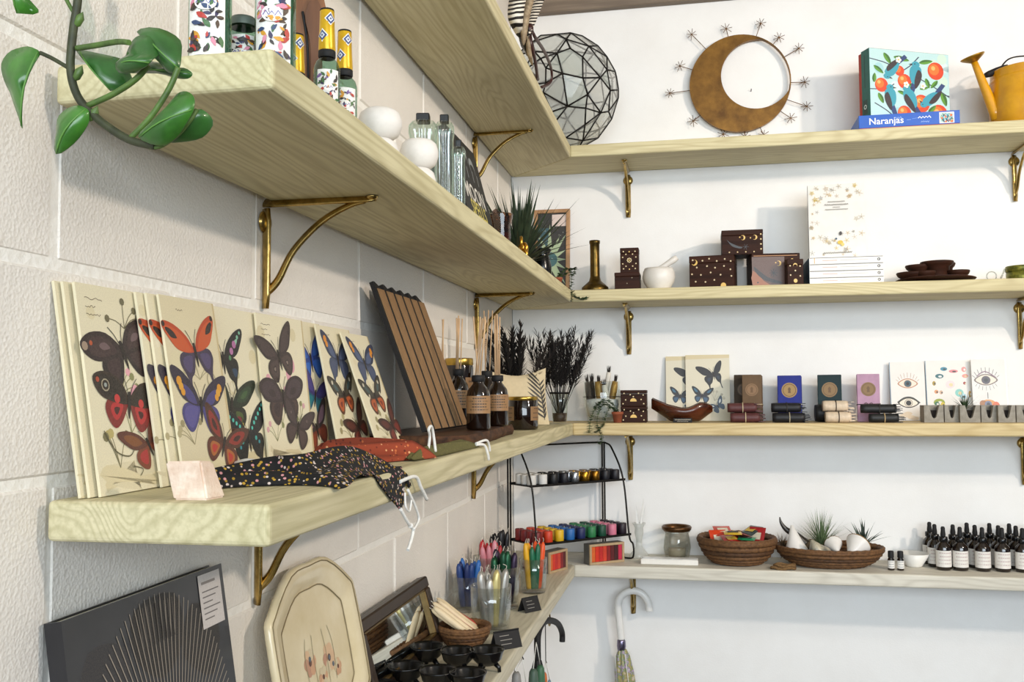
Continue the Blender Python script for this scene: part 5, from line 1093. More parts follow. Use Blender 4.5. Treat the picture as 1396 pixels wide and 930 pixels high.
# cushion pouch with palm print
def pouch():
    a, b = Vector((.045, -.50, Z3)), Vector((.19, -.425, Z3)); u0, u1 = pj(a)[0], pj(b)[0]
    a = Vector((.05, yat(676, .05, Z3+.05), Z3)); b = Vector((.185, yat(744, .185, Z3+.03), Z3)); wd = (b-a).length; rz = math.atan2(b.y-a.y, b.x-a.x)
    wd = .165; c = Vector((.112, -.46, Z3+.003)); rz = .42
    t = thing('fabric_pouch', 'cream canvas pouch printed with a black palm leaf', 'pouch', c, rz, lean=-.22)
    H = .155; n = 18; v = []; f = []
    out = lambda s: 1-.06*math.sin(PI*s)
    for side in (0, 1):
        for i in range(n+1):
            for j in range(n+1):
                s, q = i/n, j/n; X = (s-.5)*wd*(1-.07*math.sin(PI*q)); Zz = q*H*(1-.09*math.sin(PI*s)) + .018*max(0, s-.5)*q; th = .020*(math.sin(PI*s)*math.sin(PI*q))**.45
                v.append((X, -th if side == 0 else th, Zz))
    N = (n+1)**2
    for i in range(n):
        for j in range(n):
            q = (i*(n+1)+j, (i+1)*(n+1)+j, (i+1)*(n+1)+j+1, i*(n+1)+j+1); f.append(q); f.append(tuple(N+k for k in q[::-1]))
    MB().add(v, f, True).build('cushion', mt('canvas', '#d8c6a2', .85, 0, .06, 60, .3, 700, bdist=.0004), t)
    def surf(X, Zz):
        s = X/wd+.5; q = min(1, max(0, Zz/H)); return -.020*max(1e-6, (math.sin(PI*min(1, max(0, s)))*math.sin(PI*q)))**.45-.0008
    A = MB()
    def bar(p, q, w):
        d = Vector((q[0]-p[0], q[1]-p[1])); L = d.length; d /= L; nrm = Vector((-d.y, d.x)); pts = []; n = 6
        for i in range(n+1): s = i/n; c = Vector(p)+d*L*s; ww = w*math.sin(PI*min(1, .15+.85*s))*.5; pts.append((c+nrm*ww, c-nrm*ww))
        for i in range(n): A.poly([(k.x, surf(k.x, k.y), k.y) for k in (pts[i][0], pts[i+1][0], pts[i+1][1], pts[i][1])], '#121212')
    for k in range(9):
        s = k/8; bx, bz = .068-.012*s, .018+.105*s
        bar((bx, bz), (bx-.05*(1-.3*s), bz+.03+.012*s), .0055); 
        if k < 8: bar((bx, bz), (min(.073, bx+.022), bz+.02), .0045)
    bar((.068, .012), (.056, .135), .003)
    A.build('palm_print', printmat(), t, recalc=False)
pouch()
# glass of black dried plumes
def plumes(name, label, loc, rz, pot, stems, seed, mats, sx=1, feather=False):
    t = thing(name, label, 'dried plumes', loc); rr = random.Random(seed)
    pot(t)
    for k in range(stems):
        a = rr.uniform(-PI, PI); tl = rr.uniform(.05, .5); d = Vector((math.cos(a)*math.sin(tl)*sx, math.sin(a)*math.sin(tl)*.6, math.cos(tl))).normalized(); L = rr.uniform(.2, .262); b = Vector((d.x*.02, d.y*.02, .03))
        m = MB(); tip = b+d*L; m.tube([b, b+d*L*.5, tip], [.0009, .0008, .0004], 5)
        for i in range(44):
            s = .38+.62*i/44; p = b+d*L*s; sd = d.cross(Vector((rr.uniform(-1, 1), rr.uniform(-1, 1), rr.uniform(-.3, .3)))).normalized(); q = (d*.75+sd*(.55 if not feather else .5)).normalized(); blade(m, p, q, .042*(1.15-s*.6), .0034 if not feather else .006, .1, 2)
        m.build('plume', mats[k % len(mats)], t, recalc=False)
bl = mt('black_plume', '#1c1714', .85, 0, .3, 60); bl2 = mt('brown_black_plume', '#2c2420', .85, 0, .3, 60)
def vase_glass(t):
    MB().lathe([(0, .002), (.019, .002), (.0215, .01), (.025, .06), (.030, .088), (.029, .0885), (.024, .06), (.0205, .011), (0, .006)], 30).build('glass', clearglass, t)
    MB().lathe([(0, .006), (.019, .007), (.0215, .032), (0, .032)], 24).build('dark_filling', mt('brown_filling', '#3a241a', .5), t)
    MB().lathe([(.024, .088), (.0305, .0905), (.030, .094), (.026, .0935)], 30).build('metal_rim', iron, t)
gx = .197; gy = yat(763, gx, Z3+.03)
plumes('black_plumes', 'black dried grass plumes in a clear glass in the corner', (gx, gy, Z3), 0, vase_glass, 40, 2, [bl, bl2, bl], .95)
def vase_dark(t): MB().lathe([(0, .001), (.018, .001), (.02, .05), (.016, .07), (.018, .075), (.014, .074), (0, .07)], 20).build('pot', blackm, t)
plumes('feather_bunch', 'bunch of black feathers behind the canvas pouch', (.085, -.385, Z3), 0, vase_dark, 26, 8, [bl, bl2], 1.1, True)
# ================================================================== THIRD SHELF, white wall
# glass bowl of sage bundles
y = -.12; xc = xat(821, y, Z3); h = zat(520, xc, y)-Z3; r = .060
t = thing('glass_bowl', 'round clear glass bowl of smudge brushes near the corner', 'bowl', (xc, y, Z3))
MB().lathe([(0, .001), (r*.55, .001), (r*.75, .006), (r*.97, h*.4), (r, h*.62), (r*.93, h*.95), (r*.96, h), (r*.9, h*.97), (r*.95, h*.6), (r*.9, h*.4), (r*.7, .01), (0, .006)], 40).build('glass', clearglass, t)
MB().tube([(r*.98*math.cos(a*PI/12), r*.98*math.sin(a*PI/12), h*.62) for a in range(24)], .0012, 6, closed=True).build('wire_rim', iron, t)
MB().lathe([(0, .012), (r*.7, .016), (r*.85, h*.4), (r*.84, h*.55), (0, h*.6)], 26).build('shredded_filler', mt('white_filler', '#f2f0ec', .9, 0, .1, 90, .6, 200, bdist=.003), t)
brush_white = mt('white_bundle', '#e5dfd4', .8, 0, .1); brush_gold = mt('gold_bundle', '#c59a4e', .5, .4, .2); brush_tip = mt('dark_bundle_tip', '#2f2620', .8, 0, .3, 80)
for k, (u, v, u2, v2, wdt, m_, lab) in enumerate(((817, 525, 815, 513, .026, brush_gold, 'gold-tipped smudge brush upright in the glass bowl'), (828, 515, 831, 500, .016, brush_white, 'tallest white smudge brush leaning in the glass bowl'), (836, 528, 840, 512, .021, brush_gold, 'gold-tipped smudge brush at the right of the glass bowl'), (803, 535, 799, 512, .018, brush_tip, 'dark smudge brush at the left of the glass bowl'), (808, 530, 806, 511, .016, brush_tip, 'second dark smudge brush beside the gold-tipped one'), (826, 530, 822, 518, .018, brush_white, 'short white smudge brush in the middle of the glass bowl'))):
    yy = y+(-.012, .014, .0, -.014, .016, -.03)[k]; a = PY(u, v+8, yy); b = PY(u2, v2, yy); d = b-a; lo = a-d.normalized()*.035
    t = thing('smudge_brush', lab, 'brush', lo, 0, 'smudge brushes in the glass bowl'); L = (b-lo).length; q = (b-lo).normalized()
    MB().tube([q*L*s for s in (0, .3, .6, .8)], [wdt*.35, wdt*.5, wdt*.5, wdt*.42], 12).build('wrapped_handle', brush_white if m_ is brush_white else m_, t)
    mm = MB(); rr = random.Random(k)
    for i in range(16): blade(mm, q*L*.7+Vector((rr.uniform(-.003, .003), rr.uniform(-.003, .003), 0)), q+Vector((rr.uniform(-.25, .25), rr.uniform(-.25, .25), 0)), L*.36, .0035, .05, 3)
    mm.build('bristles', brush_tip, t, recalc=False)
# trailing succulent in terracotta
xp, yp = xat(842, -.185, Z3), -.185
trailing('trailing_succulent', 'terracotta pot with succulent trailing before the glass bowl', (xp, yp, Z3), 0,
         [[(xp, yp, Z3+.03), V(825, 552, -.2), V(817, 560, -.22), V(814, 578, -.236), V(820, 596, -.236), V(818, 606, -.236)], [(xp, yp, Z3+.03), V(828, 550, -.19), V(818, 549, -.2), V(812, 556, -.21), V(806, 570, -.225), V(803, 590, -.235)], [(xp, yp, Z3+.03), V(832, 556, -.2), V(826, 566, -.215), V(822, 580, -.235), V(812, 590, -.236)], [(xp, yp, Z3+.03), V(836, 552, -.2), V(824, 546, -.21), V(816, 553, -.22)]], .017, .033, 10, 5)
# two stacked star boxes
xc, w, h = bk(847, 882, 532, -.15, Z3)
inlay_box('lower star-inlaid rosewood box beside the terracotta pot', (xc, -.17, Z3), w, .07, h*.5-.0006, 0, a_sun)
inlay_box('upper star-inlaid rosewood box beside the terracotta pot', (xc, -.17, Z3+h*.5), w, .07, h*.5, 0, a_sun)
# butterfly prints on the white wall
def art_black(A, w, h, rr):
    sprig(A, .02, h*.3, .03, '#b0a892', '#c9c0a8', 6); A.ring(.03, h*.25, .004, .006, '#b0a892')
    butterfly(A, .018, h*.70, .046, .25, '#23262c', '#23262c', hpatch=((.4, 0, 0, '#2c3a4c'),), hw=TWING, rx=.75, lx=1.05)
    butterfly(A, -.018, h*.38, .034, -.1, '#262c34', '#2c3542', fpatch=((.4, .1, .1, '#3f6f8c'),), hpatch=((.6, 0, -.05, '#3d5f7c'),))
    butterfly(A, .03, h*.22, .028, .6, '#3a4c60', '#42586e', fpatch=((.4, 0, 0, '#dfe3e0'),))
for u0, u1, vt, yy, lab in ((908, 962, 486, -.016, 'black butterfly print half hidden behind its twin on the white wall'), (935, 995, 484, -.028, 'front black butterfly print leaning on the white wall')):
    x0, x1 = xat(u0, yy, Z3+.1), xat(u1, yy, Z3+.1); w = x1-x0; h = zat(vt, x0, yy)-Z3
    t = thing('butterfly_print', lab, 'art print', ((x0+x1)/2, yy-.014, Z3+.0008), 0, 'butterfly prints on the white wall', lean=-.10)
    MB().box(-w/2, w/2, 0, .003, 0, h, .0004).build('board', creampaper, t); A = Art(0); A.poly([(-w/2, .0003), (w/2, .0003), (w/2, h-.0003), (-w/2, h-.0003)], '#e4dcc4'); A.poly([(-w/2, h*.93), (w/2, h*.95), (w/2, h-.0003), (-w/2, h-.0003)], '#dccca4'); art_black(A, w, h, random.Random(2)); A.build('printed_art', t)
# driftwood bowl
x0, x1 = xat(888, -.17, Z3), xat(972, -.17, Z3); xc = (x0+x1)/2; L = x1-x0
t = thing('driftwood_bowl', 'polished red-brown driftwood bowl with one raised tip', 'bowl', (xc, -.15, Z3))
n = 26; k = 14; v = []; f = []
for i in range(n+1):
    s = i/n; X = (s-.5)*L; halfw = .05*math.sin(PI*s)**.6+.002; rim = .056-.012*math.sin(PI*s)+(.014*max(0, .25-s)/.25)+.010*math.sin(9*s)*s-.012*max(0, s-.8)/.2; bot = .002+.04*max(0, .32-s)/.32+.03*max(0, s-.78)/.22
    for j in range(k+1):
        a = PI*j/k; v.append((X, -halfw*math.cos(a), bot+(rim-bot)*(1-math.sin(a)**.8) if True else 0))
m_ = len(v); 
for i in range(n+1):
    for j in range(k+1):
        X, Y, Zz = v[i*(k+1)+j]; v.append((X*.95, Y*.86, min(Zz+.005, Zz+.005)))
for i in range(n):
    for j in range(k):
        q = (i*(k+1)+j, i*(k+1)+j+1, (i+1)*(k+1)+j+1, (i+1)*(k+1)+j); f.append(q); f.append(tuple(m_+a for a in q[::-1]))
for i in range(n):
    for j in (0, k): f.append((i*(k+1)+j, (i+1)*(k+1)+j, m_+(i+1)*(k+1)+j, m_+i*(k+1)+j))
MB().add(v, f, True).build('bowl_shell', grain('polished_driftwood', '#5e2c16', '#1f0d07', 0, 34, .25, .2, coat=.5), t)
mm = MB(); mm.box(-.025, .03, -.0505, -.0485, .001, .014, .0004); mm.build('name_plate', blackmatte, t)
A = Art(-.0506); script(A, .0025, .0095, .046, .004, '#cfc7b4'); script(A, .0025, .0045, .032, .003, '#b9b19e'); A.build('lettering', t)
# wrapped soaps
def soap(u0, u1, vt, body, seal, cordc, lab, yy=-.115, rz=-.14, side='#15140f'):
    xc, w, h = bk(u0, u1, vt, yy, Z3); w *= .86
    t = thing('wrapped_soap', lab, 'soap', (xc, yy, Z3+.0005), rz, 'soaps wrapped in coloured paper', lean=-.06)
    bm_ = mt('soap_paper_'+body.strip('#'), body, .7, 0, .1, 30)
    MB().box(-w/2, w/2, 0, .05, 0, h, .0015).build('paper_wrap', bm_, t)
    A = Art(0); A.disc(0, h*.68, w*.33, seal, n=22); A.ring(0, h*.68, w*.25, w*.28, '#6b4a24'); A.poly([(-.004, h*.62), (.004, h*.62), (.002, h*.74), (-.002, h*.74)], '#6b4a24'); A.ring(0, h*.7, .003, .0045, '#6b4a24', 10); A.build('paper_seal', t)
    c = MB(); zc = h*.36
    c.tube([(-w/2-.001, -.0012, zc), (w/2+.001, -.0012, zc+.002), (w/2+.001, .0505, zc+.002), (-w/2-.001, .0505, zc)], .0011, 6, closed=True); c.build('twine', mt('twine_'+cordc.strip('#'), cordc, .8), t)
    c = MB()
    for s in (-1, 1): c.tube(spl([(0, -.003, zc), (s*.008, -.004, zc+.005), (s*.013, -.003, zc-.002), (s*.016, -.003, zc-.008)], 4, False), .0009, 5)
    c.build('bow', mt('twine_'+cordc.strip('#'), ''), t)
soap(999, 1030, 511, '#3b2c1c', '#4a3826', '#8a7a5a', 'dark brown wrapped soap behind another brown one', -.085)
soap(1010, 1041, 511, '#6d543a', '#8a6742', '#cdbb95', 'brown paper wrapped soap with pale twine bow', -.14)
soap(1058, 1096, 512, '#1f2d8a', '#a8854a', '#c7c2b8', 'cobalt blue wrapped soap with a round gold seal')
soap(1113, 1151, 511, '#122e33', '#8a6a3c', '#6d6455', 'dark teal wrapped soap with a round gold seal')
soap(1167, 1203, 510, '#c39ab4', '#8a6a3c', '#4a4038', 'lilac pink wrapped soap with a round gold seal')
# leather bundles tied with cord
def pack(u0, u1, vt, col, lab, yy, strap, nlay, z0=0, rolls=False, rz=0, hh=None):
    x0, x1 = xat(u0, yy, Z3), xat(u1, yy, Z3); w = x1-x0; xc = (x0+x1)/2; h = hh or (zat(vt, xc, yy)-Z3-z0)
    t = thing('leather_roll', lab, 'leather roll', (xc, yy+(.0 if z0 else .012), Z3+z0+.0004), rz, 'rolled leather bundles'); lm = mt('leather_'+col.strip('#'), col, .55, 0, .15, 60, .15, 250)
    rr = random.Random(int(u0)); R = h/2
    MB().tube([(-w/2+w*i/8, .0, R) for i in range(9)], [R*.94]+[R]*7+[R*.94], 18, flat=.98).build('roll', lm, t)
    mm = MB()
    for k in range(7): z = .003+(h-.006)*k/6; mm.box(w/2-.004, w/2+rr.uniform(.008, .018), -.012, .012, z-.0008, z+.0008, M=Matrix.Rotation(rr.uniform(-.1, .1), 4, 'Y'))
    mm.build('loose_fringe', lm, t)
    st = MB().tube([(w*.02, R*1.03*math.cos(a*PI/9), R+R*1.06*math.sin(a*PI/9)) for a in range(18)], .0014, 6, closed=True).build('cord_tie', mt('tie_'+strap.strip('#'), strap, .8), t)
pack(992, 1032, 548, '#5c3030', 'upper oxblood leather roll with pale tie', -.16, '#d9c7a0', 5, .029, hh=.0285)
pack(996, 1036, 562, '#5c3030', 'lower oxblood leather roll with pale tie', -.185, '#d9c7a0', 5, 0, hh=.0285)
pack(1052, 1092, 548, '#15151a', 'upper black leather roll in front of the blue soap', -.165, '#3a3632', 5, .029, hh=.0285)
pack(1054, 1098, 562, '#15151a', 'lower black leather roll in front of the blue soap', -.19, '#bfb49a', 5, 0, hh=.0285)
pack(1122, 1156, 545, '#e2cdb2', 'upper cream leather roll in front of the teal soap', -.165, '#3a2c22', 5, .032, hh=.0315)
pack(1126, 1161, 560, '#e2cdb2', 'lower cream leather roll in front of the teal soap', -.19, '#3a2c22', 5, 0, hh=.0315)
pack(1112, 1150, 551, '#1a1a1c', 'black leather roll hidden behind the cream rolls', -.13, '#3a3632', 5, 0, hh=.052)
pack(1174, 1222, 551, '#1b1c1d', 'upper black leather roll in front of the pink soap', -.165, '#3a3632', 5, .0265, hh=.026)
pack(1186, 1226, 562, '#1e1f20', 'lower black leather roll in front of the pink soap', -.19, '#c7ab7c', 5, 0, hh=.026)
# eye cards
def eye(A, x, z, s, iris, rim, lash=True, low=False, col='#3a3232', bold=1):
    A.poly([(x-s, z), (x-s*.5, z+s*.42), (x, z+s*.54), (x+s*.5, z+s*.42), (x+s, z), (x+s*.5, z-s*.38), (x, z-s*.48), (x-s*.5, z-s*.38)], rim, 3)
    k = .86; A.poly([(x-s*k, z), (x-s*.45, z+s*.34), (x, z+s*.45), (x+s*.45, z+s*.34), (x+s*k, z), (x+s*.45, z-s*.3), (x, z-s*.4), (x-s*.45, z-s*.3)], '#f2e6d4', 3)
    A.disc(x, z, s*.38, rim); A.disc(x, z, s*.34, iris); A.disc(x, z, s*.17, '#1a1c22')
    if lash:
        for q in range(9):
            a = PI*(.12+.76*q/8); A.line([(x+s*.95*math.cos(a), z+s*.62*math.sin(a)), (x+s*1.2*math.cos(a), z+s*1.15*math.sin(a))], .0009*bold, col)
    if low:
        for q in range(7):
            a = -PI*(.2+.6*q/6); A.line([(x+s*.9*math.cos(a), z+s*.55*math.sin(a)), (x+s*1.1*math.cos(a), z+s*.95*math.sin(a))], .0009, col)
def art_eye1(A, w, h):
    eye(A, 0, h*.63, w*.30, '#3d5f6c', '#c08a6a', col='#a8785a'); eye(A, 0, h*.30, w*.31, '#efe3cf', '#2c2c28', False); A.disc(0, h*.30, w*.08, '#17171a'); A.line([(-w*.32, h*.31), (-w*.15, h*.38), (0, h*.40), (w*.15, h*.38), (w*.33, h*.30)], .0035, '#2c332e', 3)
    for k in range(5): A.disc(random.uniform(-.2, .2)*w, h*(.04+.02*k), .012, '#ead9c0', .006)
def art_collage(A, w, h):
    for x, z, a, b, c in ((-.12, .86, .010, .006, '#3f8fa8'), (-.22, .74, .012, .007, '#2f6f78'), (.08, .82, .013, .005, '#e08a90'), (.3, .85, .007, .008, '#e39a96'), (.32, .74, .009, .006, '#ef9f94'), (-.34, .62, .005, .007, '#b0953a'), (.0, .6, .013, .012, '#f0dfe0'), (-.3, .48, .006, .006, '#e3a070'), (-.2, .47, .005, .006, '#d8b49a'), (.18, .46, .012, .012, '#8fd0c8'), (.26, .40, .009, .009, '#b6dbe6'), (-.25, .30, .016, .012, '#9aa83a'), (-.3, .28, .007, .007, '#3f7a5a'), (-.18, .26, .006, .009, '#e3c84a'), (.3, .62, .004, .0045, '#a32f3a'), (-.12, .14, .011, .007, '#b5232c'), (.14, .22, .008, .007, '#b8c4e6'), (.4, .44, .004, .010, '#c79a3a')):
        A.disc(x*w, z*h, a, c, b, 12); A.disc(x*w+.002, z*h-.001, a*.45, random.choice(('#f6f0ea', '#40484a', '#e9d9a8')), b*.45, 8)
def art_eye2(A, w, h):
    eye(A, -w*.08, h*.66, w*.36, '#4a4450', '#7a6a62', True, True, '#4a4446', 1.4); A.line([(-w*.35, h*.72), (-w*.1, h*.8), (w*.22, h*.7)], .003, '#8a6a7a', 3)
    A.disc(-w*.05, h*.27, .022, '#e39a4a', .014); A.disc(-w*.2, h*.28, .010, '#a86a2c'); A.disc(w*.18, h*.24, .010, '#e0642c', .013); A.disc(-w*.05, h*.27, .010, '#6f7896'); A.disc(-w*.05, h*.27, .005, '#2a2c40')
    A.line([(-w*.05, h*.36), (-w*.05, h*.46)], .0018, '#4a4446')
for u0, u1, vt, yy, fn, lab in ((1214, 1261, 494, -.02, art_eye1, 'white card with two drawn eyes, left of the three eye cards'), (1263, 1328, 492, -.018, art_collage, 'white collage card of colourful scraps behind the planters'), (1325, 1371, 490, -.034, art_eye2, 'white card with a lashed eye in a clear sleeve, right of three')):
    x0, x1 = xat(u0, yy, Z3+.1), xat(u1, yy, Z3+.1); w = x1-x0; h = zat(vt, x0, yy)-Z3
    t = thing('greeting_card', lab, 'card', ((x0+x1)/2, yy-.012, Z3+.0008), 0, 'eye and collage cards', lean=-.09)
    MB().box(-w/2, w/2, 0, .002, 0, h, .0003).build('card_sheet', whitepaper, t); A = Art(0); fn(A, w, h); A.build('printed_art', t)
    if fn is art_eye2:
        MB().box(-w/2-.003, w/2+.006, -.0028, .0045, -.0005, h+.004, .001).build('clear_sleeve', glass('cello_sleeve', (.985, .985, .985), .2, .3), t)
    else: MB().box(-w/2-.0016, -w/2-.0002, 0, .002, 0, h).build('card_edge', mt('blue_card_edge', '#8fb0c6', .5), t)
# concrete planters, wide and narrow, with V-shaped notches
conc = mt('concrete', '#a39d92', .9, 0, .12, 50, .3, 300, col2='#7f7a70')
lab5 = ('concrete planter block nearest the eye card', 'concrete planter block left of the grassy one', 'concrete planter block holding a small spiky grass', 'concrete planter block right of the grassy one', 'concrete planter block under the lashed eye card', 'concrete planter block cut by the right photo edge')
us = [(1260, 1287), (1288, 1308), (1309, 1337), (1338, 1360), (1361, 1385), (1386, 1412)]
for k, (u0, u1) in enumerate(us):
    yy = (-.17, -.155, -.17, -.155, -.17, -.155)[k]; x0, x1 = xat(u0, yy, Z3), xat(u1, yy, Z3); w = x1-x0-.001; h = zat(553, x0, yy)-Z3
    t = thing('concrete_planter', lab5[k], 'planter', ((x0+x1)/2, yy, Z3+.0004), 0, 'notched concrete planters'); d = .05
    MB().prism([(-w/2, 0), (w/2, 0), (w/2, h), (w*.30, h), (w*.12, h*.30), (w*.0, h*.22), (-w*.1, h*.34), (-w*.24, h), (-w/2, h)], 0, d*.3, ax='y').build('notched_front', conc, t)
    m = MB(); m.box(-w/2, -w/2+.004, d*.3, d, 0, h); m.box(w/2-.004, w/2, d*.3, d, 0, h); m.box(-w/2, w/2, d-.004, d, 0, h); m.box(-w/2+.004, w/2-.004, d*.3, d-.004, 0, .004); m.build('box_walls', conc, t)
    MB().box(-w/2+.0042, w/2-.0042, d*.31, d-.0042, .0042, h*.7).build('soil', mt('dark_soil', '#2a211b', .95, 0, .4, 200, .6, 200), t)
    if k == 2:
        rr = random.Random(2)
        g_ = thing('air_plant', 'small dark green spiky grass growing in a concrete planter', 'plant', ((x0+x1)/2-.006, yy+.028, Z3+h*.7+.001))
        for i in range(34):
            a = rr.uniform(0, 2*PI); el = rr.uniform(.5, 1.4); m = MB(); blade(m, (0, 0, 0), (math.cos(a)*math.cos(el), math.sin(a)*math.cos(el)*.7, math.sin(el)), rr.uniform(.04, .062), .004, .35, 4); m.build('blade', mt('grass_green', '#3f5a34', .6, 0, .3, 50), g_, recalc=False)
# ================================================================== LOWEST SHELF
# ------------------------------------------------------------------ wire rack standing across the corner
RW = .372; RO = Vector((.036, -.278, Z4)); RZ = PI/4
rack = thing('wire_rack', 'two-tier black metal rack standing across the corner', 'rack', RO, RZ)
zA, zB, zTop = 1.274-Z4, 1.108-Z4, 1.385-Z4
for x in (.004, RW-.004):
    m = MB(); m.box(x-.007, x-.0022, -.004, .0, .002, zTop, .0008); m.box(x+.0022, x+.007, -.004, .0, .002, zTop, .0008); m.build('post', iron, rack)
fx = [(.0, -.06, .004), (.0, -.135, .0045), (.0, -.152, .018), (.0, -.150, .05), (.0, -.132, zB), (.0, -.108, zA), (.0, -.058, zTop-.022), (.0, -.03, zTop-.003)]
left = [(x+.012, y, z) for x, y, z in fx]; right = [(RW-.012-x, y, z) for x, y, z in fx][::-1]
top_ = [(.035, -.01, zTop), (RW*.5, -.006, zTop), (RW-.035, -.01, zTop)]
MB().tube(spl(left+top_+right, 5, False), .0028, 8).build('bent_rod', iron, rack)
for z, d in ((zA, .108), (zB, .132)):
    MB().box(.006, RW-.006, -d, -.004, z-.003, z, .0008).build('tier_plate', iron, rack)
    MB().box(.004, RW-.004, -d-.002, -d, z-.004, z+.003, .0006).build('tier_lip', iron, rack)
    MB().box(.004, RW-.004, -.0045, -.003, z-.004, z+.004, .0006).build('back_rail', iron, rack)
MR = Matrix.Translation(RO) @ Matrix.Rotation(RZ, 4, 'Z')
def votive(col, nm, lx, ly, lz, lab, r=.0135, h=.0335, rough=.5, metal=0, grp='', flat=False):
    p = MR @ Vector((lx, ly, lz)); mm = mt('wax_'+nm, col, rough, metal, .1, 40)
    return (p, mm, lab, grp, r, h)
_vm = {}
def put_votive(p, mm, lab, grp, r, h, cat='candle'):
    k = (mm.name, round(h, 3))
    t = thing('votive_candle', lab, cat, p, random.uniform(0, 3), grp)
    if k not in _vm:
        a = MB().lathe([(0, .0003), (r*.93, .0003), (r, .002), (r, h-.002), (r*.9, h), (r*.3, h-.0006), (0, h-.0008)], 18).mesh('wax', mm); b = MB().tube([(0, 0, h-.001), (.0006, 0, h+.004)], .0006, 5).mesh('wick', mt('wick', '#e6dfd0', .9)); _vm[k] = (a, b)
    link('wax', _vm[k][0], t); link('wick', _vm[k][1], t)
cols = [('#7a1518', 'dark red'), ('#d8401c', 'orange red'), ('#e6b91f', 'yellow'), ('#2468b0', 'bright blue'), ('#1c2758', 'navy blue'), ('#2f7f4a', 'green'), ('#114a34', 'dark green'), ('#dd7f97', 'pink'), ('#231522', 'plum black')]
rows = ['front row', 'second row', 'third row', 'back row']
for c, (hx, nm) in enumerate(cols):
    for r_ in range(4):
        put_votive(*votive(hx, nm.replace(' ', '_'), .024+c*.0404, -.115+r_*.0295, zB+.0003, nm+' votive candle in the '+rows[r_]+' of the lower rack tier', grp='votive candles on the lower rack tier'))
cols = [('#e9e6e0', 'white', .55, 0), ('#eae8e4', 'off white', .55, 0), ('#141417', 'black', .5, 0), ('#1b1a22', 'blue black', .5, 0), ('#b9bcc0', 'silver', .25, .9), ('#b8862a', 'gold', .25, .9), ('#8f6420', 'bronze', .3, .9), ('#17161d', 'speckled black', .5, 0), ('#1d1a20', 'speckled dark grey', .5, 0)]
for c, (hx, nm, ro, me_) in enumerate(cols):
    for r_ in range(3):
        put_votive(*votive(hx, nm.replace(' ', '_'), .026+c*.0398, -.088+r_*.030, zA+.0003, nm+' votive candle in the '+('front row', 'middle row', 'back row')[r_]+' of the upper rack tier', h=.030, rough=ro, metal=me_, grp='votive candles on the upper rack tier'))
# boxes of coloured sticks
def stick_box(u0, v0, u1, v1, h, lab, n=8, dx=0):
    a, b = PZ(u0, v0, Z4)+Vector((dx, 0, 0)), PZ(u1, v1, Z4)+Vector((dx, 0, 0)); d = b-a; w = d.length; rz = math.atan2(d.y, d.x)
    t = thing('crayon_box', lab, 'box', (a.x, a.y, Z4+.0004), rz, 'boxes of beeswax crayons'); dp = .034; fr = .007
    wd = mt('pale_box_wood', '#b79c78', .7, 0, .1, 60)
    m = MB(); m.box(0, w, .004, dp, 0, h, .0008); m.build('box_body', mt('grey_box_side', '#6a6660', .7), t)
    for q in ((0, w, 0, fr), (0, w, h-fr, h), (0, fr, fr, h-fr), (w-fr, w, fr, h-fr)): MB().box(q[0], q[1], -.002, .0039, q[2], q[3], .0006).build('window_frame', wd, t)
    cs = ('#d9662a', '#d9341f', '#c42a26', '#d0402a', '#8a1f22', '#5a1a1e', '#3f1a1c', '#c42a4a'); k = (w-2*fr)/n
    for i in range(n): MB().box(fr+k*i+.0004, fr+k*(i+1)-.0004, .0005, .0038, fr+.0005, h-fr-.0005, .0006).build('crayon', mt('crayon_'+cs[i].strip('#'), cs[i], .5), t)
stick_box(804, 771, 851, 766, .060, 'wood-framed box of red crayons under the rack')
stick_box(741, 783, 766, 776, .060, 'wood-framed box of red crayons beside the orange candles', 6, .016)
# ------------------------------------------------------------------ white wall side
q = PZ(871, 762, Z4); t = thing('bud_vase', 'milky glass bud vase holding a pale quill beside the rack', 'vase', (q.x, -.075, Z4)); h = zat(713, q.x, -.075)-Z4
MB().lathe([(0, .001), (.028, .001), (.03, .006), (.022, .018), (.010, .035), (.0095, .055), (.014, h*.72), (.013, h*.86), (.021, h), (.019, h), (.011, h*.86), (.012, h*.72), (.007, .05), (0, .04)], 28).build('glass', milky('milky_vase_glass', .45, (.92, .92, .9)), t)
m = MB(); a = Vector((0, 0, .05)); b = Vector(((PY(877, 680, -.075).x-q.x), 0, PY(877, 680, -.075).z-Z4)); m.tube([a, a.lerp(b, .5), b], [.002, .004, .001], 8, flat=.5); m.build('quill', mt('white_quill', '#ecebe8', .6), t)
for k in (-1, 1): m = MB(); blade(m, Vector((k*.003, 0, h*.9)), (k*.18+.1, .05, 1), .07, .009, .0, 5, twist=Vector((1, 0, 0))); m.build('quill_vane', mt('white_quill', ''), t, recalc=False)
a, b = PZ(873, 771, Z4), PZ(952, 769.5, Z4)
t = thing('white_slab', 'flat white ceramic slab in front of the glass votive', 'slab', ((a.x+b.x)/2, -.19, Z4)); w = b.x-a.x
MB().box(-w/2, w/2, 0, .045, .0004, .0155, .0016).build('slab_body', whitecer, t); MB().box(-w/2+.004, w/2-.004, .004, .041, .0156, .0166).build('glazed_top', mt('white_glaze', '#f7f7f6', .15), t)
xj = xat(923, -.075, Z4); h = zat(717, xj, -.075)-Z4; r = .043
t = thing('votive_glass', 'cut glass votive jar with a brown metal rim', 'glass jar', (xj, -.07, Z4)); cut = lambda a: 1+.035*math.cos(9*a)
MB().lathe([(0, .001), (r*.75, .001), (r*.85, .006), (r*.97, h*.35), (r*.9, h*.6), (r*.82, h*.78), (r*.95, h*.84)], 54, wob=cut).build('cut_glass', glass('smoked_clear_glass', (.72, .72, .68), .03, 2), t)
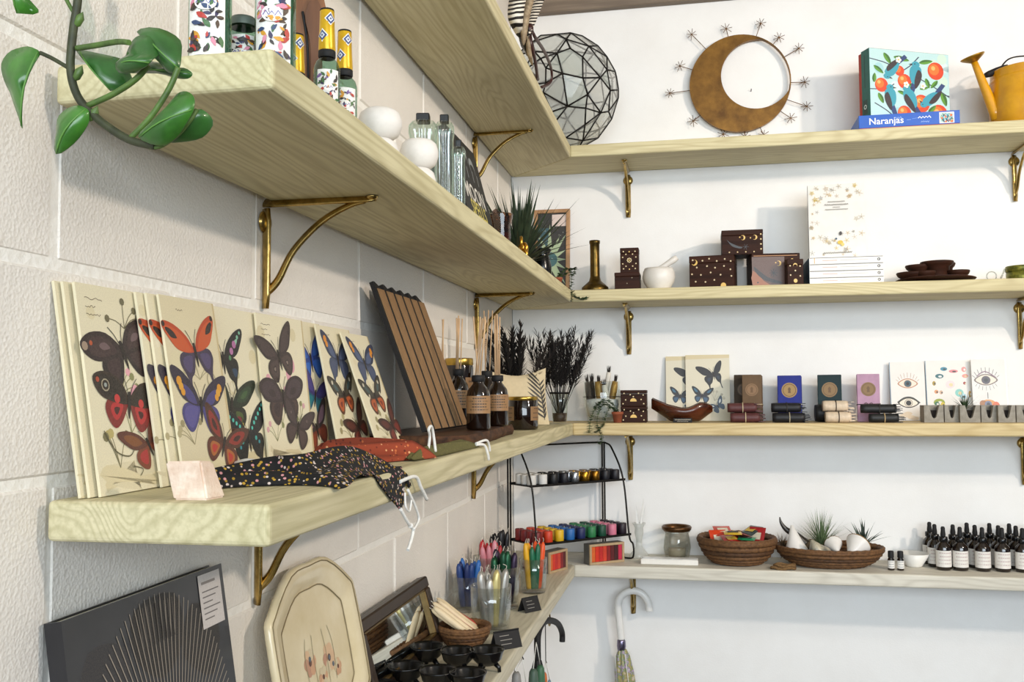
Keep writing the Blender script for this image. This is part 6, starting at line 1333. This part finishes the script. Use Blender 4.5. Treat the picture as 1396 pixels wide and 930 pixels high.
MB().lathe([(r*.92, h*.84), (r*1.03, h*.88), (r*1.08, h*.96), (r*1.0, h), (r*.9, h*.97), (r*.84, h*.86)], 36).build('metal_rim', mt('brown_metal_rim', '#6b4a2a', .35, .8, .3, 40), t)
MB().lathe([(0, .008), (r*.6, .008), (r*.62, .03), (0, .03)], 20).build('wax_disc', mt('cream_wax', '#d8cdb4', .6), t)
# woven bowls
weave = mt('woven_cane', '#7d5630', .7, 0, .35, 120, .6, 260, bdist=.002, col2='#4d3119'); weave2 = mt('woven_cane_dark', '#5d3c1f', .7, 0, .35, 120, .6, 260, bdist=.002, col2='#38220f')
def basket(x, y, rx, ry, h, name, label, bands=True):
    t = thing(name, label, 'basket', (x, y, Z4)); S = Matrix.Diagonal((1, ry/rx, 1, 1)); n = 9
    prof = [(.62, .0), (.72, .1), (.8, .22), (.87, .36), (.92, .52), (.965, .70), (1.0, .9)]
    for i in range(len(prof)-1):
        (a, z0), (b, z1) = prof[i], prof[i+1]; rm = (a+b)/2*rx; zm = (z0+z1)/2*h; rr_ = (z1-z0)*h*.62
        MB().tube([S @ Vector((rm*math.cos(k*PI/28), rm*math.sin(k*PI/28), zm+.0004+rr_*.4+(.0015 if (k+i) % 2 else 0))) for k in range(56)], rr_, 8, closed=True).build('coil', weave2 if (bands and i == 3) else weave, t)
    MB().lathe([(0, .0006), (rx*.64, .0006), (rx*.66, .004), (0, .005)], 40, S).build('base', weave2, t)
    MB().tube([S @ Vector((rx*1.0*math.cos(k*PI/36), rx*1.0*math.sin(k*PI/36), h*.95+(.0016 if k % 2 else 0))) for k in range(72)], .0045, 8, closed=True).build('rim', weave, t)
    return t
xb = xat(1005, -.115, Z4); rxb = .112; hb_ = zat(737, xb, -.2)-Z4
basket(xb, -.114, rxb, .108, hb_, 'packet_basket', 'deep woven bowl filled with bright little packets')
pk = [(-.06, .0, 1.0, .3, '#d8431f', 'orange red'), (-.02, -.045, .3, .4, '#b5231f', 'crimson'), (.03, -.05, .2, -.3, '#1f8a5a', 'green'), (.066, .01, 1.1, -.5, '#a8262a', 'dark red'), (-.005, .02, .25, 1.4, '#5a3a34', 'brown striped'), (.015, -.02, .35, 2.2, '#c8605a', 'dusty pink'), (-.045, .03, .4, .2, '#c7402a', 'scarlet'), (.05, .03, .4, -.8, '#2c3a38', 'charcoal'), (-.015, -.07, .2, .1, '#d9b23a', 'yellow')]
for k, (dx, dy, tilt, rz, c, nm) in enumerate(pk):
    t = thing('sachet', nm+' foil sachet lying in the deep woven bowl', 'sachet', (xb+dx*.9, -.114+dy*.8, Z4+hb_*.86+.003*k), rz, 'bright sachets in the woven bowl', lean=tilt)
    n = 8; v = []; f = []; wx, wz = (.026, .036) if k not in (2, 8) else (.026, .018)
    for sd in (1, -1):
        for i in range(n+1):
            for j in range(n+1): v.append(((i/n-.5)*2*wx, (j/n-.5)*2*wz*.8, sd*.004*(math.sin(PI*i/n)*math.sin(PI*j/n))**.6+.004))
    N = (n+1)**2
    for i in range(n):
        for j in range(n):
            q = (i*(n+1)+j, (i+1)*(n+1)+j, (i+1)*(n+1)+j+1, i*(n+1)+j+1); f.append(q); f.append(tuple(N+a for a in q[::-1]))
    MB().add(v, f, True).build('foil_pouch', mt('sachet_'+c.strip('#'), c, .3, 0, .15, 40, .3, 120), t)
    MB().box(-wx*.6, wx*.6, -wz*.3, wz*.3, .0083, .0088).build('sachet_label', mt(('label_cream', 'label_yellow', 'label_black')[k % 3], ('#e6dcc4', '#d9b53f', '#23211f')[k % 3], .5), t)
xb2 = xat(1128, -.115, Z4); hb2 = zat(752, xb2, -.215)-Z4
basket(xb2+.006, -.114, .152, .106, hb2, 'shallow_basket', 'wide shallow woven tray of ceramic cones and air plants')
mossm = mt('dry_moss', '#6b5234', .95, 0, .4, 120, .8, 220, bdist=.004, col2='#3d2c1a')
ms = MB(); rr = random.Random(12)
for k in range(420):
    a, rad = rr.uniform(0, 2*PI), math.sqrt(rr.random())*.9; p = Vector((.14*rad*math.cos(a), .088*rad*math.sin(a), rr.uniform(.01, .03))); blade(ms, p, (rr.uniform(-1, 1), rr.uniform(-1, 1), rr.uniform(.1, .9)), rr.uniform(.02, .04), .002, .8, 3)
ms.build('dry_moss', mossm, None, recalc=False, loc=(xb2, -.114, Z4), label='tangle of dry brown moss lining the shallow woven tray', cat='moss', kind='stuff')
conew = mt('white_glaze_cone', '#ebe7e2', .3, 0, .04, 40); conet = mt('bare_clay_edge', '#a98454', .8, 0, .2)
def cone(u, v, d, L, R, lab, dark=None, yy=-.15):
    p = PY(u, v, yy); t = thing('ceramic_cone', lab, 'cone', p, 0, 'ceramic cones in the shallow tray'); q = Vector(d).normalized().to_track_quat('Z', 'Y'); t.rotation_mode = 'QUATERNION'; t.rotation_quaternion = q
    MB().lathe([(0, L), (R*.10, L*.985), (R*.5, L*.52), (R*.96, .003), (R, 0)], 30).build('cone_wall', conew if not dark else dark, t)
    MB().lathe([(R, 0), (R*1.01, -.003), (R*.93, -.003), (R*.9, 0), (R*.4, L*.5), (0, L*.8)], 30).build('clay_rim', conet, t)
cone(1086, 753, (-.15, .1, 1), .080, .036, 'tall white ceramic cone standing at the left of the tray', yy=-.135)
cone(1117, 757, (-.3, -.25, .6), .055, .036, 'blue-black and cream dipped ceramic cone in the middle of the tray', mt('dipped_glaze', '#d8ccae', .3, 0, .1, 22, col2='#25303a'), yy=-.17)
cone(1136, 742, (.1, -.7, -.25), .048, .026, 'small white ceramic cone lying behind the dipped one', yy=-.13)
cone(1170, 742, (-.5, -.62, -.5), .066, .036, 'rounded white ceramic cone at the right of the tray', yy=-.15)
p0 = PY(1098, 742, -.11); t = thing('animal_horn', 'curved dark animal horn rising from the shallow tray', 'horn', p0)
pts = [Vector((0, 0, 0))]+[PY(u, v, -.11)-p0 for u, v in ((1085, 730), (1072, 722), (1065, 713), (1063, 705))]
MB().tube(spl([tuple(p) for p in pts], 5, False), [.016-.0145*(i/20)**.8 for i in range(21)], 12).build('horn_body', mt('dark_horn', '#3a342c', .35, 0, .3, 40, col2='#1c1814'), t)
MB().lathe([(0, -.012), (.014, -.006), (.017, .004), (.012, .012), (0, .014)], 14, Matrix.Translation((.006, 0, -.004))).build('horn_root', mt('horn_root', '#54452f', .8, 0, .3, 60, .4), t)
def tuft(u, v, yy, n, L, w, el0, el1, mat, name, label, lean=0, dx=0):
    p = PY(u, v, yy); t = thing(name, label, 'air plant', p); rr = random.Random(int(u))
    for i in range(n):
        a = rr.uniform(0, 2*PI); el = rr.uniform(el0, el1); m = MB(); blade(m, (rr.uniform(-.006, .006), rr.uniform(-.005, .005), 0), (math.cos(a)*math.cos(el)+dx, math.sin(a)*math.cos(el)*.7, math.sin(el)), rr.uniform(.6, 1)*L, w, .25, 4); m.build('leaf', mat, t, recalc=False)
tuft(1119, 745, -.105, 120, .125, .0028, .5, 1.5, mt('pale_air_plant', '#7f9468', .7, 0, .25, 50, col2='#4f6340'), 'air_plant', 'soft pale green grassy air plant in the shallow tray')
tuft(1178, 742, -.12, 16, .092, .0085, .45, 1.45, mt('grey_air_plant', '#66746a', .6, 0, .25, 50, col2='#36443c'), 'air_plant', 'grey green spiky air plant at the right of the tray')
tuft(1068, 745, -.10, 40, .05, .0025, .2, 1.2, mossm, 'dry_tuft', 'dry brown tuft behind the tall white cone')
# rope coil
q = PZ(1068, 777, Z4); t = thing('rope_coil', 'small coil of tan rope on the shelf edge before the baskets', 'rope', (q.x, -.205, Z4))
for k, (r_, z, dx) in enumerate(((.03, .005, 0), (.026, .0125, .004), (.022, .005, -.004))):
    MB().tube([(dx+r_*math.cos(a*PI/12)*1.1, r_*.55*math.sin(a*PI/12), z+.002*math.sin(a)) for a in range(24)], .0042, 8, closed=True).build('rope_loop', mt('tan_rope', '#8c6c43', .9, 0, .3, 300, .6, 400, col2='#54391e'), t)
# small bottles and white bowl
def oil(u, lab):
    x = xat(u, -.165, Z4); t = thing('oil_bottle', lab, 'bottle', (x, -.165, Z4), 0, 'tiny black-capped oil bottles'); r = .0095
    MB().lathe([(0, .0005), (r*.95, .0005), (r, .003), (r, .030), (r*.7, .035), (r*.68, .038)], 20).build('glass_body', amber, t); MB().lathe([(r*.85, .036), (r*.87, .037), (r*.85, .053), (r*.75, .0545), (0, .055)], 20).build('cap', blackmatte, t); wrap_label(t, r, .006, r*2.9, .022, '#e9e7e2', 0, 3, '#77808a', 3)
oil(1215, 'left of two tiny white-labelled oil bottles'); oil(1228, 'right of two tiny white-labelled oil bottles, touching the white bowl')
x = xat(1246, -.095, Z4); h = zat(754, x, -.095)-Z4
MB().lathe([(0, .0006), (.022, .0006), (.024, .004), (.045, h), (.0435, h+.0005), (.021, .006), (0, .005)], 36).build('white_bowl', whitecer, None, loc=(x, -.095, Z4), label='small flared white ceramic bowl beside the tiny bottles', cat='bowl')
# dropper bottles
def dropper(u, y, lab, first=[None]):
    x = xat(u, y, Z4+.03)
    if first[0]: return copy_tree(first[0], (x, y, Z4+.0003), (0, 0, random.uniform(-.12, .12)), lab)
    t = thing('dropper_bottle', lab, 'bottle', (x, y, Z4+.0003), 0, 'amber dropper bottles with white labels'); r = .0205; first[0] = t
    MB().lathe([(0, .0005), (r*.93, .0005), (r, .004), (r, .062), (r*.9, .070), (r*.5, .078), (r*.46, .082)], 28).build('glass_body', amber, t)
    MB().lathe([(r*.56, .080), (r*.6, .081), (r*.6, .093), (r*.5, .0945), (r*.3, .095)], 22).build('collar', blackm, t)
    MB().lathe([(r*.33, .095), (r*.35, .1), (r*.28, .112), (r*.29, .118), (r*.2, .122), (0, .123)], 18).build('rubber_bulb', blackmatte, t)
    wrap_label(t, r, .010, r*3.4, .046, '#e9e5df', .1, 4, '#c9b9b6', 7); return t
fr5 = ('first', 'second', 'third', 'fourth', 'fifth')
for k, u in enumerate((1286.5, 1309.5, 1340, 1367, 1395)): dropper(u, -.135, fr5[k]+' dropper bottle of the front row, counting from the white bowl')
for k, u in enumerate((1275, 1300, 1330, 1362, 1386)): dropper(u, -.088, fr5[k]+' dropper bottle of the middle row, counting from the white bowl')
for k, u in enumerate((1268, 1319, 1350, 1377, 1402)): dropper(u, -.042, fr5[k]+' dropper bottle of the back row, counting from the white bowl')
# ------------------------------------------------------------------ block wall side: tapers in tumblers
tumb = glass('tumbler_glass', (.90, .92, .92), .03, 1.6); wickm = mt('wick', '#e6dfd0', .9)
def tumbler(x, y, r, h, lab, seed, specs, L, grp):
    t = thing('glass_tumbler', lab, 'tumbler', (x, y, Z4+.0003), 0, 'glass tumblers of taper candles')
    MB().lathe([(0, .0005), (r*.86, .0005), (r*.9, .003), (r*.98, h*.6), (r, h), (r*.965, h), (r*.94, h*.6), (r*.85, .012), (0, .010)], 36).build('glass', tumb, t)
    rr = random.Random(seed); n = len(specs)
    for k, (col, nm) in enumerate(specs):
        a = 2*PI*k/n+rr.uniform(-.2, .2); rad = (.40 if k % 3 else .62)*r; b = Vector((x+rad*.6*math.cos(a), y+rad*.6*math.sin(a), Z4+.0115)); tp = Vector((x+rad*1.18*math.cos(a), y+rad*1.18*math.sin(a), Z4+L*rr.uniform(.9, 1.03)))
        d = tp-b; ln = d.length; dn = d/ln; c = thing('taper_candle', nm, 'candle', b, 0, grp); w_ = .0095 if 'silver' in nm else .0078
        MB().tube([dn*ln*s for s in (0, .05, .8, .93, 1)], [w_*.9, w_, w_*.98, w_*.75, w_*.3], 10).build('wax', mt('taper_'+col.strip('#'), col, .4, .6 if 'silver' in nm else 0, .08, 40), c)
        MB().tube(spl([tuple(dn*ln), tuple(dn*ln+Vector((.001, .002, .006))), tuple(dn*ln+Vector((rr.uniform(-.006, .006), rr.uniform(-.006, .006), .011)))], 3, False), .0007, 5).build('wick', wickm, c)
ordn = ('first', 'second', 'third', 'fourth', 'fifth', 'sixth', 'seventh', 'eighth', 'ninth')
def many(col, base, n, tail): return [(col if not isinstance(col, (list, tuple)) else col[i % len(col)], base+' taper candle '+tail) for i in range(n)]
tumbler(.052, -.845, .039, .082, 'glass tumbler of blue tapers against the block wall', 1, many(('#2f6bb5', '#2a5aa0'), 'bright blue', 5, 'standing in the tumbler against the block wall')+many(('#1d2f66', '#22407e'), 'navy blue', 4, 'standing in the tumbler against the block wall'), .118, 'blue tapers')
tumbler(.146, -1.015, .045, .096, 'large front glass tumbler of silver tapers', 2, many(('#b5b2ac', '#c6c3bd'), 'silver', 8, 'in the large front tumbler')+[('#d9c98a', 'pale yellow taper candle among the silver tapers')], .128, 'silver tapers')
tumbler(.128, -.80, .042, .098, 'glass tumbler of purple and dark green tapers behind the silver ones', 3, many('#3d2f45', 'dark purple', 5, 'in the tumbler behind the silver tapers')+many(('#1d4a33', '#25583c'), 'dark green', 4, 'in the tumbler behind the silver tapers'), .135, 'purple and green tapers')
tumbler(.062, -.655, .042, .095, 'glass tumbler of red and pink tapers by the block wall', 4, many(('#a81f2a', '#c22a34'), 'red', 6, 'in the tumbler by the block wall')+many('#dc8f9c', 'pink', 3, 'in the tumbler of red candles'), .135, 'red and pink tapers')
tumbler(.052, -.50, .038, .095, 'glass tumbler of black tapers under the rack corner', 5, many(('#17161a', '#201d22'), 'black', 9, 'in the tumbler nearest the rack corner'), .135, 'black tapers')
tumbler(.172, -.625, .036, .088, 'glass tumbler of orange, yellow and green tapers at the shelf edge', 6, many(('#ef5a24', '#e8481c'), 'orange', 4, 'in the mixed tumbler at the shelf edge')+many(('#e9b02a', '#e0a01f'), 'yellow', 3, 'in the mixed tumbler at the shelf edge')+many('#1f6a4a', 'green', 2, 'in the mixed tumbler at the shelf edge'), .128, 'orange and yellow tapers')
# little black tent signs
def tent(u, v, w, h, rz, lab):
    p = PZ(u, v, Z4); t = thing('tent_sign', lab, 'sign', (p.x, p.y, Z4+.0004), rz, 'folded black price signs')
    MB().box(-w/2, w/2, -.0008, .0008, 0, h, .0003, M=Matrix.Translation((0, -.014, 0)) @ Matrix.Rotation(-.42, 4, 'X')).build('front_leaf', blackmatte, t); MB().box(-w/2, w/2, -.0008, .0008, 0, h, .0003, M=Matrix.Translation((0, .014, 0)) @ Matrix.Rotation(.42, 4, 'X')).build('back_leaf', blackmatte, t)
    A = Art(0); rr = random.Random(3)
    for k in range(3): A.line([(-w*.3, h*(.72-.22*k)), (w*rr.uniform(.0, .3), h*(.72-.22*k))], .0012, '#8f8a84')
    o = A.build('chalk_lines', t); o.rotation_euler = (-.42, 0, 0); o.location = (0, -.0152, 0)
tent(722, 833, .05, .036, .9, 'small black folded sign beside the purple and green tapers')
tent(690, 883, .06, .038, .75, 'black folded sign in front of the silver tapers')
# basket of cream and red tapers
q = PZ(632, 872, Z4); bx_, by_ = .118, -1.145
S_ = basket(bx_, by_, .052, .05, .040, 'candle_basket', 'small woven basket of cream and red tapers')
for k in range(11):
    red = k in (0, 6, 7); rr = random.Random(30+k); a = Vector((bx_+.018+rr.uniform(-.004, .006), by_+.028-.007*k+.02, Z4+.024+.001*(k % 3))); b = Vector((bx_-.058+rr.uniform(-.006, .006), by_-.005-.0065*k+.03, Z4+.078+.006*(k % 3)))
    d = (b-a); L = d.length; dn = d/L; c = thing('taper_candle', ('red' if red else 'cream')+' taper candle lying in the small woven basket', 'candle', a, 0, 'red tapers in the small basket' if red else 'cream tapers in the small basket')
    MB().tube([dn*L*s for s in (0, .05, .82, .94, 1)], [.0066, .007, .0068, .005, .002], 10).build('wax', mt('taper_red_b', '#b23a2c', .5, 0, .08) if red else mt('taper_cream', '#e6d0aa', .5, 0, .08), c); MB().tube([dn*L, dn*(L+.006)], .0007, 5).build('wick', wickm, c)
# small black footed burners
cz = Z4+.040
def burner(u, v, lab, first=[None]):
    p = PZ(u, v, cz)
    if first[0]: return copy_tree(first[0], (p.x, p.y, Z4+.0003), (0, 0, random.uniform(0, 2)), lab)
    t = thing('incense_burner', lab, 'burner', (p.x, p.y, Z4+.0003), 0, 'small black footed burners'); first[0] = t; r = .0315
    MB().lathe([(0, .012), (r*.55, .014), (r*.86, .024), (r*.98, .037), (r*1.04, .040), (r*1.0, .042), (r*.9, .038), (r*.75, .026), (r*.4, .019), (0, .018)], 32).build('bowl', blackm, t)
    MB().lathe([(0, .0185), (.006, .019), (.007, .022), (.004, .026), (0, .027)], 14).build('centre_knob', blackm, t)
    for k in range(3): MB().tube([(r*.5*math.cos(k*2.09), r*.5*math.sin(k*2.09), .015), (r*.72*math.cos(k*2.09), r*.72*math.sin(k*2.09), .008), (r*.74*math.cos(k*2.09), r*.74*math.sin(k*2.09), .0004)], [.005, .0042, .0036], 8).build('leg', blackm, t)
for u, v, lab in ((664, 886, 'rightmost black burner, beside the folded sign'), (624, 887, 'black burner below the small taper basket'), (582, 881, 'black burner beside the mirror corner'), (638, 917, 'black burner at the shelf edge, front right'), (597, 914, 'black burner in the middle of the group'), (553, 908, 'black burner against the mirror glass'), (566, 944, 'black burner cut by the bottom of the photo'), (518, 935, 'black burner low at the mirror bottom edge')): burner(u, v, lab)
# framed mirror leaning on the block wall
mw, mh = .40, .138; yr = -1.155; ml = .28
t = thing('framed_mirror', 'dark wooden framed mirror leaning on the block wall', 'mirror', (.068, yr-mw/2, Z4+.005), PI/2, lean=-ml)
fw_ = grain('dark_frame_wood', '#3a2a1e', '#1d140e', 0, 50, .4); fg = mt('gold_fillet', '#7a6238', .4, .6, .2); k = .022
for q, z in (((-mw/2, mw/2), (0, k)), ((-mw/2, mw/2), (mh-k, mh)), ((-mw/2, -mw/2+k), (k, mh-k)), ((mw/2-k, mw/2), (k, mh-k))): MB().box(q[0], q[1], -.012, .012, z[0], z[1], .003).build('frame_rail', fw_, t)
g_ = .004
for q, z in (((-mw/2+k, mw/2-k), (k, k+g_)), ((-mw/2+k, mw/2-k), (mh-k-g_, mh-k)), ((-mw/2+k, -mw/2+k+g_), (k+g_, mh-k-g_)), ((mw/2-k-g_, mw/2-k), (k+g_, mh-k-g_))): MB().box(q[0], q[1], -.008, .004, z[0], z[1], .001).build('gold_fillet', fg, t)
MB().box(-mw/2+k+g_, mw/2-k-g_, -.001, .004, k+g_, mh-k-g_).build('mirror_glass', mt('mirror_silver', '#d5d8d6', .02, 1, .01), t)
# cream platter
def platter():
    hw, H = .153, .272; yc = -1.728; ln = .2
    t = thing('platter', 'cream octagonal ironstone platter leaning on the block wall', 'platter', (.078, yc, Z4+.003), PI/2, lean=-ln)
    pm_ = mt('ironstone', '#ddcfae', .25, 0, .06, 14, col2='#d0bf98', coat=.3)
    def outl(k, dz=0):
        a, b = hw*k, H/2*k; c = .46
        pts = [(-a, -b*c), (-a, b*c), (-a*.9, b*.66), (-a*.44, b*.97), (0, b), (a*.44, b*.97), (a*.9, b*.66), (a, b*c), (a, -b*c), (a*.9, -b*.66), (a*.44, -b*.97), (0, -b), (-a*.44, -b*.97), (-a*.9, -b*.66)]
        return [(x, z+H/2) for x, z in spl(pts, 3)]
    rings = [(1.0, .004), (1.0, -.002), (.985, -.006), (.95, -.0045), (.90, -.006), (.86, -.003), (.78, -.0015), (.74, .004), (.71, .0045)]
    v = []; f = []; n = len(outl(1))
    for k_, yy in rings: v += [(x, yy, z) for x, z in outl(k_)]
    m_ = len(v)
    for r_ in range(len(rings)-1):
        for i in range(n): f.append((r_*n+i, r_*n+(i+1) % n, (r_+1)*n+(i+1) % n, (r_+1)*n+i))
    f.append([(len(rings)-1)*n+i for i in range(n)]); v += [(x, .008, z) for x, z in outl(.8)]
    for i in range(n): f.append((i, m_+i, m_+(i+1) % n, (i+1) % n))
    f.append([m_+i for i in range(n)][::-1])
    MB().add(v, f, True).build('dish', pm_, t)
    lm = mt('brown_line', '#8a7a58', .5)
    for kk, yy in ((.715, .0030), (.955, -.0056)): MB().tube([(x, yy, z) for x, z in outl(kk)], .0009, 5, closed=True).build('moulded_line', lm, t)
    A = Art(.0042); rr = random.Random(4)
    for x, z, s in ((-.035, .135, .024), (.03, .125, .026), (.0, .105, .018), (.055, .105, .016), (-.06, .1, .014)):
        for i in range(6): A.disc(x+s*.5*math.cos(i*1.05), z+s*.5*math.sin(i*1.05), s*.36, rr.choice(('#d3b08c', '#c89a78', '#cdbd9c', '#b98a70')), n=9)
        A.disc(x, z, s*.22, '#5a3428', n=8)
    for x, z in ((.03, .125), (.04, .113), (-.035, .14)): A.disc(x, z, .004, '#55606a', n=8)
    for x in (-.045, -.02, .02, .045): A.line([(x, .09), (x*1.1, .14), (x*.9, .17)], .0012, '#8f8764', 4)
    A.build('transfer_flowers', t)
platter()
# black book with radiating lines
y0, y1 = -2.268, -1.978; zt = 1.339; bw = y1-y0; bl_ = math.asin((.068-.022)/(zt-Z4)); bh_ = (zt-Z4)/math.cos(bl_)
t = thing('art_book', 'large black art book with a fan of fine lines and white sticker', 'book', (.070, (y0+y1)/2, Z4+.004), PI/2, lean=-bl_)
MB().box(-bw/2+.002, bw/2-.002, .002, .016, .002, bh_-.002).build('pages', mt('page_block', ''), t)
c = MB(); c.box(-bw/2, bw/2, 0, .002, 0, bh_); c.box(-bw/2, bw/2, .016, .018, 0, bh_); c.box(-bw/2-.0015, -bw/2, 0, .018, 0, bh_); c.build('cover', mt('black_glossy_cover', '#1a1a1e', .3, 0, .3, 12, coat=.2, col2='#232328'), t)
A = Art(0); cx_, cz_ = .0, bh_*.30
A.poly([(-bw*.46, bh_*.70), (-bw*.40, bh_*.88), (-bw*.2, bh_*.85), (-bw*.24, bh_*.66)], '#26262b', 3); A.poly([(bw*.14, bh_*.74), (bw*.24, bh_*.9), (bw*.42, bh_*.8), (bw*.34, bh_*.62)], '#0f0f12', 3); A.poly([(-bw*.13, bh_*.95), (bw*.13, bh_*.96), (bw*.16, bh_*.8), (0, bh_*.7), (-bw*.15, bh_*.8)], '#0d0d10', 3)
for k in range(57):
    a = PI*(.03+.94*k/56); R = bh_*(.52+.16*math.sin(a)**2); 
    A.line([(cx_+.05*math.cos(a), cz_+.05*math.sin(a)), (cx_+R*math.cos(a)*.85, cz_+R*math.sin(a))], .0013, '#9a8f82')
for k in range(9): A.line([(-bw*.1+bw*.025*k, bh_*.82), (-bw*.11+bw*.027*k, bh_*.95)], .0011, '#5a544e')
A.build('printed_fan', t)
A = Art(-.0008); x0, x1, z0, z1 = bw*.30, bw*.47, bh_*.79, bh_*.985
A.poly([(x0, z0), (x1, z0), (x1, z1), (x0, z1)], '#cfc7c2'); A.line([(x0+.006, z1-.010), (x1-.012, z1-.010)], .003, '#8a817c')
for k in range(6): A.line([(x0+.006, z1-.020-.0062*k), (x1-.006-.008*(k % 3), z1-.020-.0062*k)], .0014, '#6a6462')
A.build('white_sticker', t)
# ------------------------------------------------------------------ hanging below the lowest shelf
def cane(name, label, pts, r, mat, extra=None):
    base = Vector(pts[-1]); t = thing(name, label, 'umbrella', base)
    MB().tube([Vector(p)-base for p in spl([tuple(p) for p in pts], 8, False)], r, 14).build('handle', mat, t); return t, base
yy = -.052; Pq = lambda u, v: PY(u, v, yy)
t, bs = cane('clear_umbrella', 'clear bubble umbrella hooked by its white handle on the bracket', [Pq(885, 833), Pq(884, 822), Pq(876, 810), Pq(863, 805.5), Pq(850, 810), Pq(843, 822), Pq(844, 845), Pq(847, 872)], .011, mt('white_plastic_handle', '#ebe9e5', .3, 0, .03))
tip = PY(860, 1010, yy)-bs
MB().lathe([(.0, .004), (.010, .003), (.013, -.004), (.014, -.02), (.0125, -.032), (0, -.034)], 18).build('ferrule', mt('lilac_metal', '#8f86a0', .25, .8, .15, col2='#4a4658'), t)
ir, nt, p_ = nodes('iridescent_film'); n_ = noise(nt, 55, 3); nt.links.new(ramp(nt, n_, [(.3, lin('#d9d2c4')), (.42, lin('#b7a25e')), (.5, lin('#7f9a6a')), (.58, lin('#b99ac0')), (.7, lin('#ece9e4'))]), p_.inputs['Base Color']); p_.inputs['Roughness'].default_value = .15; p_.inputs['Alpha'].default_value = .75
d = tip.normalized(); qm = (-d).to_track_quat('Z', 'Y').to_matrix().to_4x4()
MB().lathe([(.011, -.03), (.019, -.05), (.026, -.10), (.030, -.17), (.027, -.22), (.016, -.27), (.006, -.31), (0, -.312)], 40, qm, wob=lambda a: 1+.16*math.cos(8*a)).build('folded_canopy', ir, t)
for k in range(4): MB().tube([qm @ Vector((.024*math.cos(k*1.57+.4), .024*math.sin(k*1.57+.4), -.04)), qm @ Vector((.031*math.cos(k*1.57+.5), .031*math.sin(k*1.57+.5), -.2))], .0012, 5).build('rib', mt('white_plastic_handle', ''), t)
xk = .186; Px_ = lambda u, v: PX(u, v, xk)
t, bs = cane('black_umbrella', 'black umbrella with hooked handle under the block wall shelf', [Px_(766.5, 875), Px_(766, 862), Px_(760, 850), Px_(748, 846), Px_(738, 852), Px_(733, 868), Px_(733, 900)], .0088, blackmatte)
MB().lathe([(.009, .0), (.014, -.02), (.022, -.10), (.024, -.2), (.014, -.30), (0, -.34)], 32, wob=lambda a: 1+.12*math.cos(8*a)).build('folded_canopy', mt('black_umbrella_cloth', '#121214', .6), t)
hk = Px_(749, 846); ht = Z4-T-.0004-hk.z
MB().tube(spl([(0, 0, ht), (0, 0, .03), (0, .004, .016), (0, .016, -.004), (0, .012, -.0135), (0, -.002, -.0135), (0, -.012, -.004)], 5, False), .0022, 8).build('cup_hook', brass, None, loc=(hk.x, hk.y+.0, hk.z), label='small brass cup hook holding the black umbrella handle', cat='hook')
def hung(u, v, x, tapers, lab, hookdy=0):
    p = PX(u, v, x); t = thing('hanging_tapers', lab, 'candle', p, 0, 'dipped tapers hanging by their wicks')
    top = Vector((0, 0, Z4-T-.0005-p.z)); MB().tube([top, (0, 0, .004), (.002, .002, -.002), (0, .004, .001)], .0014, 6).build('hook', iron, t)
    for (du, dv, L, r_, col) in tapers:
        q = PX(u+du, v+dv, x)-p; MB().tube([(0, 0, 0), q*.5+Vector((0, 0, .002)), q], .0011, 6).build('wick_cord', cordm, t)
        MB().tube([q+Vector((0, 0, -L*s)) for s in (0, .03, .1, .9, 1)], [r_*.5, r_*.85, r_, r_, r_*.8], 12).build('taper', mt('dip_'+col.strip('#'), col, .5, 0, .1), t)
hung(731, 876, .205, ((-4, 36, .24, .0115, '#4a6152'), (5.5, 31, .24, .0115, '#3f6a4c')), 'pair of dark green dipped tapers hanging nearest the black hook')
hung(712, 898, .208, ((-8, 18, .22, .0105, '#8f8d8a'), (6, 40, .2, .0105, '#6d6f70')), 'pair of grey dipped tapers hanging under the shelf edge')
hung(744, 903, .165, ((-2, 14, .20, .0085, '#d9763a'), (5, 24, .18, .006, '#7d95ab')), 'orange and pale blue tapers hanging behind the green pair')
